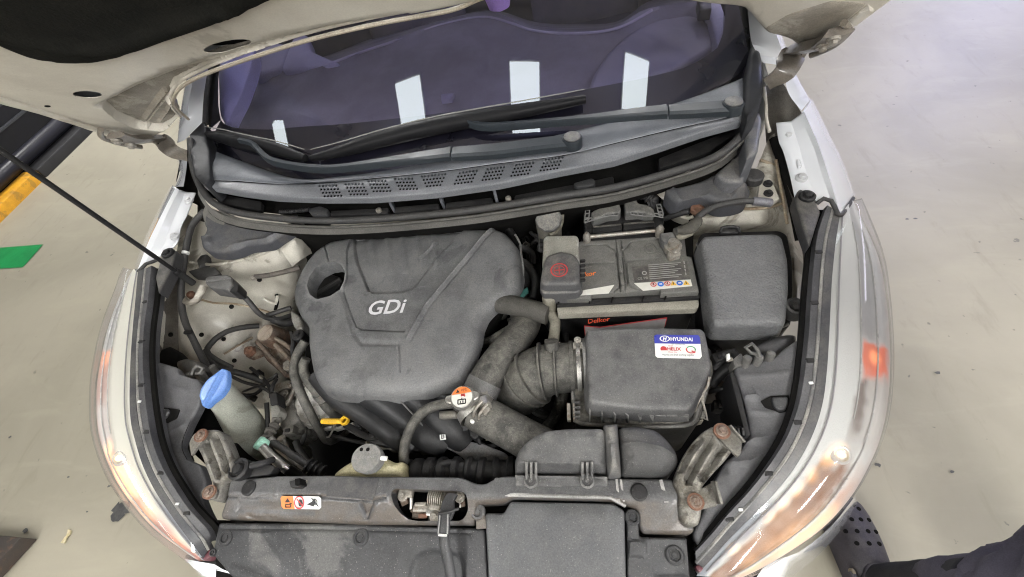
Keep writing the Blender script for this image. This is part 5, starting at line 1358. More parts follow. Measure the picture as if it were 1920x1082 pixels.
text("HYUNDAI", white_p, air, (1257, 640.5), (1299, 641.5), st, .0026, "lettering", 1.15, .08, .03)
ec_ = pt((1246, 636.5), lambda x, y: st(x, y))
V_, F_2 = [], []
for i in range(25):
    a = 2 * math.pi * i / 24
    for r_ in (1, .78): 
        x, y = ec_.x + math.cos(a) * .0085 * r_, ec_.y + math.sin(a) * .0056 * r_
        V_.append((x, y, st(x, y) + .0028))
for i in range(24): F_2.append((2 * i, 2 * i + 1, 2 * i + 3, 2 * i + 2))
fin("sticker_emblem", V_, F_2, white_p, air, None, 0)
for a, b in (((1243, 640), (1244.5, 633.5)), ((1247.5, 640), (1249, 633.5)), ((1243.5, 637), (1248.5, 636.3))):
    bar("sticker_emblem", white_p, air, pt(a, st) + W(0, 0, .0027), pt(b, st) + W(0, 0, .0027), .0014, .0006, 0)
text("Shell", red_m, air, (1253, 651), (1261, 651), st, .0026, "lettering", 1)
text("HELIX", red_m, air, (1251, 658.5), (1277, 659), st, .0026, "lettering", 1.0, .05, .02)
text("Motor Oils", red_m, air, (1253, 662.5), (1269, 662.8), st, .0026, "lettering", 1)
q = pt((1244, 656), st)
fin("sticker_emblem", [W(q.x + .0052 * math.cos(a), q.y + .0055 * math.sin(a), q.z + .0026) for a in np.linspace(-.4, math.pi + .4, 14)], [tuple(range(14))], red_m, air, None, 0)
q = pt((1295, 657), st)
ringmesh("sticker_emblem", red_m, air, W(q.x, q.y, 0), .0062, .0082, st, .0026, 24, (150, 330), .8)
ringmesh("sticker_emblem", mat("green_print", (.05, .35, .12), None, 30, .5, bump=0), air, W(q.x, q.y, 0), .0062, .0080, st, .0026, 24, (-20, 140), .8)
bar("sticker_emblem", red_m, air, pt((1296, 659), st) + W(0, 0, .0026), pt((1303, 663), st) + W(0, 0, .0026), .0018, .0006, 0)
text("EST. COOPERATION", black_p, air, (1259, 647.5), (1284, 647.8), st, .0026, "lettering", 1)
text("Hyundai and Shell working together", black_p, air, (1242, 669), (1302, 669.6), st, .0026, "lettering", 1.3)

# --- intake duct (snorkel)
dz = .792
duct = relief("intake_duct", duct_m, car, [(962, 891), (961, 862), (967, 842), (980, 826), (999, 810), (1024, 800), (1066, 796), (1136, 796), (1141, 850), (1142, 891)], plane3((966, 890, .772), (1000, 820, .806), (1134, 890, .772)), .06, .024, [('line', [(968, 867), (1050, 868), (1140, 871)], .004, .003)], sp=.0075, r=.01, ang=60)
relief("duct_lip", duct_m, duct, [(965, 889), (1139, 891), (1139, 911), (1050, 912), (966, 911)], .768, .012, .003, [('line', [(966, 893), (1139, 895)], .003, .003)], sp=.01, r=.003)
for x in (996, 1101):
    for dx in (-9, 0, 9): tube("duct_rib", duct_m, duct, [(x + dx, 866, .788), (x + dx, 880, .782), (x + dx, 898, .772)], .0022, 6)
    lathe("duct_screw", duct_m, duct, (x, 902, .769), [(.011, 0), (.011, .004), (.0085, .006), (.0075, .004), (.0035, .004), (.003, .006), (.0003, .006)], seg=20)
relief("duct_collar", mat("collar_plastic", (.10, .10, .10), (.075, .075, .075), 12, .55, dust=.5, bump=.1), duct, [(1131, 790), (1159, 788), (1167, 890), (1141, 891)], plane3((1132, 797, .815), (1158, 795, .815), (1150, 888, .79)), .07, .022, [('line', [(1138, 828), (1162, 826)], .004, -.003)], sp=.009, r=.004)
relief("duct_elbow", mat("elbow_plastic", (.052, .052, .052), (.028, .028, .028), 10, .6, dust=.5, dcol=(.10, .098, .092), bump=.5, bs=420, speck=.3), duct, [(1158, 794), (1190, 791), (1232, 798), (1254, 816), (1273, 841), (1277, 860), (1266, 881), (1240, 892), (1195, 890), (1165, 891)], plane3((1160, 800, .804), (1230, 806, .80), (1195, 885, .78)), .07, .026, [('line', [(1160, 832), (1200, 830), (1240, 838), (1266, 852)], .005, .004), ('line', [(1180, 805), (1186, 815)], .003, .003), ('line', [(1188, 858), (1189, 880)], .004, .003), ('line', [(1238, 882), (1250, 866)], .004, .003)], sp=.0075, r=.012, ang=60)

# --- battery
BZ = plane3((1091, 452, .80), (1290, 455, .80), (1200, 550, .797))
bt = relief("battery", bat_m, car, [(1045, 561), (1048, 470), (1088, 452), (1283, 440), (1288, 480), (1297, 481), (1311, 546), (1240, 551), (1238, 543), (1110, 552), (1108, 560)], BZ, .02, .0025,
            [('line', [(1155, 450), (1166, 574)], .002, -.004), ('line', [(1164, 450), (1176, 573)], .002, -.004), ('line', [(1092, 460), (1135, 458), (1156, 472), (1157, 493), (1090, 494)], .0022, -.004), ('line', [(1240, 448), (1184, 453), (1168, 470), (1172, 489), (1240, 483)], .0022, -.004),
             ('line', [(1157, 493), (1163, 536), (1143, 553)], .0028, -.005), ('line', [(1173, 492), (1178, 535), (1204, 546), (1240, 545)], .0028, -.005)], sp=.006, r=0, label="black car battery with white stickers and orange lettering")
prism("battery_lid_step", black_m, bt, [(1044, 566), (1110, 560), (1312, 549), (1312, 558), (1176, 566), (1044, 574)], .783, .02, .001)
prism("battery_rim", batrim_m, bt, [(1044, 576), (1310, 562), (1311, 573), (1306, 578), (1046, 589)], .777, .018, .002)
prism("battery_case", black_m, bt, [(1048, 580), (1308, 566), (1306, 480), (1050, 470)], .762, .17, .003)
for x0 in (1064, 1118, 1186, 1244): bar("case_rib", batrim_m, bt, (x0, 594 - (x0 - 1064) * .05, .757), (x0 + 40, 592 - (x0 - 1064) * .05, .757), .004, .004, .0006)
for k, x0 in enumerate((1046, 1105, 1146, 1204, 1246)):
    bar("vent_slot", dark_m, bt, (x0, 571 - k * 2.0, .786), (x0 + 3, 562 - k * 2.0, .786), .003, .004, .0004)
bl = decal("sticker", cream_p, bt, [(1053, 551), (1072, 548), (1152, 534), (1141, 550), (1056, 556)], BZ, .001)
decal("sticker", cream_p, bt, [(1189, 531), (1295, 524), (1298, 536), (1206, 545)], BZ, .001)
decal("sticker", mat("sticker_dark", (.055, .053, .052), None, 20, .5, bump=.05, dust=.3), bt, [(1184, 500), (1288, 490), (1294, 522), (1190, 529)], BZ, .0008)
text("kor", orange_m, bt, (1096, 520), (1119, 516), BZ, .0014, "lettering", .9, .25, .03)
text("12V 60Ah", grey_p, bt, (1085, 548), (1096, 547), BZ, .002, "lettering", 1)
text("MF BATTERY", grey_p, bt, (1097, 503), (1110, 501.5), BZ, .0014, "lettering", 1)
for k in range(8):
    bar("print_line", grey_p, bt, pt((1215 + k * .4, 498 + k * 3.7), BZ) + W(0, 0, .0018), pt((1276 + k * .3 - (k % 3) * 6, 493.5 + k * 3.7), BZ) + W(0, 0, .0018), .0013, .0004, 0)
for k in range(4): bar("print_line", grey_p, bt, pt((1282 + k, 491 + k * 7), BZ) + W(0, 0, .0018), pt((1283 + k, 496 + k * 7), BZ) + W(0, 0, .0018), .002, .0004, 0)
ringmesh("print_mark", grey_p, bt, pt((1208, 513), BZ), .0028, .0048, BZ, .0018, 16)
text("CE PB", grey_p, bt, (1196, 526), (1215, 524), BZ, .0018, "lettering", 1)
zq = lambda x, y: BZ(x, y) + .0022
def disc(px, py, r_, m, up=.0022, n=16):
    q = pt((px, py), BZ)
    fin("warning_pictogram", [W(q.x + r_ * math.cos(a), q.y + r_ * math.sin(a), q.z + up) for a in np.linspace(0, 2 * math.pi, n + 1)[:-1]], [tuple(range(n))], m, bt, None, 0)
bluei = mat("icon_blue", (.03, .16, .62), None, 30, .5, bump=0)
for x, y, kind in ((1225, 534.5, 'r'), (1238.5, 534, 'b'), (1251, 533, 'r'), (1262, 532.5, 'y'), (1274, 532, 'b'), (1286, 531.5, 'y')):
    q = pt((x, y), BZ)
    if kind == 'r':
        ringmesh("warning_pictogram", red_m, bt, q, .0042, .0056, BZ, .0022, 18)
        bar("warning_pictogram", red_m, bt, q + W(-.0035, .0035, .0022), q + W(.0035, -.0035, .0022), .0012, .0004, 0)
        bar("warning_pictogram", black_p, bt, q + W(-.001, -.002, .0021), q + W(.0008, .003, .0021), .0018, .0004, 0)
    elif kind == 'b':
        disc(x, y, .0057, bluei)
        bar("warning_pictogram", white_p, bt, q + W(-.0025, 0, .0026), q + W(.0025, 0, .0026), .0022, .0004, 0)
    else:
        fin("warning_pictogram", [q + W(-.006, -.0048, .0022), q + W(.006, -.0048, .0022), q + W(0, .0058, .0022)], [(0, 1, 2)], amberp_m, bt, None, 0)
        bar("warning_pictogram", black_p, bt, q + W(0, -.003, .0026), q + W(0, .0018, .0026), .0014, .0004, 0)
q = pt((1219, 467), BZ)
lathe("vent_plug", bat_m, bt, q, [(.0125, -.004), (.0125, .002), (.0105, .003), (.0095, .001), (.006, .001), (.0055, .003), (.0003, .003)], seg=24)
text("Delkor", mat("red_script", (.62, .08, .03), None, 30, .5, bump=0), bt, (1102, 607), (1145, 602), .757, .0, "lettering", .9, .2, .02)
prism("front_label", mat("grey_label", (.32, .32, .33), None, 20, .5, bump=0), bt, [(1096, 611), (1125, 613.5), (1250, 596), (1246, 612), (1240, 640), (1098, 640)], .748, .003, .0003)
prism("front_label", red_m, bt, [(1095.2, 610.2), (1125, 612.6), (1251, 594.8), (1247, 612), (1246, 612), (1249.6, 596.6), (1125, 613.8), (1096.4, 611.6), (1098.6, 640), (1097.4, 640)], .7495, .003, .0003)
# positive terminal cover
tz = .838
tc = relief("terminal_cover", mat("terminal_plastic", (.085, .085, .088), (.07, .07, .073), 10, .5, dust=.4, bump=.15, speck=.1), car, [(1018, 492), (1024, 478), (1050, 469), (1075, 474), (1086, 486), (1088, 528), (1080, 533), (1018, 533), (1012, 526)], tz, .03, .008, sp=.006, r=.006, flare=.004, label="battery terminal cover with a red plus sign in a circle")
relief("cover_flap", mat("clear_flap", (.30, .29, .25), (.22, .215, .19), 25, .35, stain=.5, scol=(.5, .5, .48), ss=30, bump=.15), tc, [(1019, 446), (1024, 441), (1080, 440), (1085, 445), (1087, 500), (1016, 500)], tz - .006, .03, .005, sp=.008, r=.006)
ringmesh("plus_mark", red_m, tc, pt((1048.5, 507), tz), .0140, .0165, tz, .0012, 32)
ringmesh("plus_mark", red_m, tc, pt((1048.5, 507), tz), .0095, .0105, tz, .0012, 32)
c0 = pt((1048.5, 507), tz)
bar("plus_mark", red_m, tc, c0 + W(-.0095, 0, .0012), c0 + W(.0095, 0, .0012), .0016, .0006, 0)
bar("plus_mark", red_m, tc, c0 + W(0, -.0095, .0012), c0 + W(0, .0095, .0012), .0016, .0006, 0)
relief("cover_skirt", mat("terminal_plastic", ()), tc, [(1012, 536), (1086, 530), (1088, 545), (1080, 548), (1040, 550), (1016, 550)], tz - .02, .03, .005, sp=.008, r=.008)
relief("cable_boot", beige_m, tc, [(1015, 552), (1040, 552), (1042, 558), (1035, 567), (1024, 566), (1016, 558)], .80, .04, .008, sp=.006, r=.008)
for k in range(5): bar("hinge_tab", black_m, tc, (1088, 490 + k * 9, .825), (1097, 489 + k * 9, .822), .005, .006, .001)
for k in range(3): bar("hinge_tab", black_m, tc, (1012, 452 + k * 9, .822), (1018, 452 + k * 9, .822), .007, .008, .001)
# negative terminal and cable
ng = lathe("negative_terminal", zinc_m, car, (1262, 461, .812), [(.0165, -.012), (.0165, .002), (.0115, .004), (.0105, .012), (.0003, .013)], seg=26)
prism("terminal_clamp", zinc_m, ng, [(1252, 466), (1274, 464), (1277, 478), (1258, 482), (1252, 478)], .812, .014, .002)
prism("terminal_clamp", mat("terminal_tab", (.5, .48, .36), (.4, .38, .28), 30, .5, metal=.3, bump=.1), ng, [(1253, 450), (1267, 448), (1268, 456), (1254, 458)], .815, .006, .001)
bolt(ng, (1266, 470, .816), .0055, zinc_m, name="clamp_nut")
prism("battery_sensor", plast_m, ng, [(1237, 437), (1262, 434), (1268, 446), (1260, 452), (1246, 455), (1240, 448)], .822, .02, .003)
prism("battery_sensor", mat("sensor_grey", (.12, .118, .108), None, 20, .6, bump=.1), ng, [(1262, 427), (1286, 421), (1290, 434), (1268, 440)], .828, .02, .003)
tube("ground_cable", beige_m, ng, [(1268, 446, .82), (1282, 443, .822), (1294, 438, .828), (1298, 428, .835), (1305, 415, .84), (1312, 404, .842)], [.006, .0065, .007, .006], 10)
tube("ground_cable", rubber_m, ng, [(1300, 425, .84), (1308, 408, .845), (1330, 392, .85), (1360, 382, .85), (1400, 377, .848), (1428, 379, .845)], .0062, 10)
tube("cable_lug", mat("lug", (.2, .2, .22), None, 20, .5, metal=.3, bump=.1), ng, [(1412, 377, .846), (1432, 379, .845), (1445, 381, .842)], .0085, 10)
tube("ground_cable", mat("loom_tape", (.05, .047, .04), (.09, .085, .07), 60, .8, bump=.4), ng, [(1272, 432, .835), (1288, 430, .84), (1300, 424, .845), (1310, 412, .845)], [.008, .011, .012, .008], 10)
# hold down rod and vacuum lines
hold = tube("battery_clamp", zinc_m, car, [(1105, 444, .81), (1170, 438, .81), (1234, 432, .81)], .0042, 8)
for q in ((1100, 442, .815), (1238, 429, .82)): lathe("clamp_wing", zinc_m, hold, q, [(.008, -.02), (.008, 0), (.004, .008), (.0003, .009)], seg=10)
prism("clamp_strip", black_m, hold, [(1090, 447), (1240, 436), (1240, 446), (1092, 456)], .795, .02, .002)

# --- behind the battery: brake fluid cap, control boxes
bf = lathe("brake_fluid_reservoir", mat("reservoir_dark", (.2, .19, .16), (.12, .115, .1), 20, .5, dust=.4, bump=.1), car, (1028, 414, .81), [(.026, -.07), (.028, -.01), (.028, 0), (.0003, 0)], seg=24)
lathe("reservoir_cap", mat("fluid_cap", (.15, .15, .145), (.10, .10, .098), 60, .65, dust=.6, bump=.5, bs=300), bf, (1028, 410, .838), [(.026, -.016), (.0275, -.006), (.0275, 0), (.025, .003), (.0003, .003)], W(-.2, -.5, .85), seg=48, lob=(10, .035))
tube("reservoir_strap", beige_m, bf, [(1054, 392, .81), (1053, 415, .805), (1046, 432, .80), (1030, 442, .80)], .005, 8)
prism("control_unit", black_m, car, [(1094, 398), (1108, 388), (1236, 378), (1246, 388), (1246, 412), (1240, 426), (1104, 436), (1096, 430)], .79, .08, .004)
prism("control_unit", black_m, car, [(1112, 424), (1166, 419), (1166, 432), (1112, 437)], .80, .03, .002)
prism("control_unit", black_m, car, [(1169, 418), (1226, 412), (1228, 424), (1169, 431)], .80, .03, .002)
bar("unit_edge", hose_m, car, (1112, 426, .803), (1164, 421, .803), .004, .003, .0008); bar("unit_edge", hose_m, car, (1170, 420, .803), (1226, 416, .803), .004, .003, .0008)
cvm = mat("connector_grey", (.12, .12, .115), (.09, .09, .087), 14, .6, dust=.4, bump=.2, speck=.15)
for pts_ in ([(1108, 399), (1113, 394), (1139, 384), (1136, 376), (1158, 373), (1161, 380), (1165, 392), (1162, 398), (1138, 401), (1114, 411), (1109, 406)], [(1170, 371), (1193, 368), (1196, 380), (1220, 385), (1228, 395), (1226, 402), (1220, 402), (1198, 396), (1173, 398)]):
    relief("wiring_connector", cvm, car, pts_, .818, .02, .004, sp=.006, r=.004)
for A_, n_ in (([(1096, 418, .815), (1118, 411, .815), (1140, 405, .815), (1158, 404, .815)], 9), ([(1183, 402, .815), (1205, 405, .815), (1226, 405, .815), (1243, 408, .815)], 9), ([(1096, 416, .815), (1097, 404, .818), (1098, 394, .82)], 4), ([(1236, 404, .815), (1233, 392, .818), (1231, 384, .82)], 4)):
    L1 = crspline([pt(p) for p in A_], n_)
    L2 = [q + (W(0, .0085, 0) if n_ > 5 else W(.0085, 0, 0)) for q in L1]
    tube("connector_rail", mat("rail_grey", (.2, .2, .19), None, 30, .6, bump=.1), car, L1, .0013, 6); tube("connector_rail", mat("rail_grey", ()), car, L2, .0013, 6)
    for a, b in zip(L1, L2): bar("connector_rung", mat("rail_grey", ()), car, a, b, .002, .002, 0)
tube("wiring_bundle", black_m, car, [(1190, 350, .83), (1205, 362, .83), (1225, 378, .82), (1215, 384, .815)], .012, 10, corr=(.01, .003))
tube("wiring_bundle", black_m, car, [(1246, 410, .80), (1270, 402, .82), (1292, 396, .83)], .006, 10)
tube("bracket_post", plast_m, car, [(1069, 400, .74), (1069, 420, .74)], .008, 10)
for q in ((985, 425, .7), (1005, 440, .7), (1075, 432, .7), (1062, 440, .72)): lathe("bracket_nut", dark_m, car, q, [(.010, -.02), (.010, .004), (.0003, .008)], seg=10)

# --- fuse box
fz_ = plane3((1320, 440, .835), (1460, 440, .835), (1400, 608, .805))
fb = relief("fuse_box", box_m, car, [(1313, 448), (1321, 439), (1372, 436), (1455, 434), (1469, 441), (1480, 485), (1482, 537), (1477, 600), (1470, 608), (1346, 610), (1337, 602), (1328, 537)], fz_, .035, .012, sp=.008, r=.008, flare=.004, label="large textured fuse box beside the battery")
relief("fuse_box_base", black_m, fb, [(1307, 452), (1316, 436), (1462, 432), (1476, 440), (1486, 490), (1487, 540), (1483, 608), (1474, 615), (1387, 624), (1341, 618), (1331, 600), (1324, 550), (1320, 510)], lambda x, y: fz_(x, y) - .035, .10, .003, sp=.014, r=.01)
tube("fuse_box_lip", mat("lip_grey", (.15, .148, .14), None, 20, .5, bump=.1), fb, [pt(p, lambda x, y: fz_(x, y) - .034) for p in ((1307, 456), (1318, 500), (1325, 560), (1332, 602), (1342, 617), (1390, 622), (1470, 612), (1478, 608))], .0025, 8)
relief("fuse_box_latch", black_m, fb, [(1349, 436), (1352, 428), (1370, 425), (1386, 427), (1388, 435)], .832, .03, .005, sp=.006, r=.004)
tube("fuse_box_latch", black_m, fb, [(1350, 436, .836), (1354, 427, .84), (1368, 425, .842), (1384, 427, .84), (1387, 436, .836)], .003, 8)
for a, b in (((1387, 612, .772), (1391, 626, .765)), ((1430, 609, .772), (1432, 622, .765)), ((1390, 619, .774), (1432, 615, .774)), ((1390, 626, .765), (1434, 622, .765))): bar("fuse_box_clasp", mat("lip_grey", ()), fb, a, b, .003, .004, .0008)
fin("paint_dot", [pt((1355 + 9 * math.cos(a), 622.5 + 3.6 * math.sin(a), .757)) for a in np.linspace(0, 2 * math.pi, 17)[:-1]], [tuple(range(16))], mat("violet_dot", (.3, .22, .55), None, 30, .5, bump=0), fb, None, 0)
lathe("grommet", rubber_m, car, (1492, 576, .80), [(.017, -.02), (.017, .004), (.013, .006), (.011, 0), (.006, -.002), (.005, .002), (.0003, .002)], seg=22)

# --- inner aprons
apL = loft("inner_apron", cream_m, car, [
    [(345, 395, .83), (362, 408, .84), (395, 420, .845), (440, 428, .84), (500, 428, .83), (545, 428, .815), (572, 436, .79), (585, 455, .72)],
    [(335, 450, .81), (355, 455, .80), (380, 462, .80), (440, 478, .80), (495, 472, .80), (535, 462, .79), (560, 470, .76), (575, 490, .69)],
    [(325, 500, .79), (345, 500, .77), (375, 495, .775), (430, 498, .775), (490, 500, .765), (530, 508, .745), (556, 520, .70), (565, 540, .62)],
    [(310, 550, .76), (340, 550, .73), (370, 548, .73), (420, 545, .72), (470, 545, .70), (520, 555, .67), (548, 570, .62), (560, 590, .54)],
    [(300, 600, .74), (335, 600, .70), (365, 600, .69), (420, 598, .66), (470, 598, .63), (520, 605, .59), (555, 620, .52), (570, 640, .45)],
    [(298, 640, .72), (330, 645, .68), (370, 652, .66), (420, 650, .62), (470, 650, .58), (520, 660, .52), (555, 680, .45), (575, 700, .40)],
    [(305, 680, .69), (335, 690, .66), (375, 700, .63), (430, 700, .57), (480, 705, .52), (530, 720, .46), (560, 740, .40), (580, 760, .36)],
    [(320, 700, .66), (350, 715, .62), (400, 740, .55), (450, 760, .48), (500, 770, .43), (540, 790, .38), (570, 800, .34), (590, 810, .32)]], 46, 46, noise=.0006, label="dirty cream painted inner wing panel on the left")
for pts_, r_, m_ in (([(372, 560, .735), (400, 568, .725), (440, 570, .715), (480, 578, .70), (505, 586, .68)], .0028, mat("rust_seam", (.26, .19, .12), (.4, .34, .25), 40, .6, bump=.2)), ([(358, 492, .795), (400, 496, .79), (450, 488, .79), (500, 472, .80), (520, 458, .80)], .004, cream_m), ([(505, 440, .825), (520, 470, .79), (540, 505, .735)], .005, cream_m),
                     ([(420, 664, .622), (450, 646, .61), (474, 633, .60)], .0025, mat("rust_seam", ())), ([(495, 560, .70), (516, 570, .685), (520, 555, .69)], .004, cream_m), ([(516, 582, .66), (520, 565, .67), (518, 552, .68)], .004, dark_m)):
    tube("panel_seam", m_, apL, pts_, r_, 8)
loft("apron_brace", cream_m, apL, [[(515, 430, .84), (528, 470, .80), (548, 500, .755)], [(545, 428, .84), (556, 462, .80), (566, 486, .765)], [(560, 428, .80), (575, 450, .77), (585, 475, .74)]], 12, 8)
for q, z in (((425, 640), .63), ((384, 632), .668), ((327, 632), .70), ((440, 580), .715), ((492, 530), .76), ((445, 680), .60), ((555, 448), .80), ((490, 700), .53)):
    lathe("panel_hole", dark_m, apL, pt(q, z) + W(0, 0, .012), [(.0055, -.002), (.0055, .0005), (.0003, .0008)], W(.15, -.5, .85), 12)
loft("lower_apron", grime_m, car, [[(300, 505, .80), (315, 505, .78), (335, 505, .775)], [(285, 580, .78), (310, 580, .74), (335, 580, .73)], [(282, 640, .75), (305, 640, .71), (335, 645, .69)], [(285, 690, .72), (312, 700, .68), (345, 710, .66)]], 10, 16)
# left strut cover (rubber sheet under the scuttle)
relief("strut_shield", mat("shield_rubber", (.06, .062, .07), (.045, .046, .052), 8, .55, dust=.45, dcol=(.15, .145, .135), bump=.2, stain=.4, scol=(.10, .09, .08)), car, [(384, 392), (410, 398), (470, 410), (548, 426), (522, 442), (505, 455), (480, 458), (462, 460), (440, 470), (415, 474), (390, 472), (376, 462), (376, 445), (386, 432), (382, 412)], plane3((385, 400, .875), (540, 425, .855), (410, 472, .84)), .02, .008, [('area', [(372, 440), (398, 440), (402, 462), (380, 466)], .01, .008), ('line', [(425, 465), (455, 455), (500, 448), (520, 436)], .006, .004)], sp=.01, r=.01)
loft("scuttle_side", fw_m, car, [[(386, 385, .895), (410, 396, .89), (440, 404, .885)], [(380, 400, .875), (400, 412, .87), (420, 420, .865)], [(386, 425, .85), (402, 432, .85), (422, 434, .85)]], 10, 8)
# prop rod and its clip
rodA, rodB = pt((362, 531, .80)), pt((0, 281, 1.19))
rod = tube("prop_rod", black_m, car, [rodA, rodA.lerp(rodB, .5), rodA.lerp(rodB, 1.12)], .0046, 10, 12, label="black bonnet prop rod rising to the upper left")
tube("rod_grip", mat("grip_foam", (.03, .03, .03), None, 20, .7, dust=.3, bump=.3), rod, [rodA, rodA.lerp(rodB, .12)], .0075, 12)
lathe("rod_collar", black_m, rod, rodA.lerp(rodB, .125), [(.009, -.004), (.0092, 0), (.007, .004)], rodB - rodA, 14)
tube("rod_hook", cream_m, car, [(382, 537, .795), (374, 553, .79), (364, 567, .785), (348, 566, .785), (345, 558, .785)], [.0085, .0085, .0075, .007, .006], 10)
lathe("rusty_nut", rbolt_m, car, (357, 552, .778), [(.009, -.01), (.009, .003), (.005, .006), (.0003, .006)], seg=6)
relief("pressure_sensor", plast_m, car, [(384, 521), (392, 517), (425, 514), (433, 520), (436, 534), (428, 544), (392, 539), (384, 530)], .805, .03, .004, [('line', [(388, 528), (430, 522)], .004, -.003)], sp=.006, r=.004)
prism("sensor_plug", black_m, car, [(418, 522), (430, 516), (447, 534), (445, 547), (434, 548), (420, 542)], .80, .03, .003)
prism("sensor_bracket", rubber_m, car, [(352, 508), (372, 502), (402, 500), (412, 514), (385, 520), (362, 518)], .795, .015, .003)
prism("sensor_bracket", rubber_m, car, [(368, 488), (376, 478), (388, 476), (382, 492), (372, 502)], .80, .02, .003)
for pts_, r_ in (([(442, 546, .79), (462, 560, .765), (482, 584, .735), (500, 596, .705), (525, 598, .68), (548, 590, .66)], .0062), ([(500, 592, .70), (520, 585, .695), (545, 577, .69)], .006), ([(510, 598, .69), (530, 606, .67), (552, 604, .65)], .009),
                 ([(486, 611, .64), (455, 614, .66), (425, 622, .675), (402, 637, .68), (388, 655, .68)], .0068), ([(384, 395, .87), (362, 420, .86), (352, 450, .85), (345, 490, .83), (340, 530, .81), (340, 570, .785), (348, 606, .765), (364, 640, .745), (384, 680, .72), (396, 704, .71)], .0072),
                 ([(386, 656, .69), (398, 680, .68), (420, 692, .67), (450, 700, .65), (475, 708, .62), (495, 716, .6)], .0075), ([(386, 660, .685), (408, 676, .68), (436, 690, .66)], .006), ([(440, 738, .62), (470, 742, .6), (488, 732, .59), (500, 716, .58), (520, 706, .58)], .0045), ([(425, 700, .64), (455, 716, .62), (490, 726, .6), (515, 742, .58)], .004)):
    tube("wiring_loom", rubber_m, car, pts_, r_, 10, rag=.04)
lathe("loom_band", white_p, car, (348, 474, .842), [(.0078, -.003), (.008, 0), (.0078, .003)], W(-.1, -.9, -.25), 12)
bar("loom_clip", black_m, car, (346, 624, .765), (360, 622, .765), .008, .008, .002)
rod2 = tube("ground_strap", mat("strap_brown", (.11, .095, .08), (.07, .062, .055), 40, .7, bump=.4), car, [(478, 519, .785), (505, 516, .785), (532, 510, .785), (562, 502, .78)], .0058, 10, rag=.06)
lathe("strap_lug", zinc_m, rod2, (476, 520, .785), [(.008, -.004), (.008, .002), (.004, .003), (.003, .006), (.0003, .006)], seg=12)

# --- right apron
apR = loft("inner_apron", cream_m, car, [
    [(1330, 360, .80), (1370, 368, .80), (1400, 352, .82), (1425, 300, .85), (1440, 262, .875), (1452, 250, .87)],
    [(1318, 385, .80), (1360, 392, .80), (1410, 385, .815), (1440, 355, .83), (1462, 330, .835), (1480, 345, .80)],
    [(1312, 402, .79), (1360, 400, .80), (1410, 396, .80), (1450, 385, .80), (1475, 385, .79), (1495, 400, .74)],
    [(1305, 425, .77), (1360, 420, .785), (1420, 418, .785), (1465, 420, .77), (1485, 440, .74), (1505, 470, .70)],
    [(1300, 450, .70), (1360, 445, .72), (1430, 445, .73), (1480, 470, .72), (1495, 500, .70), (1510, 520, .67)],
    [(1300, 520, .5), (1380, 520, .52), (1450, 540, .6), (1488, 560, .68), (1500, 580, .68), (1512, 600, .66)]], 34, 34, noise=.0005, label="cream painted inner wing panel on the right with rusty seams")
for pts_ in ([(1425, 300, .856), (1440, 305, .852), (1456, 312, .845)], [(1455, 300, .858), (1462, 340, .842), (1470, 385, .81), (1476, 420, .79)], [(1395, 392, .81), (1435, 390, .812), (1466, 382, .812)]):
    tube("panel_seam", mat("rust_seam", ()), apR, pts_, .003, 8)
tube("panel_seam", dark_m, apR, [(1450, 260, .875), (1465, 300, .856), (1478, 345, .83), (1490, 400, .79), (1500, 450, .76)], .009, 8)
loft("apron_side", grime_m, apR, [[(1475, 345, .84), (1487, 380, .82), (1500, 430, .80), (1506, 500, .79), (1506, 570, .78)], [(1488, 372, .83), (1500, 405, .81), (1516, 450, .80), (1516, 520, .80), (1512, 590, .79)]], 20, 4)
relief("strut_shield", mat("shield_rubber", ()), car, [(1317, 336), (1350, 318), (1392, 286), (1398, 300), (1397, 340), (1410, 356), (1404, 370), (1380, 378), (1350, 380), (1328, 370), (1300, 372), (1272, 382), (1255, 368), (1245, 352), (1280, 346)], plane3((1392, 290, .88), (1260, 360, .86), (1380, 376, .85)), .03, .01, [('area', [(1362, 350), (1384, 338), (1406, 352), (1402, 370), (1375, 374)], .012, .016), ('line', [(1262, 352), (1275, 378), (1300, 374), (1330, 366)], .007, .005)], sp=.009, r=.012)
relief("scuttle_corner", mat("grey_sheet", (.13, .132, .14), (.09, .09, .095), 9, .55, dust=.5, bump=.2), car, [(1340, 325), (1370, 300), (1393, 262), (1400, 262), (1397, 300), (1396, 340), (1360, 340)], .885, .04, .008, sp=.01, r=.01)
lathe("rubber_plug", rubber_m, apR, (1412, 331, .855), [(.0195, -.01), (.0195, .004), (.016, .007), (.0003, .008)], seg=24)
prism("ground_plate", cream_m, apR, [(1425, 335), (1448, 338), (1462, 372), (1448, 382), (1420, 372)], .838, .008, .002)
bolt(apR, (1440, 344, .841), .0085, black_m); bolt(apR, (1441, 362, .841), .0085, black_m)
lathe("rusty_washer", rbolt_m, apR, (1308, 392, .835), [(.013, -.006), (.013, .001), (.008, .002), (.007, -.002), (.0003, -.002)], seg=20)
tube("panel_seam", cream_m, apR, [(1258, 388, .81), (1272, 402, .815), (1290, 410, .815), (1300, 406, .82)], .004, 8)
loft("apron_brace", cream_m, apR, [[(1222, 356, .83), (1240, 372, .82), (1262, 390, .81)], [(1240, 350, .83), (1262, 372, .82), (1290, 395, .81)], [(1232, 380, .74), (1255, 410, .74), (1290, 425, .74)]], 10, 8)

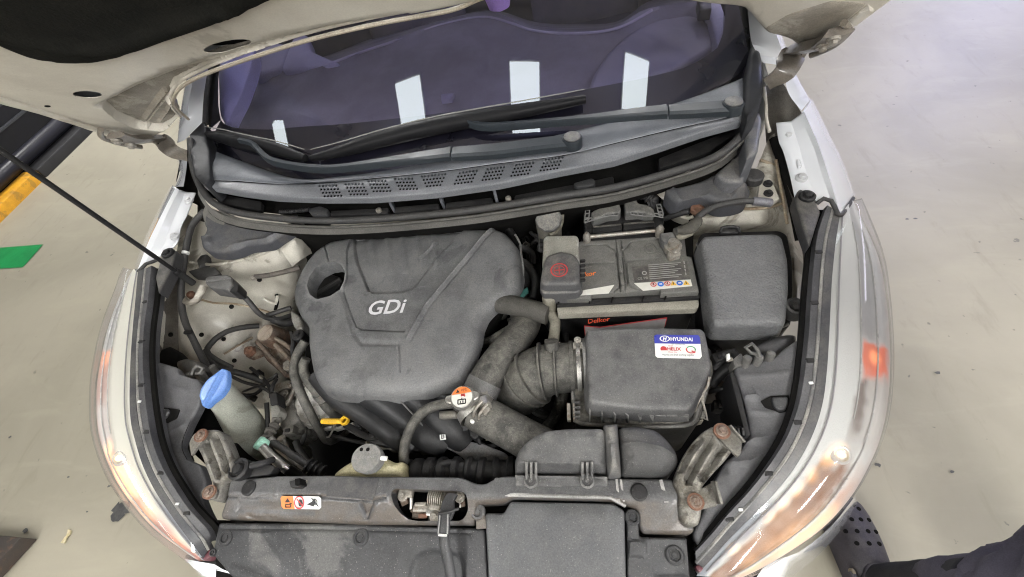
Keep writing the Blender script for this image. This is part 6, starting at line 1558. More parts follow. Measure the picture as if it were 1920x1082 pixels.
# --- engine mount (rusty)
mt_ = lathe("engine_mount", rust_m, car, (497, 624, .70), [(.030, -.075), (.027, -.03), (.0235, -.004), (.021, 0), (.0003, .001)], W(-.1, -.12, 1), 28, label="rusty engine mount bracket")
lathe("mount_top", mat("mount_top", (.34, .29, .24), (.22, .18, .14), 40, .6, bump=.2, stain=.4, scol=(.12, .07, .045), ss=40), mt_, (497, 624, .7015), [(.0200, -.001), (.0200, .001), (.0003, .0015)], W(-.1, -.12, 1), 24)
relief("mount_bracket", rust_m, mt_, [(478, 640), (500, 650), (520, 640), (540, 655), (556, 690), (550, 706), (535, 706), (515, 690), (495, 672)], plane3((480, 640, .655), (540, 650, .675), (545, 705, .65)), .05, .01, sp=.007, r=.008)
for a, b in (((482, 640, .675), (538, 704, .668)), ((516, 646, .69), (552, 682, .675)), ((505, 625, .69), (548, 655, .68))): tube("mount_rib", rust_m, mt_, [a, b], .0055, 8, 5)
lathe("mount_bolt", rbolt_m, mt_, (467, 658, .66), [(.012, -.012), (.012, .004), (.006, .006), (.005, .012), (.0003, .012)], seg=6)
prism("mount_foot", rust_m, mt_, [(459, 655), (478, 648), (495, 662), (470, 672), (460, 668)], .65, .012, .002)
lathe("mount_bolt", zinc_m, mt_, (541, 685, .672), [(.013, -.01), (.013, .001), (.008, .002), (.0075, .01), (.0003, .011)], seg=14)
lathe("mount_bush", black_m, car, (558, 627, .715), [(.013, -.03), (.0145, -.002), (.012, .001), (.006, .001), (.005, .005), (.0003, .005)], seg=18)
tube("mount_stay", black_m, car, [(546, 622, .71), (550, 640, .705), (548, 658, .70), (552, 675, .69)], .005, 8)
relief("chain_cover", alu_m, car, [(544, 580), (560, 590), (568, 605), (568, 620), (552, 616), (545, 600)], .70, .03, .006, sp=.007, r=.006)
prism("mount_plate", zinc_m, car, [(512, 722), (528, 716), (540, 712), (550, 716), (546, 726), (530, 730), (516, 738)], .62, .008, .002)
for q in ((534, 738, .62), (522, 745, .6)): bolt(car, q, .0095, zinc_m)
relief("front_housing", mat("housing_alu", (.22, .215, .2), (.09, .086, .08), 30, .6, stain=.6, scol=(.03, .028, .025), ss=35, bump=.5, dust=.4), car, [(520, 752), (548, 742), (562, 770), (566, 806), (536, 822), (522, 800)], .60, .06, .012, sp=.012, r=.01)

# --- washer filler
wf = tube("washer_filler", washer_m, car, [(404, 727, .775), (422, 750, .735), (442, 775, .69), (462, 806, .64), (468, 850, .59), (462, 890, .54)], [.026, .029, .036, .040, .036, .034], 22, label="translucent washer bottle filler neck")
relief("washer_cap", blue_m, wf, [(371, 742), (374, 728), (386, 711), (408, 694), (412, 691), (423, 691.5), (425, 697), (426, 708), (424, 724), (413, 740), (395, 753), (388, 761), (381, 763), (376, 759), (375, 752)], plane3((375, 745, .795), (420, 695, .81), (395, 752, .785)), .008, .005, [('line', [(383, 760), (400, 728), (418, 693)], .0045, .004), ('line', [(389, 758), (406, 728), (421, 698)], .0025, -.0015)], sp=.004, r=.005, label="bright blue washer filler cap")
relief("washer_tank", washer_m, car, [(440, 780), (475, 775), (492, 800), (488, 840), (470, 890), (440, 890)], .60, .2, .015, sp=.014, r=.012)
# --- air conditioning lines
acl = tube("ac_pipe", bright_m, car, [(492, 838, .715), (505, 852, .71), (520, 866, .705), (538, 880, .69)], .0085, 12)
lathe("valve_cap", green_m, acl, (489, 832, .712), [(.0105, -.012), (.0125, -.004), (.0125, .004), (.011, .008), (.0003, .009)], W(-.5, .25, .7), 22, lob=(14, .03), label="pale green air conditioning valve cap")
tube("ac_pipe", rubber_m, car, [(520, 866, .69), (535, 878, .68), (555, 890, .66), (575, 900, .64)], .0095, 12)
tube("ac_pipe", bright_m, car, [(505, 822, .69), (530, 845, .675), (560, 868, .68), (582, 880, .68)], .0075, 12)
tube("ac_pipe", rubber_m, car, [(500, 825, .685), (525, 838, .69), (555, 858, .69), (585, 878, .69)], .0068, 12)
tube("ac_bellows", black_m, car, [(576, 872, .70), (590, 880, .695), (606, 888, .69)], .0125, 12, corr=(.010, .005))
tube("sensor_lead", mat("lead_grey", (.17, .165, .145), (.11, .105, .095), 30, .7, bump=.3), car, [(520, 775, .66), (518, 792, .665), (508, 808, .67), (502, 822, .675)], [.009, .0085, .0095, .011], 10, corr=(.014, .004))
prism("pressure_switch", mat("switch_grey", (.26, .255, .23), None, 30, .55, bump=.1), car, [(506, 762), (520, 758), (526, 770), (520, 782), (508, 782)], .675, .025, .003)
prism("pressure_switch", black_m, car, [(504, 738), (518, 734), (521, 757), (506, 760)], .68, .03, .003)
tube("sensor_lead", black_m, car, [(510, 735, .68), (512, 722, .68), (518, 712, .67)], .004, 8)
tube("sensor_lead", black_m, car, [(500, 755, .66), (502, 790, .64), (505, 830, .62), (512, 860, .62)], .005, 8)
tube("sensor_lead", rubber_m, car, [(555, 828, .6), (565, 850, .6), (580, 868, .6)], .008, 8)
lathe("pipe_joint", zinc_m, car, (532, 830, .66), [(.006, -.02), (.006, .008), (.008, .009), (.008, .014), (.0003, .015)], W(-.1, .5, .8), 12)
# rubber mount and bracket on the support's left end
bs_ = lathe("radiator_mount", black_m, car, (446, 879, .775), [(.017, -.03), (.0185, -.004), (.0185, 0), (.0145, .003), (.012, -.001), (.009, -.001), (.0075, .004), (.0003, .005)], seg=26)
prism("mount_arm", black_m, bs_, [(440, 866), (465, 864), (500, 868), (515, 876), (505, 890), (470, 894), (440, 896)], .760, .02, .003, .004)
tube("mount_arm", black_m, bs_, [(470, 874, .77), (495, 868, .765), (512, 862, .75)], .006, 8)
# --- coolant reservoir
rv = relief("coolant_reservoir", reserv_m, car, [(621, 888), (640, 872), (665, 858), (688, 848), (712, 853), (738, 866), (752, 862), (757, 872), (757, 900), (700, 904), (624, 902)], .742, .09, .014, [('line', [(700, 860), (740, 876)], .006, .004)], sp=.008, r=.01, label="yellowed coolant reservoir with grey cap")
cpz = .778
cp = lathe("reservoir_cap", mat("cap_grey", (.20, .20, .195), (.16, .16, .155), 40, .55, dust=.4, bump=.3), rv, (686, 858, cpz), [(.024, -.02), (.0255, -.004), (.024, 0), (.0003, .0005)], seg=36, lob=(2, .06))
zc_ = (.0012)
tube("cap_lever", white_p, rv, [(704, 860, cpz - .004), (716, 859, cpz - .004), (726, 860, cpz - .006)], .0038, 8)
text("ENGINE", mat("cap_print", (.32, .32, .31), None, 30, .5, bump=0), rv, (676, 851), (697, 850), cpz, .0012, "lettering", .9)
text("COOLANT", mat("cap_print", ()), rv, (667, 861), (703, 859), cpz, .0012, "lettering", .8)
for q in ((678, 843), (690, 843)): lathe("cap_dimple", dark_m, rv, pt(q, cpz), [(.003, 0), (.003, .0016), (.0003, .002)], seg=12)

# --- front core support with latch opening
yf = pt((640, 931, .76)).y
SZ = lambda x, y: .762 - max(0, yf - y) * .55
sup = [(415, 973), (413, 965), (425, 930), (430, 898), (474, 896), (522, 892), (614, 891), (700, 893), (850, 894), (868, 896), (890, 906), (908, 908), (922, 900), (938, 893), (955, 892), (1000, 896), (1137, 896), (1200, 897), (1262, 898), (1272, 915), (1276, 955), (1282, 975), (1304, 992), (1296, 1002), (1262, 1002), (1207, 1000), (1200, 990), (1198, 955), (1172, 944), (1150, 938), (960, 934), (944, 942), (920, 944), (892, 945), (889, 985), (700, 984), (540, 978)]
lat = [(733, 926), (736, 919), (742, 916), (860, 921), (872, 924), (876, 934), (878, 955), (872, 970), (862, 977), (785, 977), (766, 974), (750, 962), (739, 948)]
cs = relief("core_support", frame_m, car, sup, SZ, .03, .005, [('line', [(424, 931), (609, 931), (699, 938), (730, 930)], .004, -.003), ('line', [(519, 894), (514, 930)], .004, .002), ('area', [(614, 900), (708, 902), (698, 935), (610, 930)], .006, -.0015), ('line', [(676, 944), (688, 968), (696, 944)], .005, -.005), ('area', [(440, 934), (600, 934), (600, 972), (436, 966)], .012, -.003), ('line', [(465, 968), (480, 972), (520, 972)], .004, -.003)], [lat], sp=.0085, r=.006, hskirt=.025, ang=50, label="painted front cross panel with bonnet catch opening")
decal("wear_patch", mat("patch_dark", (.06, .06, .066), (.05, .05, .054), 20, .5, dust=.2, bump=.1), cs, [(617, 897), (710, 898), (706, 915), (702, 930), (698, 938), (680, 935), (612, 930), (616, 912)], SZ, .0012)
for q in ((467, 915), (1198, 923)): lathe("rubber_plug", black_m, cs, pt(q, SZ), [(.0125, -.003), (.0125, .002), (.010, .004), (.0003, .0045)], seg=22)
for pts_ in ([(1154, 899), (1158, 898), (1163, 940), (1158, 941)], [(1162, 899), (1166, 899), (1172, 941), (1168, 942)]):
    decal("worn_paint", mat("worn_paint", (.42, .41, .39), (.28, .27, .26), 60, .5, bump=.1), cs, pts_, SZ, .001)
decal("worn_paint", mat("worn_paint", ()), cs, [(1236, 900), (1242, 899), (1254, 942), (1246, 943)], SZ, .001)
prism("latch_tab", black_m, cs, [(541, 902), (560, 897), (565, 908), (560, 914), (544, 914)], .776, .016, .002)
prism("latch_tab", dark_m, cs, [(552, 898), (562, 896), (563, 908), (553, 910)], .782, .02, .001)
bolt(cs, pt((573, 904), SZ), .0035, zinc_m)
for q in ((738, 903), (858, 903), (932, 902)): lathe("spot_weld", frame_m, cs, pt(q, SZ), [(.005, -.001), (.005, .001), (.003, .0012), (.0003, .0005)], seg=12)
tube("lip_rail", mat("rail_worn", (.45, .44, .42), (.2, .2, .19), 12, .4, metal=.3, bump=.1), cs, [(905, 937, .757), (940, 935, .757), (956, 928, .76), (1010, 929, .76), (1080, 931, .76), (1148, 933, .76), (1160, 942, .757), (1172, 948, .752)], .0032, 8)
# warning label on the support
decal("warning_label", white_p, cs, [(526, 934), (529, 930), (598, 931), (602, 935), (602, 951), (598, 955), (532, 954), (528, 950)], SZ, .0016)
decal("warning_label", orange_m, cs, [(526, 934), (529, 930), (549, 930.5), (552, 954.5), (532, 954), (528, 950)], SZ, .0026)
wl = lambda x, y: SZ(x, y) + .0036
fin("warning_mark", [pt(p, wl) for p in ((534, 942), (544, 942), (539, 934))], [(0, 1, 2)], black_p, cs, None, 0)
for a, b in (((535, 946), (545, 946)), ((535, 951), (545, 951)), ((535, 946), (535, 951)), ((545, 946), (545, 951)), ((543, 944), (547, 944))): bar("pictogram_line", black_p, cs, pt(a, wl), pt(b, wl), .0012, .0006, 0)
ringmesh("prohibition_ring", red_m, cs, pt((563, 943), SZ), .0075, .0093, SZ, .0034, 24)
fin("warning_mark", [pt(p, wl) for p in ((559, 940), (562, 936), (566, 938), (568, 944), (565, 950), (560, 949))], [tuple(range(6))], black_p, cs, None, 0)
bar("prohibition_ring", red_m, cs, pt((557, 936), wl) + W(0, 0, .0006), pt((569, 950), wl) + W(0, 0, .0006), .0014, .0005, 0)
fin("warning_mark", [pt(p, wl) for p in ((575, 946), (584, 941), (590, 936), (592, 941), (588, 950), (582, 948))], [tuple(range(6))], black_p, cs, None, 0)
ringmesh("warning_mark", black_p, cs, pt((592, 942), SZ), .0035, .0045, SZ, .0034, 16)
bar("pictogram_line", black_p, cs, pt((584, 934), wl), pt((597, 950), wl), .0012, .0006, 0)
# catch mechanism
lt = prism("bonnet_latch", dark_m, car, [(745, 915), (880, 922), (880, 975), (745, 972)], .70, .02, .002, label="rusty bonnet catch in the cross panel opening")
for a, b, w_, h_, m_ in (((748, 926, .745), (775, 926, .745), .012, .01, zinc_m), ((772, 926, .742), (771, 956, .735), .005, .006, bright_m), ((771, 957, .735), (795, 960, .735), .006, .008, rust_m), ((775, 953, .738), (808, 954, .738), .010, .006, zinc_m), ((778, 946, .742), (800, 945, .742), .006, .006, zinc_m), ((806, 948, .742), (826, 950, .742), .012, .006, zinc_m), ((773, 967, .735), (800, 967, .735), .010, .006, rust_m), ((800, 960, .738), (828, 961, .738), .011, .008, bright_m), ((803, 973, .73), (826, 973, .73), .008, .006, bright_m), ((785, 968, .738), (802, 967, .738), .007, .006, rbolt_m), ((757, 936, .735), (761, 945, .73), .012, .01, rust_m), ((866, 938, .738), (868, 950, .735), .010, .008, rust_m), ((862, 938, .74), (863, 952, .738), .003, .004, bright_m)):
    bar("latch_plate", m_, lt, a, b, w_, h_, .0015)
tube("latch_spring", zinc_m, lt, [(806, 932, .74), (820, 933, .74), (834, 935, .74)], .0125, 14, corr=(.0036, .003))
for q in ((755, 930, .748), (862, 932, .752), (815, 968, .742)): bolt(lt, q, .0085, zinc_m)
lever = prism("latch_lever", splash_m, lt, [(836, 927), (842, 924), (858, 926), (850, 940), (852, 958), (846, 972), (842, 975), (826, 972), (824, 962), (828, 945)], .772, .006, .002, .003)
bar("latch_lever", splash_m, lt, (834, 960, .776), (831, 1003, .772), .019, .007, .002)
bar("lever_edge", mat("lever_worn", (.3, .3, .29), None, 40, .5, bump=.1), lt, (840, 964, .781), (839, 1001, .777), .0025, .003, .0008)
bar("lever_edge", mat("lever_worn", ()), lt, (825, 966, .781), (822, 1001, .777), .0018, .003, .0006)
bar("lever_edge", mat("lever_white", (.7, .7, .68), None, 40, .5, bump=.1), lt, (822, 1003, .777), (838, 1004, .777), .0035, .003, .001)
tube("latch_lever", splash_m, lt, [(832, 1004, .768), (834, 1025, .764), (840, 1050, .756), (846, 1082, .745), (850, 1110, .735)], .008, 8, flat=.7)
tube("lever_wire", black_m, lt, [(824, 963, .781), (840, 960, .785), (860, 954, .78)], .0022, 6)

# --- headlight brackets
def bracket(pts_, z, grooves, tabs, label):
    b_ = relief("lamp_bracket", metal_m, car, pts_, z, .02, .008, [('line', g_, .007, -.013) for g_ in grooves], sp=.005, r=.008, label=label)
    for t_, c_, zz in tabs:
        prism("bracket_tab", metal_m, b_, t_, zz, .005, .0015, .004)
        q = pt(c_, zz)
        lathe("bolt_washer", rbolt_m, b_, q, [(.0115, -.001), (.0115, .003), (.0003, .0035)], seg=20)
        bolt(b_, q + W(0, 0, .003), .0085, head_m)
    return b_
bracket([(1262, 908), (1268, 888), (1285, 850), (1300, 827), (1319, 808), (1338, 797), (1352, 800), (1367, 815), (1378, 840), (1362, 862), (1340, 885), (1318, 912), (1316, 925), (1318, 960), (1311, 985), (1295, 988), (1278, 981), (1272, 950), (1272, 925)], plane3((1270, 950, .765), (1340, 800, .805), (1370, 845, .80)),
        [[(1290, 900), (1312, 860), (1334, 826)], [(1318, 896), (1340, 862), (1358, 838)], [(1276, 880), (1292, 848), (1312, 822)]],
        [([(1338, 797), (1350, 793), (1365, 798), (1392, 828), (1390, 850), (1383, 858), (1364, 838), (1344, 818)], (1353, 809), .812), ([(1289, 932), (1300, 924), (1336, 904), (1347, 948), (1312, 956), (1294, 952)], (1304, 941), .775)], "right dirty metal headlight bracket with two rusty bolts")
bracket([(366, 812), (378, 806), (400, 803), (412, 808), (424, 835), (436, 868), (430, 892), (415, 910), (408, 935), (395, 940), (388, 928), (398, 912), (384, 880), (376, 856), (362, 830)], plane3((380, 810, .805), (420, 815, .80), (410, 920, .77)),
        [[(384, 826), (396, 858), (408, 890)], [(402, 818), (415, 850), (424, 880)]],
        [([(354, 830), (362, 815), (376, 805), (390, 806), (386, 820), (370, 838), (358, 856)], (378, 817), .81), ([(376, 922), (384, 912), (398, 908), (408, 920), (404, 934), (388, 938), (378, 932)], (394, 923), .778)], "left dirty metal headlight bracket with two rusty bolts")
bar("bracket_flange", metal_m, car, (1338, 902, .79), (1350, 945, .785), .004, .02, .001)
bar("bracket_flange", metal_m, car, (1366, 798, .815), (1394, 830, .81), .003, .014, .001)

# --- side shields (black panels behind the lamps)
shR = relief("side_shield", side_m, car, [(1377, 688), (1394, 684), (1410, 680), (1426, 678), (1440, 672), (1457, 668), (1468, 655), (1496, 636), (1508, 640), (1500, 712), (1490, 762), (1471, 815), (1441, 865), (1404, 915), (1365, 958), (1330, 1000), (1308, 1026), (1300, 1002), (1304, 990), (1318, 960), (1330, 915), (1362, 864), (1390, 845), (1408, 815), (1394, 746)], plane3((1385, 690, .785), (1500, 650, .80), (1320, 1000, .715)), .012, .005,
            [('line', [(1380, 705), (1440, 702), (1490, 696)], .006, .002), ('line', [(1398, 742), (1425, 739)], .004, .003), ('line', [(1400, 770), (1440, 774), (1480, 770)], .006, .002), ('line', [(1400, 825), (1440, 818), (1464, 812)], .006, .003), ('line', [(1372, 868), (1410, 862), (1435, 850)], .006, .003)], sp=.01, r=.006, label="black plastic shield behind the right headlight")
prism("shield_side", black_m, car, [(1368, 700), (1378, 690), (1408, 816), (1398, 818)], .775, .10, .002)
shL = relief("side_shield", side_m, car, [(283, 678), (296, 678), (330, 688), (334, 700), (352, 706), (371, 711), (382, 730), (372, 762), (352, 800), (338, 836), (350, 862), (375, 872), (386, 905), (376, 930), (386, 956), (401, 985), (398, 992), (380, 972), (358, 948), (336, 915), (313, 876), (295, 830), (285, 780), (278, 720)], plane3((285, 690, .80), (371, 715, .79), (395, 985, .72)), .012, .005, [('line', [(290, 720), (325, 725), (360, 735)], .006, .002), ('line', [(300, 815), (330, 805), (352, 790)], .006, .002)], sp=.01, r=.006, label="black plastic shield behind the left headlight")
for par, pts_, in_ in ((shR, [(1427, 752), (1446, 742), (1480, 741), (1482, 760), (1474, 772), (1462, 774), (1448, 768), (1436, 764)], [(1447, 743), (1479, 742), (1480, 758), (1472, 770), (1460, 770), (1450, 760)]), (shL, [(290, 766), (310, 764), (336, 768), (330, 784), (312, 793), (294, 790), (289, 778)], [(291, 767), (312, 765), (316, 770), (310, 784), (296, 788), (290, 778)])):
    z_ = plane3((1385, 690, .785), (1500, 650, .80), (1320, 1000, .715)) if par is shR else plane3((285, 690, .80), (371, 715, .79), (395, 985, .72))
    prism("shield_pocket", dark_m, par, pts_, lambda x, y: z_(x, y) + .003, .004, .001)
    relief("shield_tongue", splash_m, par, in_, lambda x, y: z_(x, y) + .008, .006, .004, sp=.006, r=.006)
relief("wheel_housing", side_m, car, [(1414, 648), (1428, 636), (1452, 626), (1480, 620), (1500, 622), (1500, 640), (1470, 656), (1458, 668), (1440, 672), (1420, 668)], .79, .06, .02, sp=.01, r=.012)
relief("wheel_housing", mat("housing_grey", (.10, .1, .1), (.07, .07, .07), 10, .55, dust=.4, bump=.1), car, [(322, 676), (345, 668), (372, 676), (385, 690), (372, 708), (345, 704), (330, 694)], .745, .05, .015, sp=.01, r=.012)
for (x0, y0, z) in ((372, 700, .765), (1410, 676, .79)):
    pass
for q, z in (((336, 700), .77), ((354, 702), .77), ((378, 700), .77), ((398, 688), .75), ((1402, 672), .80), ((1424, 670), .80), ((1446, 664), .80)):
    lathe("lamp_socket", mat("socket_grey", (.13, .128, .12), (.08, .078, .072), 30, .6, bump=.2), car, pt(q, z), [(.0065, -.03), (.0065, .002), (.004, .004), (.0003, .005)], W(.1, .3, .9), 12)
for pts_ in ([(360, 702, .79), (364, 690, .80), (372, 686, .805), (380, 690, .80), (378, 698, .795), (368, 700, .79)], [(1418, 664, .81), (1404, 660, .82), (1398, 652, .825), (1404, 645, .825), (1416, 646, .825), (1420, 655, .82), (1424, 668, .81)]):
    tube("lamp_clip", mat("socket_grey", ()), car, pts_, .003, 8)
tube("wiring_loom", black_m, car, [(1340, 690, .74), (1356, 668, .76), (1372, 660, .77), (1385, 670, .77), (1378, 690, .76)], .008, 10)
tube("wiring_loom", black_m, car, [(1335, 720, .72), (1350, 700, .74), (1366, 690, .75), (1390, 686, .77)], .010, 10)
prism("headlight_plug", mat("socket_grey", ()), car, [(1374, 674), (1390, 660), (1396, 672), (1394, 684), (1378, 688)], .79, .03, .003)
prism("headlight_plug", white_p, car, [(1362, 664), (1368, 662), (1370, 672), (1364, 675)], .79, .006, .001)
relief("intake_scoop", mat("scoop", (.13, .128, .12), (.09, .088, .083), 10, .6, dust=.4, bump=.1), car, [(1330, 695), (1350, 698), (1368, 730), (1366, 738), (1345, 744), (1325, 746)], plane3((1335, 700, .68), (1360, 730, .66), (1328, 745, .62)), .03, .006, sp=.01, r=.006)
for k in range(3): bar("shield_fin", black_m, car, (1372 + k * 8, 800, .78), (1374 + k * 8, 815, .775), .004, .02, .001)
relief("left_lower_shield", dark_m, car, [(300, 655), (318, 648), (330, 660), (332, 680), (310, 690), (292, 680)], .745, .03, .006, sp=.01, r=.006)
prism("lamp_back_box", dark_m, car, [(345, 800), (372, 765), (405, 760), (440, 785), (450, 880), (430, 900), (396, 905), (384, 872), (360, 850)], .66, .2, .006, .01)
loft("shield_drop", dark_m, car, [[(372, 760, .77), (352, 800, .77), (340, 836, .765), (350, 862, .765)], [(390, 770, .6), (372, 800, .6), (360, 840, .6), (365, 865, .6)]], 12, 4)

# --- front cover panels over the grille
PZ = plane3((410, 982, .738), (1290, 1008, .738), (800, 1100, .722))
pan = relief("radiator_cover", mud_m, car, [(410, 980), (640, 982), (890, 990), (908, 992), (914, 1085), (918, 1140), (640, 1150), (470, 1110), (432, 1080), (402, 1045), (398, 1034)], PZ, .02, .004,
             [('line', [(412, 991), (640, 993), (890, 1000)], .003, -.002), ('area', [(760, 1084), (766, 1055), (778, 1038), (800, 1028), (840, 1028), (862, 1036), (872, 1056), (876, 1120), (758, 1130)], .008, -.010), ('line', [(436, 1052), (480, 1068), (520, 1082)], .008, -.003), ('line', [(470, 1000), (510, 1001)], .004, .002)], sp=.0085, r=.005, ang=50, label="left black plastic panel over the grille")
stm = mat("dried_mud", (.17, .168, .16), (.1, .1, .098), 40, .8, bump=.3, bs=200)
clip(pan, pt((424, 1008), PZ), .0125, splash_m); clip(pan, pt((677, 1007), PZ), .0135, splash_m); clip(pan, pt((400, 1036), PZ), .006, splash_m)
pan2 = relief("radiator_cover", mat("splash_centre", (.082, .085, .09), (.07, .072, .076), 9, .5, dust=.35, dcol=(.14, .138, .132), bump=.15, bs=300, speck=.35), car, [(909, 962), (944, 962), (950, 952), (957, 940), (1150, 944), (1160, 950), (1171, 957), (1174, 1084), (1176, 1145), (918, 1145), (915, 1082)], lambda x, y: PZ(x, y) + .006, .02, .004, [], sp=.014, r=.004, label="middle black plastic panel over the grille")
pan3 = relief("radiator_cover", splash_m, car, [(1175, 957), (1197, 957), (1199, 1006), (1216, 1007), (1288, 1008), (1294, 1085), (1300, 1140), (1178, 1145), (1176, 1082)], PZ, .02, .004, [('area', [(1176, 1010), (1214, 1012), (1214, 1046), (1176, 1046)], .004, .004), ('area', [(1220, 1013), (1286, 1014), (1292, 1082), (1222, 1084)], .004, -.002)], sp=.0085, r=.003, label="right black plastic panel over the grille")
clip(pan3, pt((1186, 970), PZ), .0115, splash_m, name="push_clip"); clip(pan3, pt((1265, 1041), PZ), .013, splash_m)
strip = prism("support_tab", brown_m, car, [(891, 950), (908, 951), (912, 990), (893, 992)], .745, .006, .001)
clip(strip, pt((896, 960), .747), .012, frame_m)
# near-black bar underneath the gaps
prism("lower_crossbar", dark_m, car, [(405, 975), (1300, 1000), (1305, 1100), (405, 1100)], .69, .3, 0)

# --- small fittings that fill the bay
def plug(q, z, w_, h_, m, ang=0):
    c_ = pt(q, z); ca, sa = math.cos(ang), math.sin(ang)
    p = prism("wiring_plug", m, car, [c_ + W(x * ca - y * sa, x * sa + y * ca, 0) for x, y in ((-w_, -h_), (w_, -h_), (w_, h_), (-w_, h_))], None, .02, .002)
    prism("plug_latch", black_m, p, [c_ + W(x * ca - y * sa, x * sa + y * ca, .004) for x, y in ((-w_ * .4, -h_ * .6), (w_ * .4, -h_ * .6), (w_ * .4, h_ * .2), (-w_ * .4, h_ * .2))], None, .006, .001)
grey_c = mat("plug_grey", (.16, .155, .14), (.1, .097, .09), 40, .55, bump=.2, dust=.4)
for q, z, w_, h_, m_, a in (((478, 700), .62, .011, .007, black_m, .5), ((466, 742), .60, .009, .007, grey_c, -.3), ((548, 718), .64, .009, .006, zinc_m, .9), ((540, 806), .62, .012, .009, grey_c, .2), ((700, 818), .68, .010, .007, black_m, .1), ((738, 838), .66, .012, .006, grey_c, -.1), ((795, 842), .66, .010, .006, grey_c, .1),
                          ((985, 458), .74, .009, .007, grey_c, .8), ((1003, 520), .72, .008, .010, black_m, .2), ((958, 600), .70, .008, .008, grey_c, .3), ((975, 640), .66, .010, .007, black_m, .4), ((950, 700), .70, .008, .006, grey_c, .5), ((1060, 452), .77, .008, .006, black_m, 0), ((1348, 668), .765, .010, .008, black_m, .3), ((1352, 760), .70, .012, .009, black_m, -.2), ((1310, 785), .74, .007, .005, zinc_m, .2)):
    plug(q, z, w_, h_, m_, a)
for pts_, r_, m_ in (([(470, 690, .64), (490, 706, .645), (505, 726, .65), (508, 745, .65)], .004, black_m), ([(455, 735, .60), (478, 726, .61), (500, 718, .62), (520, 700, .62)], .003, rubber_m), ([(545, 690, .64), (552, 715, .63), (548, 740, .62), (536, 760, .62)], .0055, zinc_m), ([(560, 770, .60), (572, 800, .58), (566, 830, .57), (548, 850, .57)], .006, rubber_m),
                     ([(600, 810, .62), (640, 822, .62), (690, 832, .63), (740, 840, .63)], .004, black_m), ([(655, 806, .66), (690, 820, .66), (730, 836, .655), (800, 842, .65), (850, 836, .65)], .0045, rubber_m), ([(660, 870, .66), (700, 846, .65), (740, 838, .64), (760, 842, .63)], .004, grey_c),
                     ([(985, 425, .72), (1000, 440, .74), (1012, 446, .75)], .005, rubber_m), ([(975, 430, .7), (985, 460, .72), (992, 500, .72), (990, 540, .71)], .0045, black_m), ([(1000, 560, .70), (985, 575, .70), (968, 600, .69), (950, 620, .68)], .004, rubber_m), ([(930, 655, .68), (955, 650, .68), (985, 660, .66), (1000, 680, .65)], .005, rubber_m),
                     ([(960, 690, .70), (975, 672, .70), (985, 650, .69)], .003, zinc_m), ([(1060, 610, .66), (1062, 640, .66), (1066, 680, .66)], .006, rubber_m), ([(1310, 560, .70), (1318, 600, .68), (1330, 640, .68), (1350, 660, .74)], .007, black_m), ([(1330, 735, .70), (1352, 728, .72), (1370, 735, .72), (1382, 760, .70)], .005, black_m)):
    tube("wiring_loom", m_, car, pts_, r_, 8)
for q, z in (((490, 707), .652), ((552, 715), .637), ((690, 832), .637), ((992, 500), .727), ((985, 575), .706), ((1318, 600), .69)):
    lathe("cable_tie", beige_m, car, pt(q, z), [(.006, -.002), (.0065, 0), (.006, .002)], W(.6, .5, .2), 10)
# ================================================================== PERSON standing at the lower right
trs = mat("trouser_cloth", (.075, .07, .095), (.055, .051, .072), 9, .85, bump=.35, bs=300)
skin = mat("skin", (.55, .36, .26), (.5, .32, .23), 20, .5, bump=.1)
sock_m = mat("sock_knit", (.016, .016, .02), (.022, .022, .027), 30, .9, bump=.5, bs=500)
clog_m = mat("clog_foam", (.06, .054, .068), (.048, .043, .056), 12, .55, bump=.12, bs=300, dust=.15)
px_, py_ = .967, -.085
pers = empty("person", (px_, py_, 0)); tag(pers, "person in dark trousers and grey perforated clogs standing at the lower right", "person")
def body_skin():
    pts_ = [W(px_, py_ - .01, .09), W(px_ + .01, py_ - .02, .42), W(px_ + .05, py_ - .05, .86), W(px_ + .14, py_ - .05, .95), W(px_ + .24, py_ - .05, .86), W(px_ + .30, py_ - .22, .42), W(px_ + .29, py_ - .22, .09), W(px_ + .14, py_ - .06, 1.25), W(px_ + .14, py_ - .05, 1.42), W(px_ + .14, py_ - .03, 1.50), W(px_ + .14, py_ - .02, 1.66),
            W(px_ - .06, py_ - .05, 1.40), W(px_ - .14, py_ + .02, 1.14), W(px_ - .24, py_ + .10, 1.36), W(px_ + .34, py_ - .05, 1.40), W(px_ + .42, py_ + .0, 1.14), W(px_ + .36, py_ + .14, 1.34)]
    rad = [.04, .055, .085, .14, .085, .055, .04, .15, .15, .055, .10, .06, .045, .03, .06, .045, .03]
    ed = [(0, 1), (1, 2), (2, 3), (3, 4), (4, 5), (5, 6), (3, 7), (7, 8), (8, 9), (9, 10), (8, 11), (11, 12), (12, 13), (8, 14), (14, 15), (15, 16)]
    me = bpy.data.meshes.new("body")
    o0 = W(px_, py_, 0)
    me.from_pydata([p - o0 for p in pts_], ed, [])
    o = bpy.data.objects.new("body", me); C.objects.link(o)
    md = o.modifiers.new("skin", 'SKIN'); sd = o.modifiers.new("sub", 'SUBSURF'); sd.levels = 2; sd.render_levels = 2
    for i, v in enumerate(me.skin_vertices[0].data):
        v.radius = (rad[i], rad[i]); v.use_root = i == 3
    me.materials.append(skin)
    o.parent = pers; wc[o] = o0
    return o

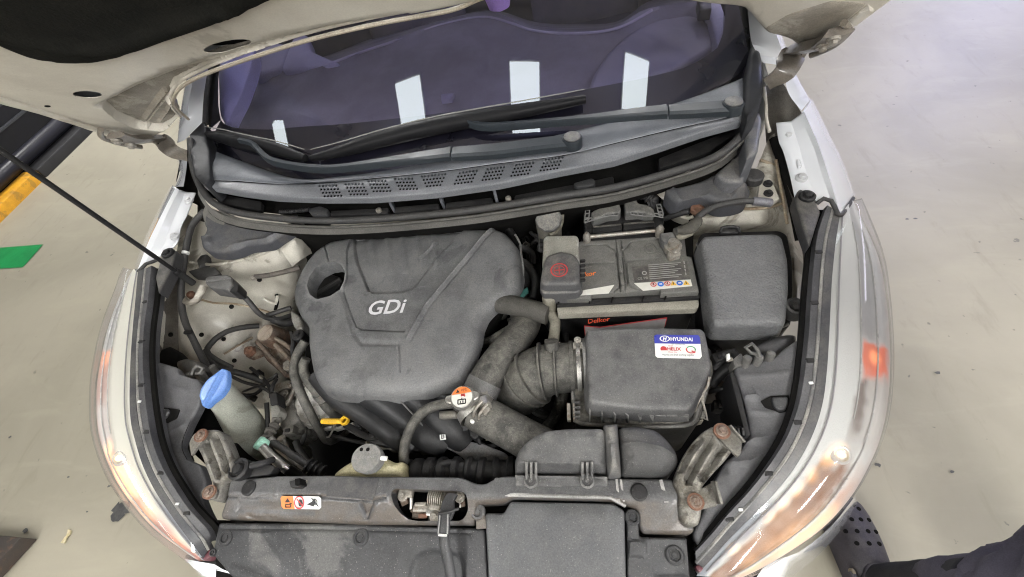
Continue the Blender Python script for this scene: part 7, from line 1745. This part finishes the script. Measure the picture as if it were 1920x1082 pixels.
body = body_skin()
def leg_cloth(name, cx, cy, z0, z1, r0, r1, m, par, wr, seg=40, rows=26, seed=1, lean=0):
    rr = np.random.default_rng(seed)
    ph = rr.uniform(0, 6.28, 8)
    V_, F_2 = [], []
    for j in range(rows):
        t = j / (rows - 1)
        z = z0 + (z1 - z0) * t
        for k in range(seg):
            a = 2 * math.pi * k / seg
            r_ = r0 + (r1 - r0) * t ** .7
            r_ *= 1 + wr * (.5 * math.sin(2 * a + ph[0] + 3 * t) + .35 * math.sin(5 * a + ph[1] - 9 * t) + .3 * math.sin(3 * a + 22 * t + ph[2]) + .2 * math.sin(9 * a + ph[3] + 14 * t))
            dz = wr * .12 * math.sin(3 * a + ph[4]) * (1 - t)
            V_.append(W(cx + lean * t + r_ * math.cos(a), cy + r_ * math.sin(a) * .92, z + dz))
    for j in range(rows - 1):
        for k in range(seg):
            a, b = j * seg + k, j * seg + (k + 1) % seg
            F_2.append((a, b, b + seg, a + seg))
    o = fin(name, V_, F_2, m, par, None, 60)
    md = o.modifiers.new("thick", 'SOLIDIFY'); md.thickness = .003
    return o
tr = leg_cloth("trousers", px_ + .03, py_ - .03, .29, .92, .088, .125, trs, pers, .16, seed=4, lean=.05)
leg_cloth("trouser_leg", px_ + .30, py_ - .22, .25, .92, .085, .125, trs, tr, .14, seed=7, lean=-.04)
leg_cloth("trouser_fold", px_ + .05, py_ - .02, .40, .66, .104, .12, trs, tr, .22, seed=11, lean=.03)
sk = leg_cloth("sock", px_, py_, .045, .40, .048, .056, sock_m, pers, .05, seed=5, lean=.015)
leg_cloth("sock", px_ + .29, py_ - .22, .045, .40, .048, .056, sock_m, pers, .05, seed=6, lean=.0)
def clog(cx, cy, rot):
    # rows from heel to toe: (y, half width, height)
    st_ = [(-.115, .030, .060), (-.10, .042, .074), (-.06, .046, .066), (-.02, .048, .060), (.02, .051, .078), (.06, .054, .076), (.10, .055, .066), (.135, .053, .055), (.16, .047, .046), (.178, .034, .034), (.187, .016, .022)]
    ys = np.array([s_[0] for s_ in st_]); 
    Y = np.linspace(ys[0], ys[-1], 34)
    hw_ = np.interp(Y, ys, [s_[1] * 1.1 for s_ in st_]); hh = np.interp(Y, ys, [s_[2] for s_ in st_])
    ca, sa = math.cos(rot), math.sin(rot)
    V_, F_2 = [], []
    n = 22
    for y, w_, h_ in zip(Y, hw_, hh):
        for k in range(n):
            a = 2 * math.pi * k / n
            x = w_ * math.copysign(abs(math.cos(a)) ** .9, math.cos(a))
            z = .004 + (h_ * max(0, math.sin(a)) ** .95 if math.sin(a) > 0 else 0) + (0.012 if math.sin(a) >= 0 else 0)
            V_.append(W(cx + x * ca - y * sa, cy + x * sa + y * ca, z))
    for i in range(len(Y) - 1):
        for k in range(n):
            a, b = i * n + k, i * n + (k + 1) % n
            F_2.append((a, b, b + n, a + n))
    F_2.append(tuple(range(n))); F_2.append(tuple((len(Y) - 1) * n + k for k in range(n)))
    o = fin("clog", V_, F_2, clog_m, pers, None, 50)
    top = lambda y, x: .016 + np.interp(y, Y, hh) * max(0, 1 - (abs(x) / np.interp(y, Y, hw_)) ** 2.2) ** .42
    # collar round the opening, strap, ventilation holes
    cpts = [W(cx + x * ca - y * sa, cy + x * sa + y * ca, z) for x, y, z in [(.040 * math.cos(t), -.045 + .062 * math.sin(t), .080 + .006 * math.sin(t)) for t in np.linspace(0, 2 * math.pi, 15)]]
    tube("clog_collar", clog_m, o, cpts, .0075, 10, 40)
    tube("heel_strap", clog_m, o, [W(cx + x * ca - y * sa, cy + x * sa + y * ca, z) for x, y, z in [(-.056, .0, .07), (-.05, -.06, .085), (0, -.122, .09), (.05, -.06, .085), (.056, .0, .07)]], .008, 8, 30)
    for x in (-.056, .056): lathe("strap_rivet", mat("rivet", (.3, .25, .18), None, 9, .5, bump=0), o, W(cx + x * ca - .0 * sa, cy + x * sa, .072), [(.008, -.003), (.008, .003), (.0003, .005)], W(math.copysign(1, x), 0, .3), 14)
    for y, xs in ((.145, (-.022, 0, .022)), (.118, (-.034, -.011, .011, .034)), (.090, (-.036, -.013, .013, .036)), (.062, (-.026, 0, .026))):
        for x in xs:
            z = top(y, x)
            lathe("vent_hole", dark_m, o, W(cx + x * ca - y * sa, cy + x * sa + y * ca, z + .0005), [(.0052, -.004), (.0052, .0006), (.0003, .0003)], W(x * 4, (y - .06) * 3, 1), 14)
    return o
clog(.962, -.058, .0)
clog(px_ + .29, -.19 - .1, -.1)
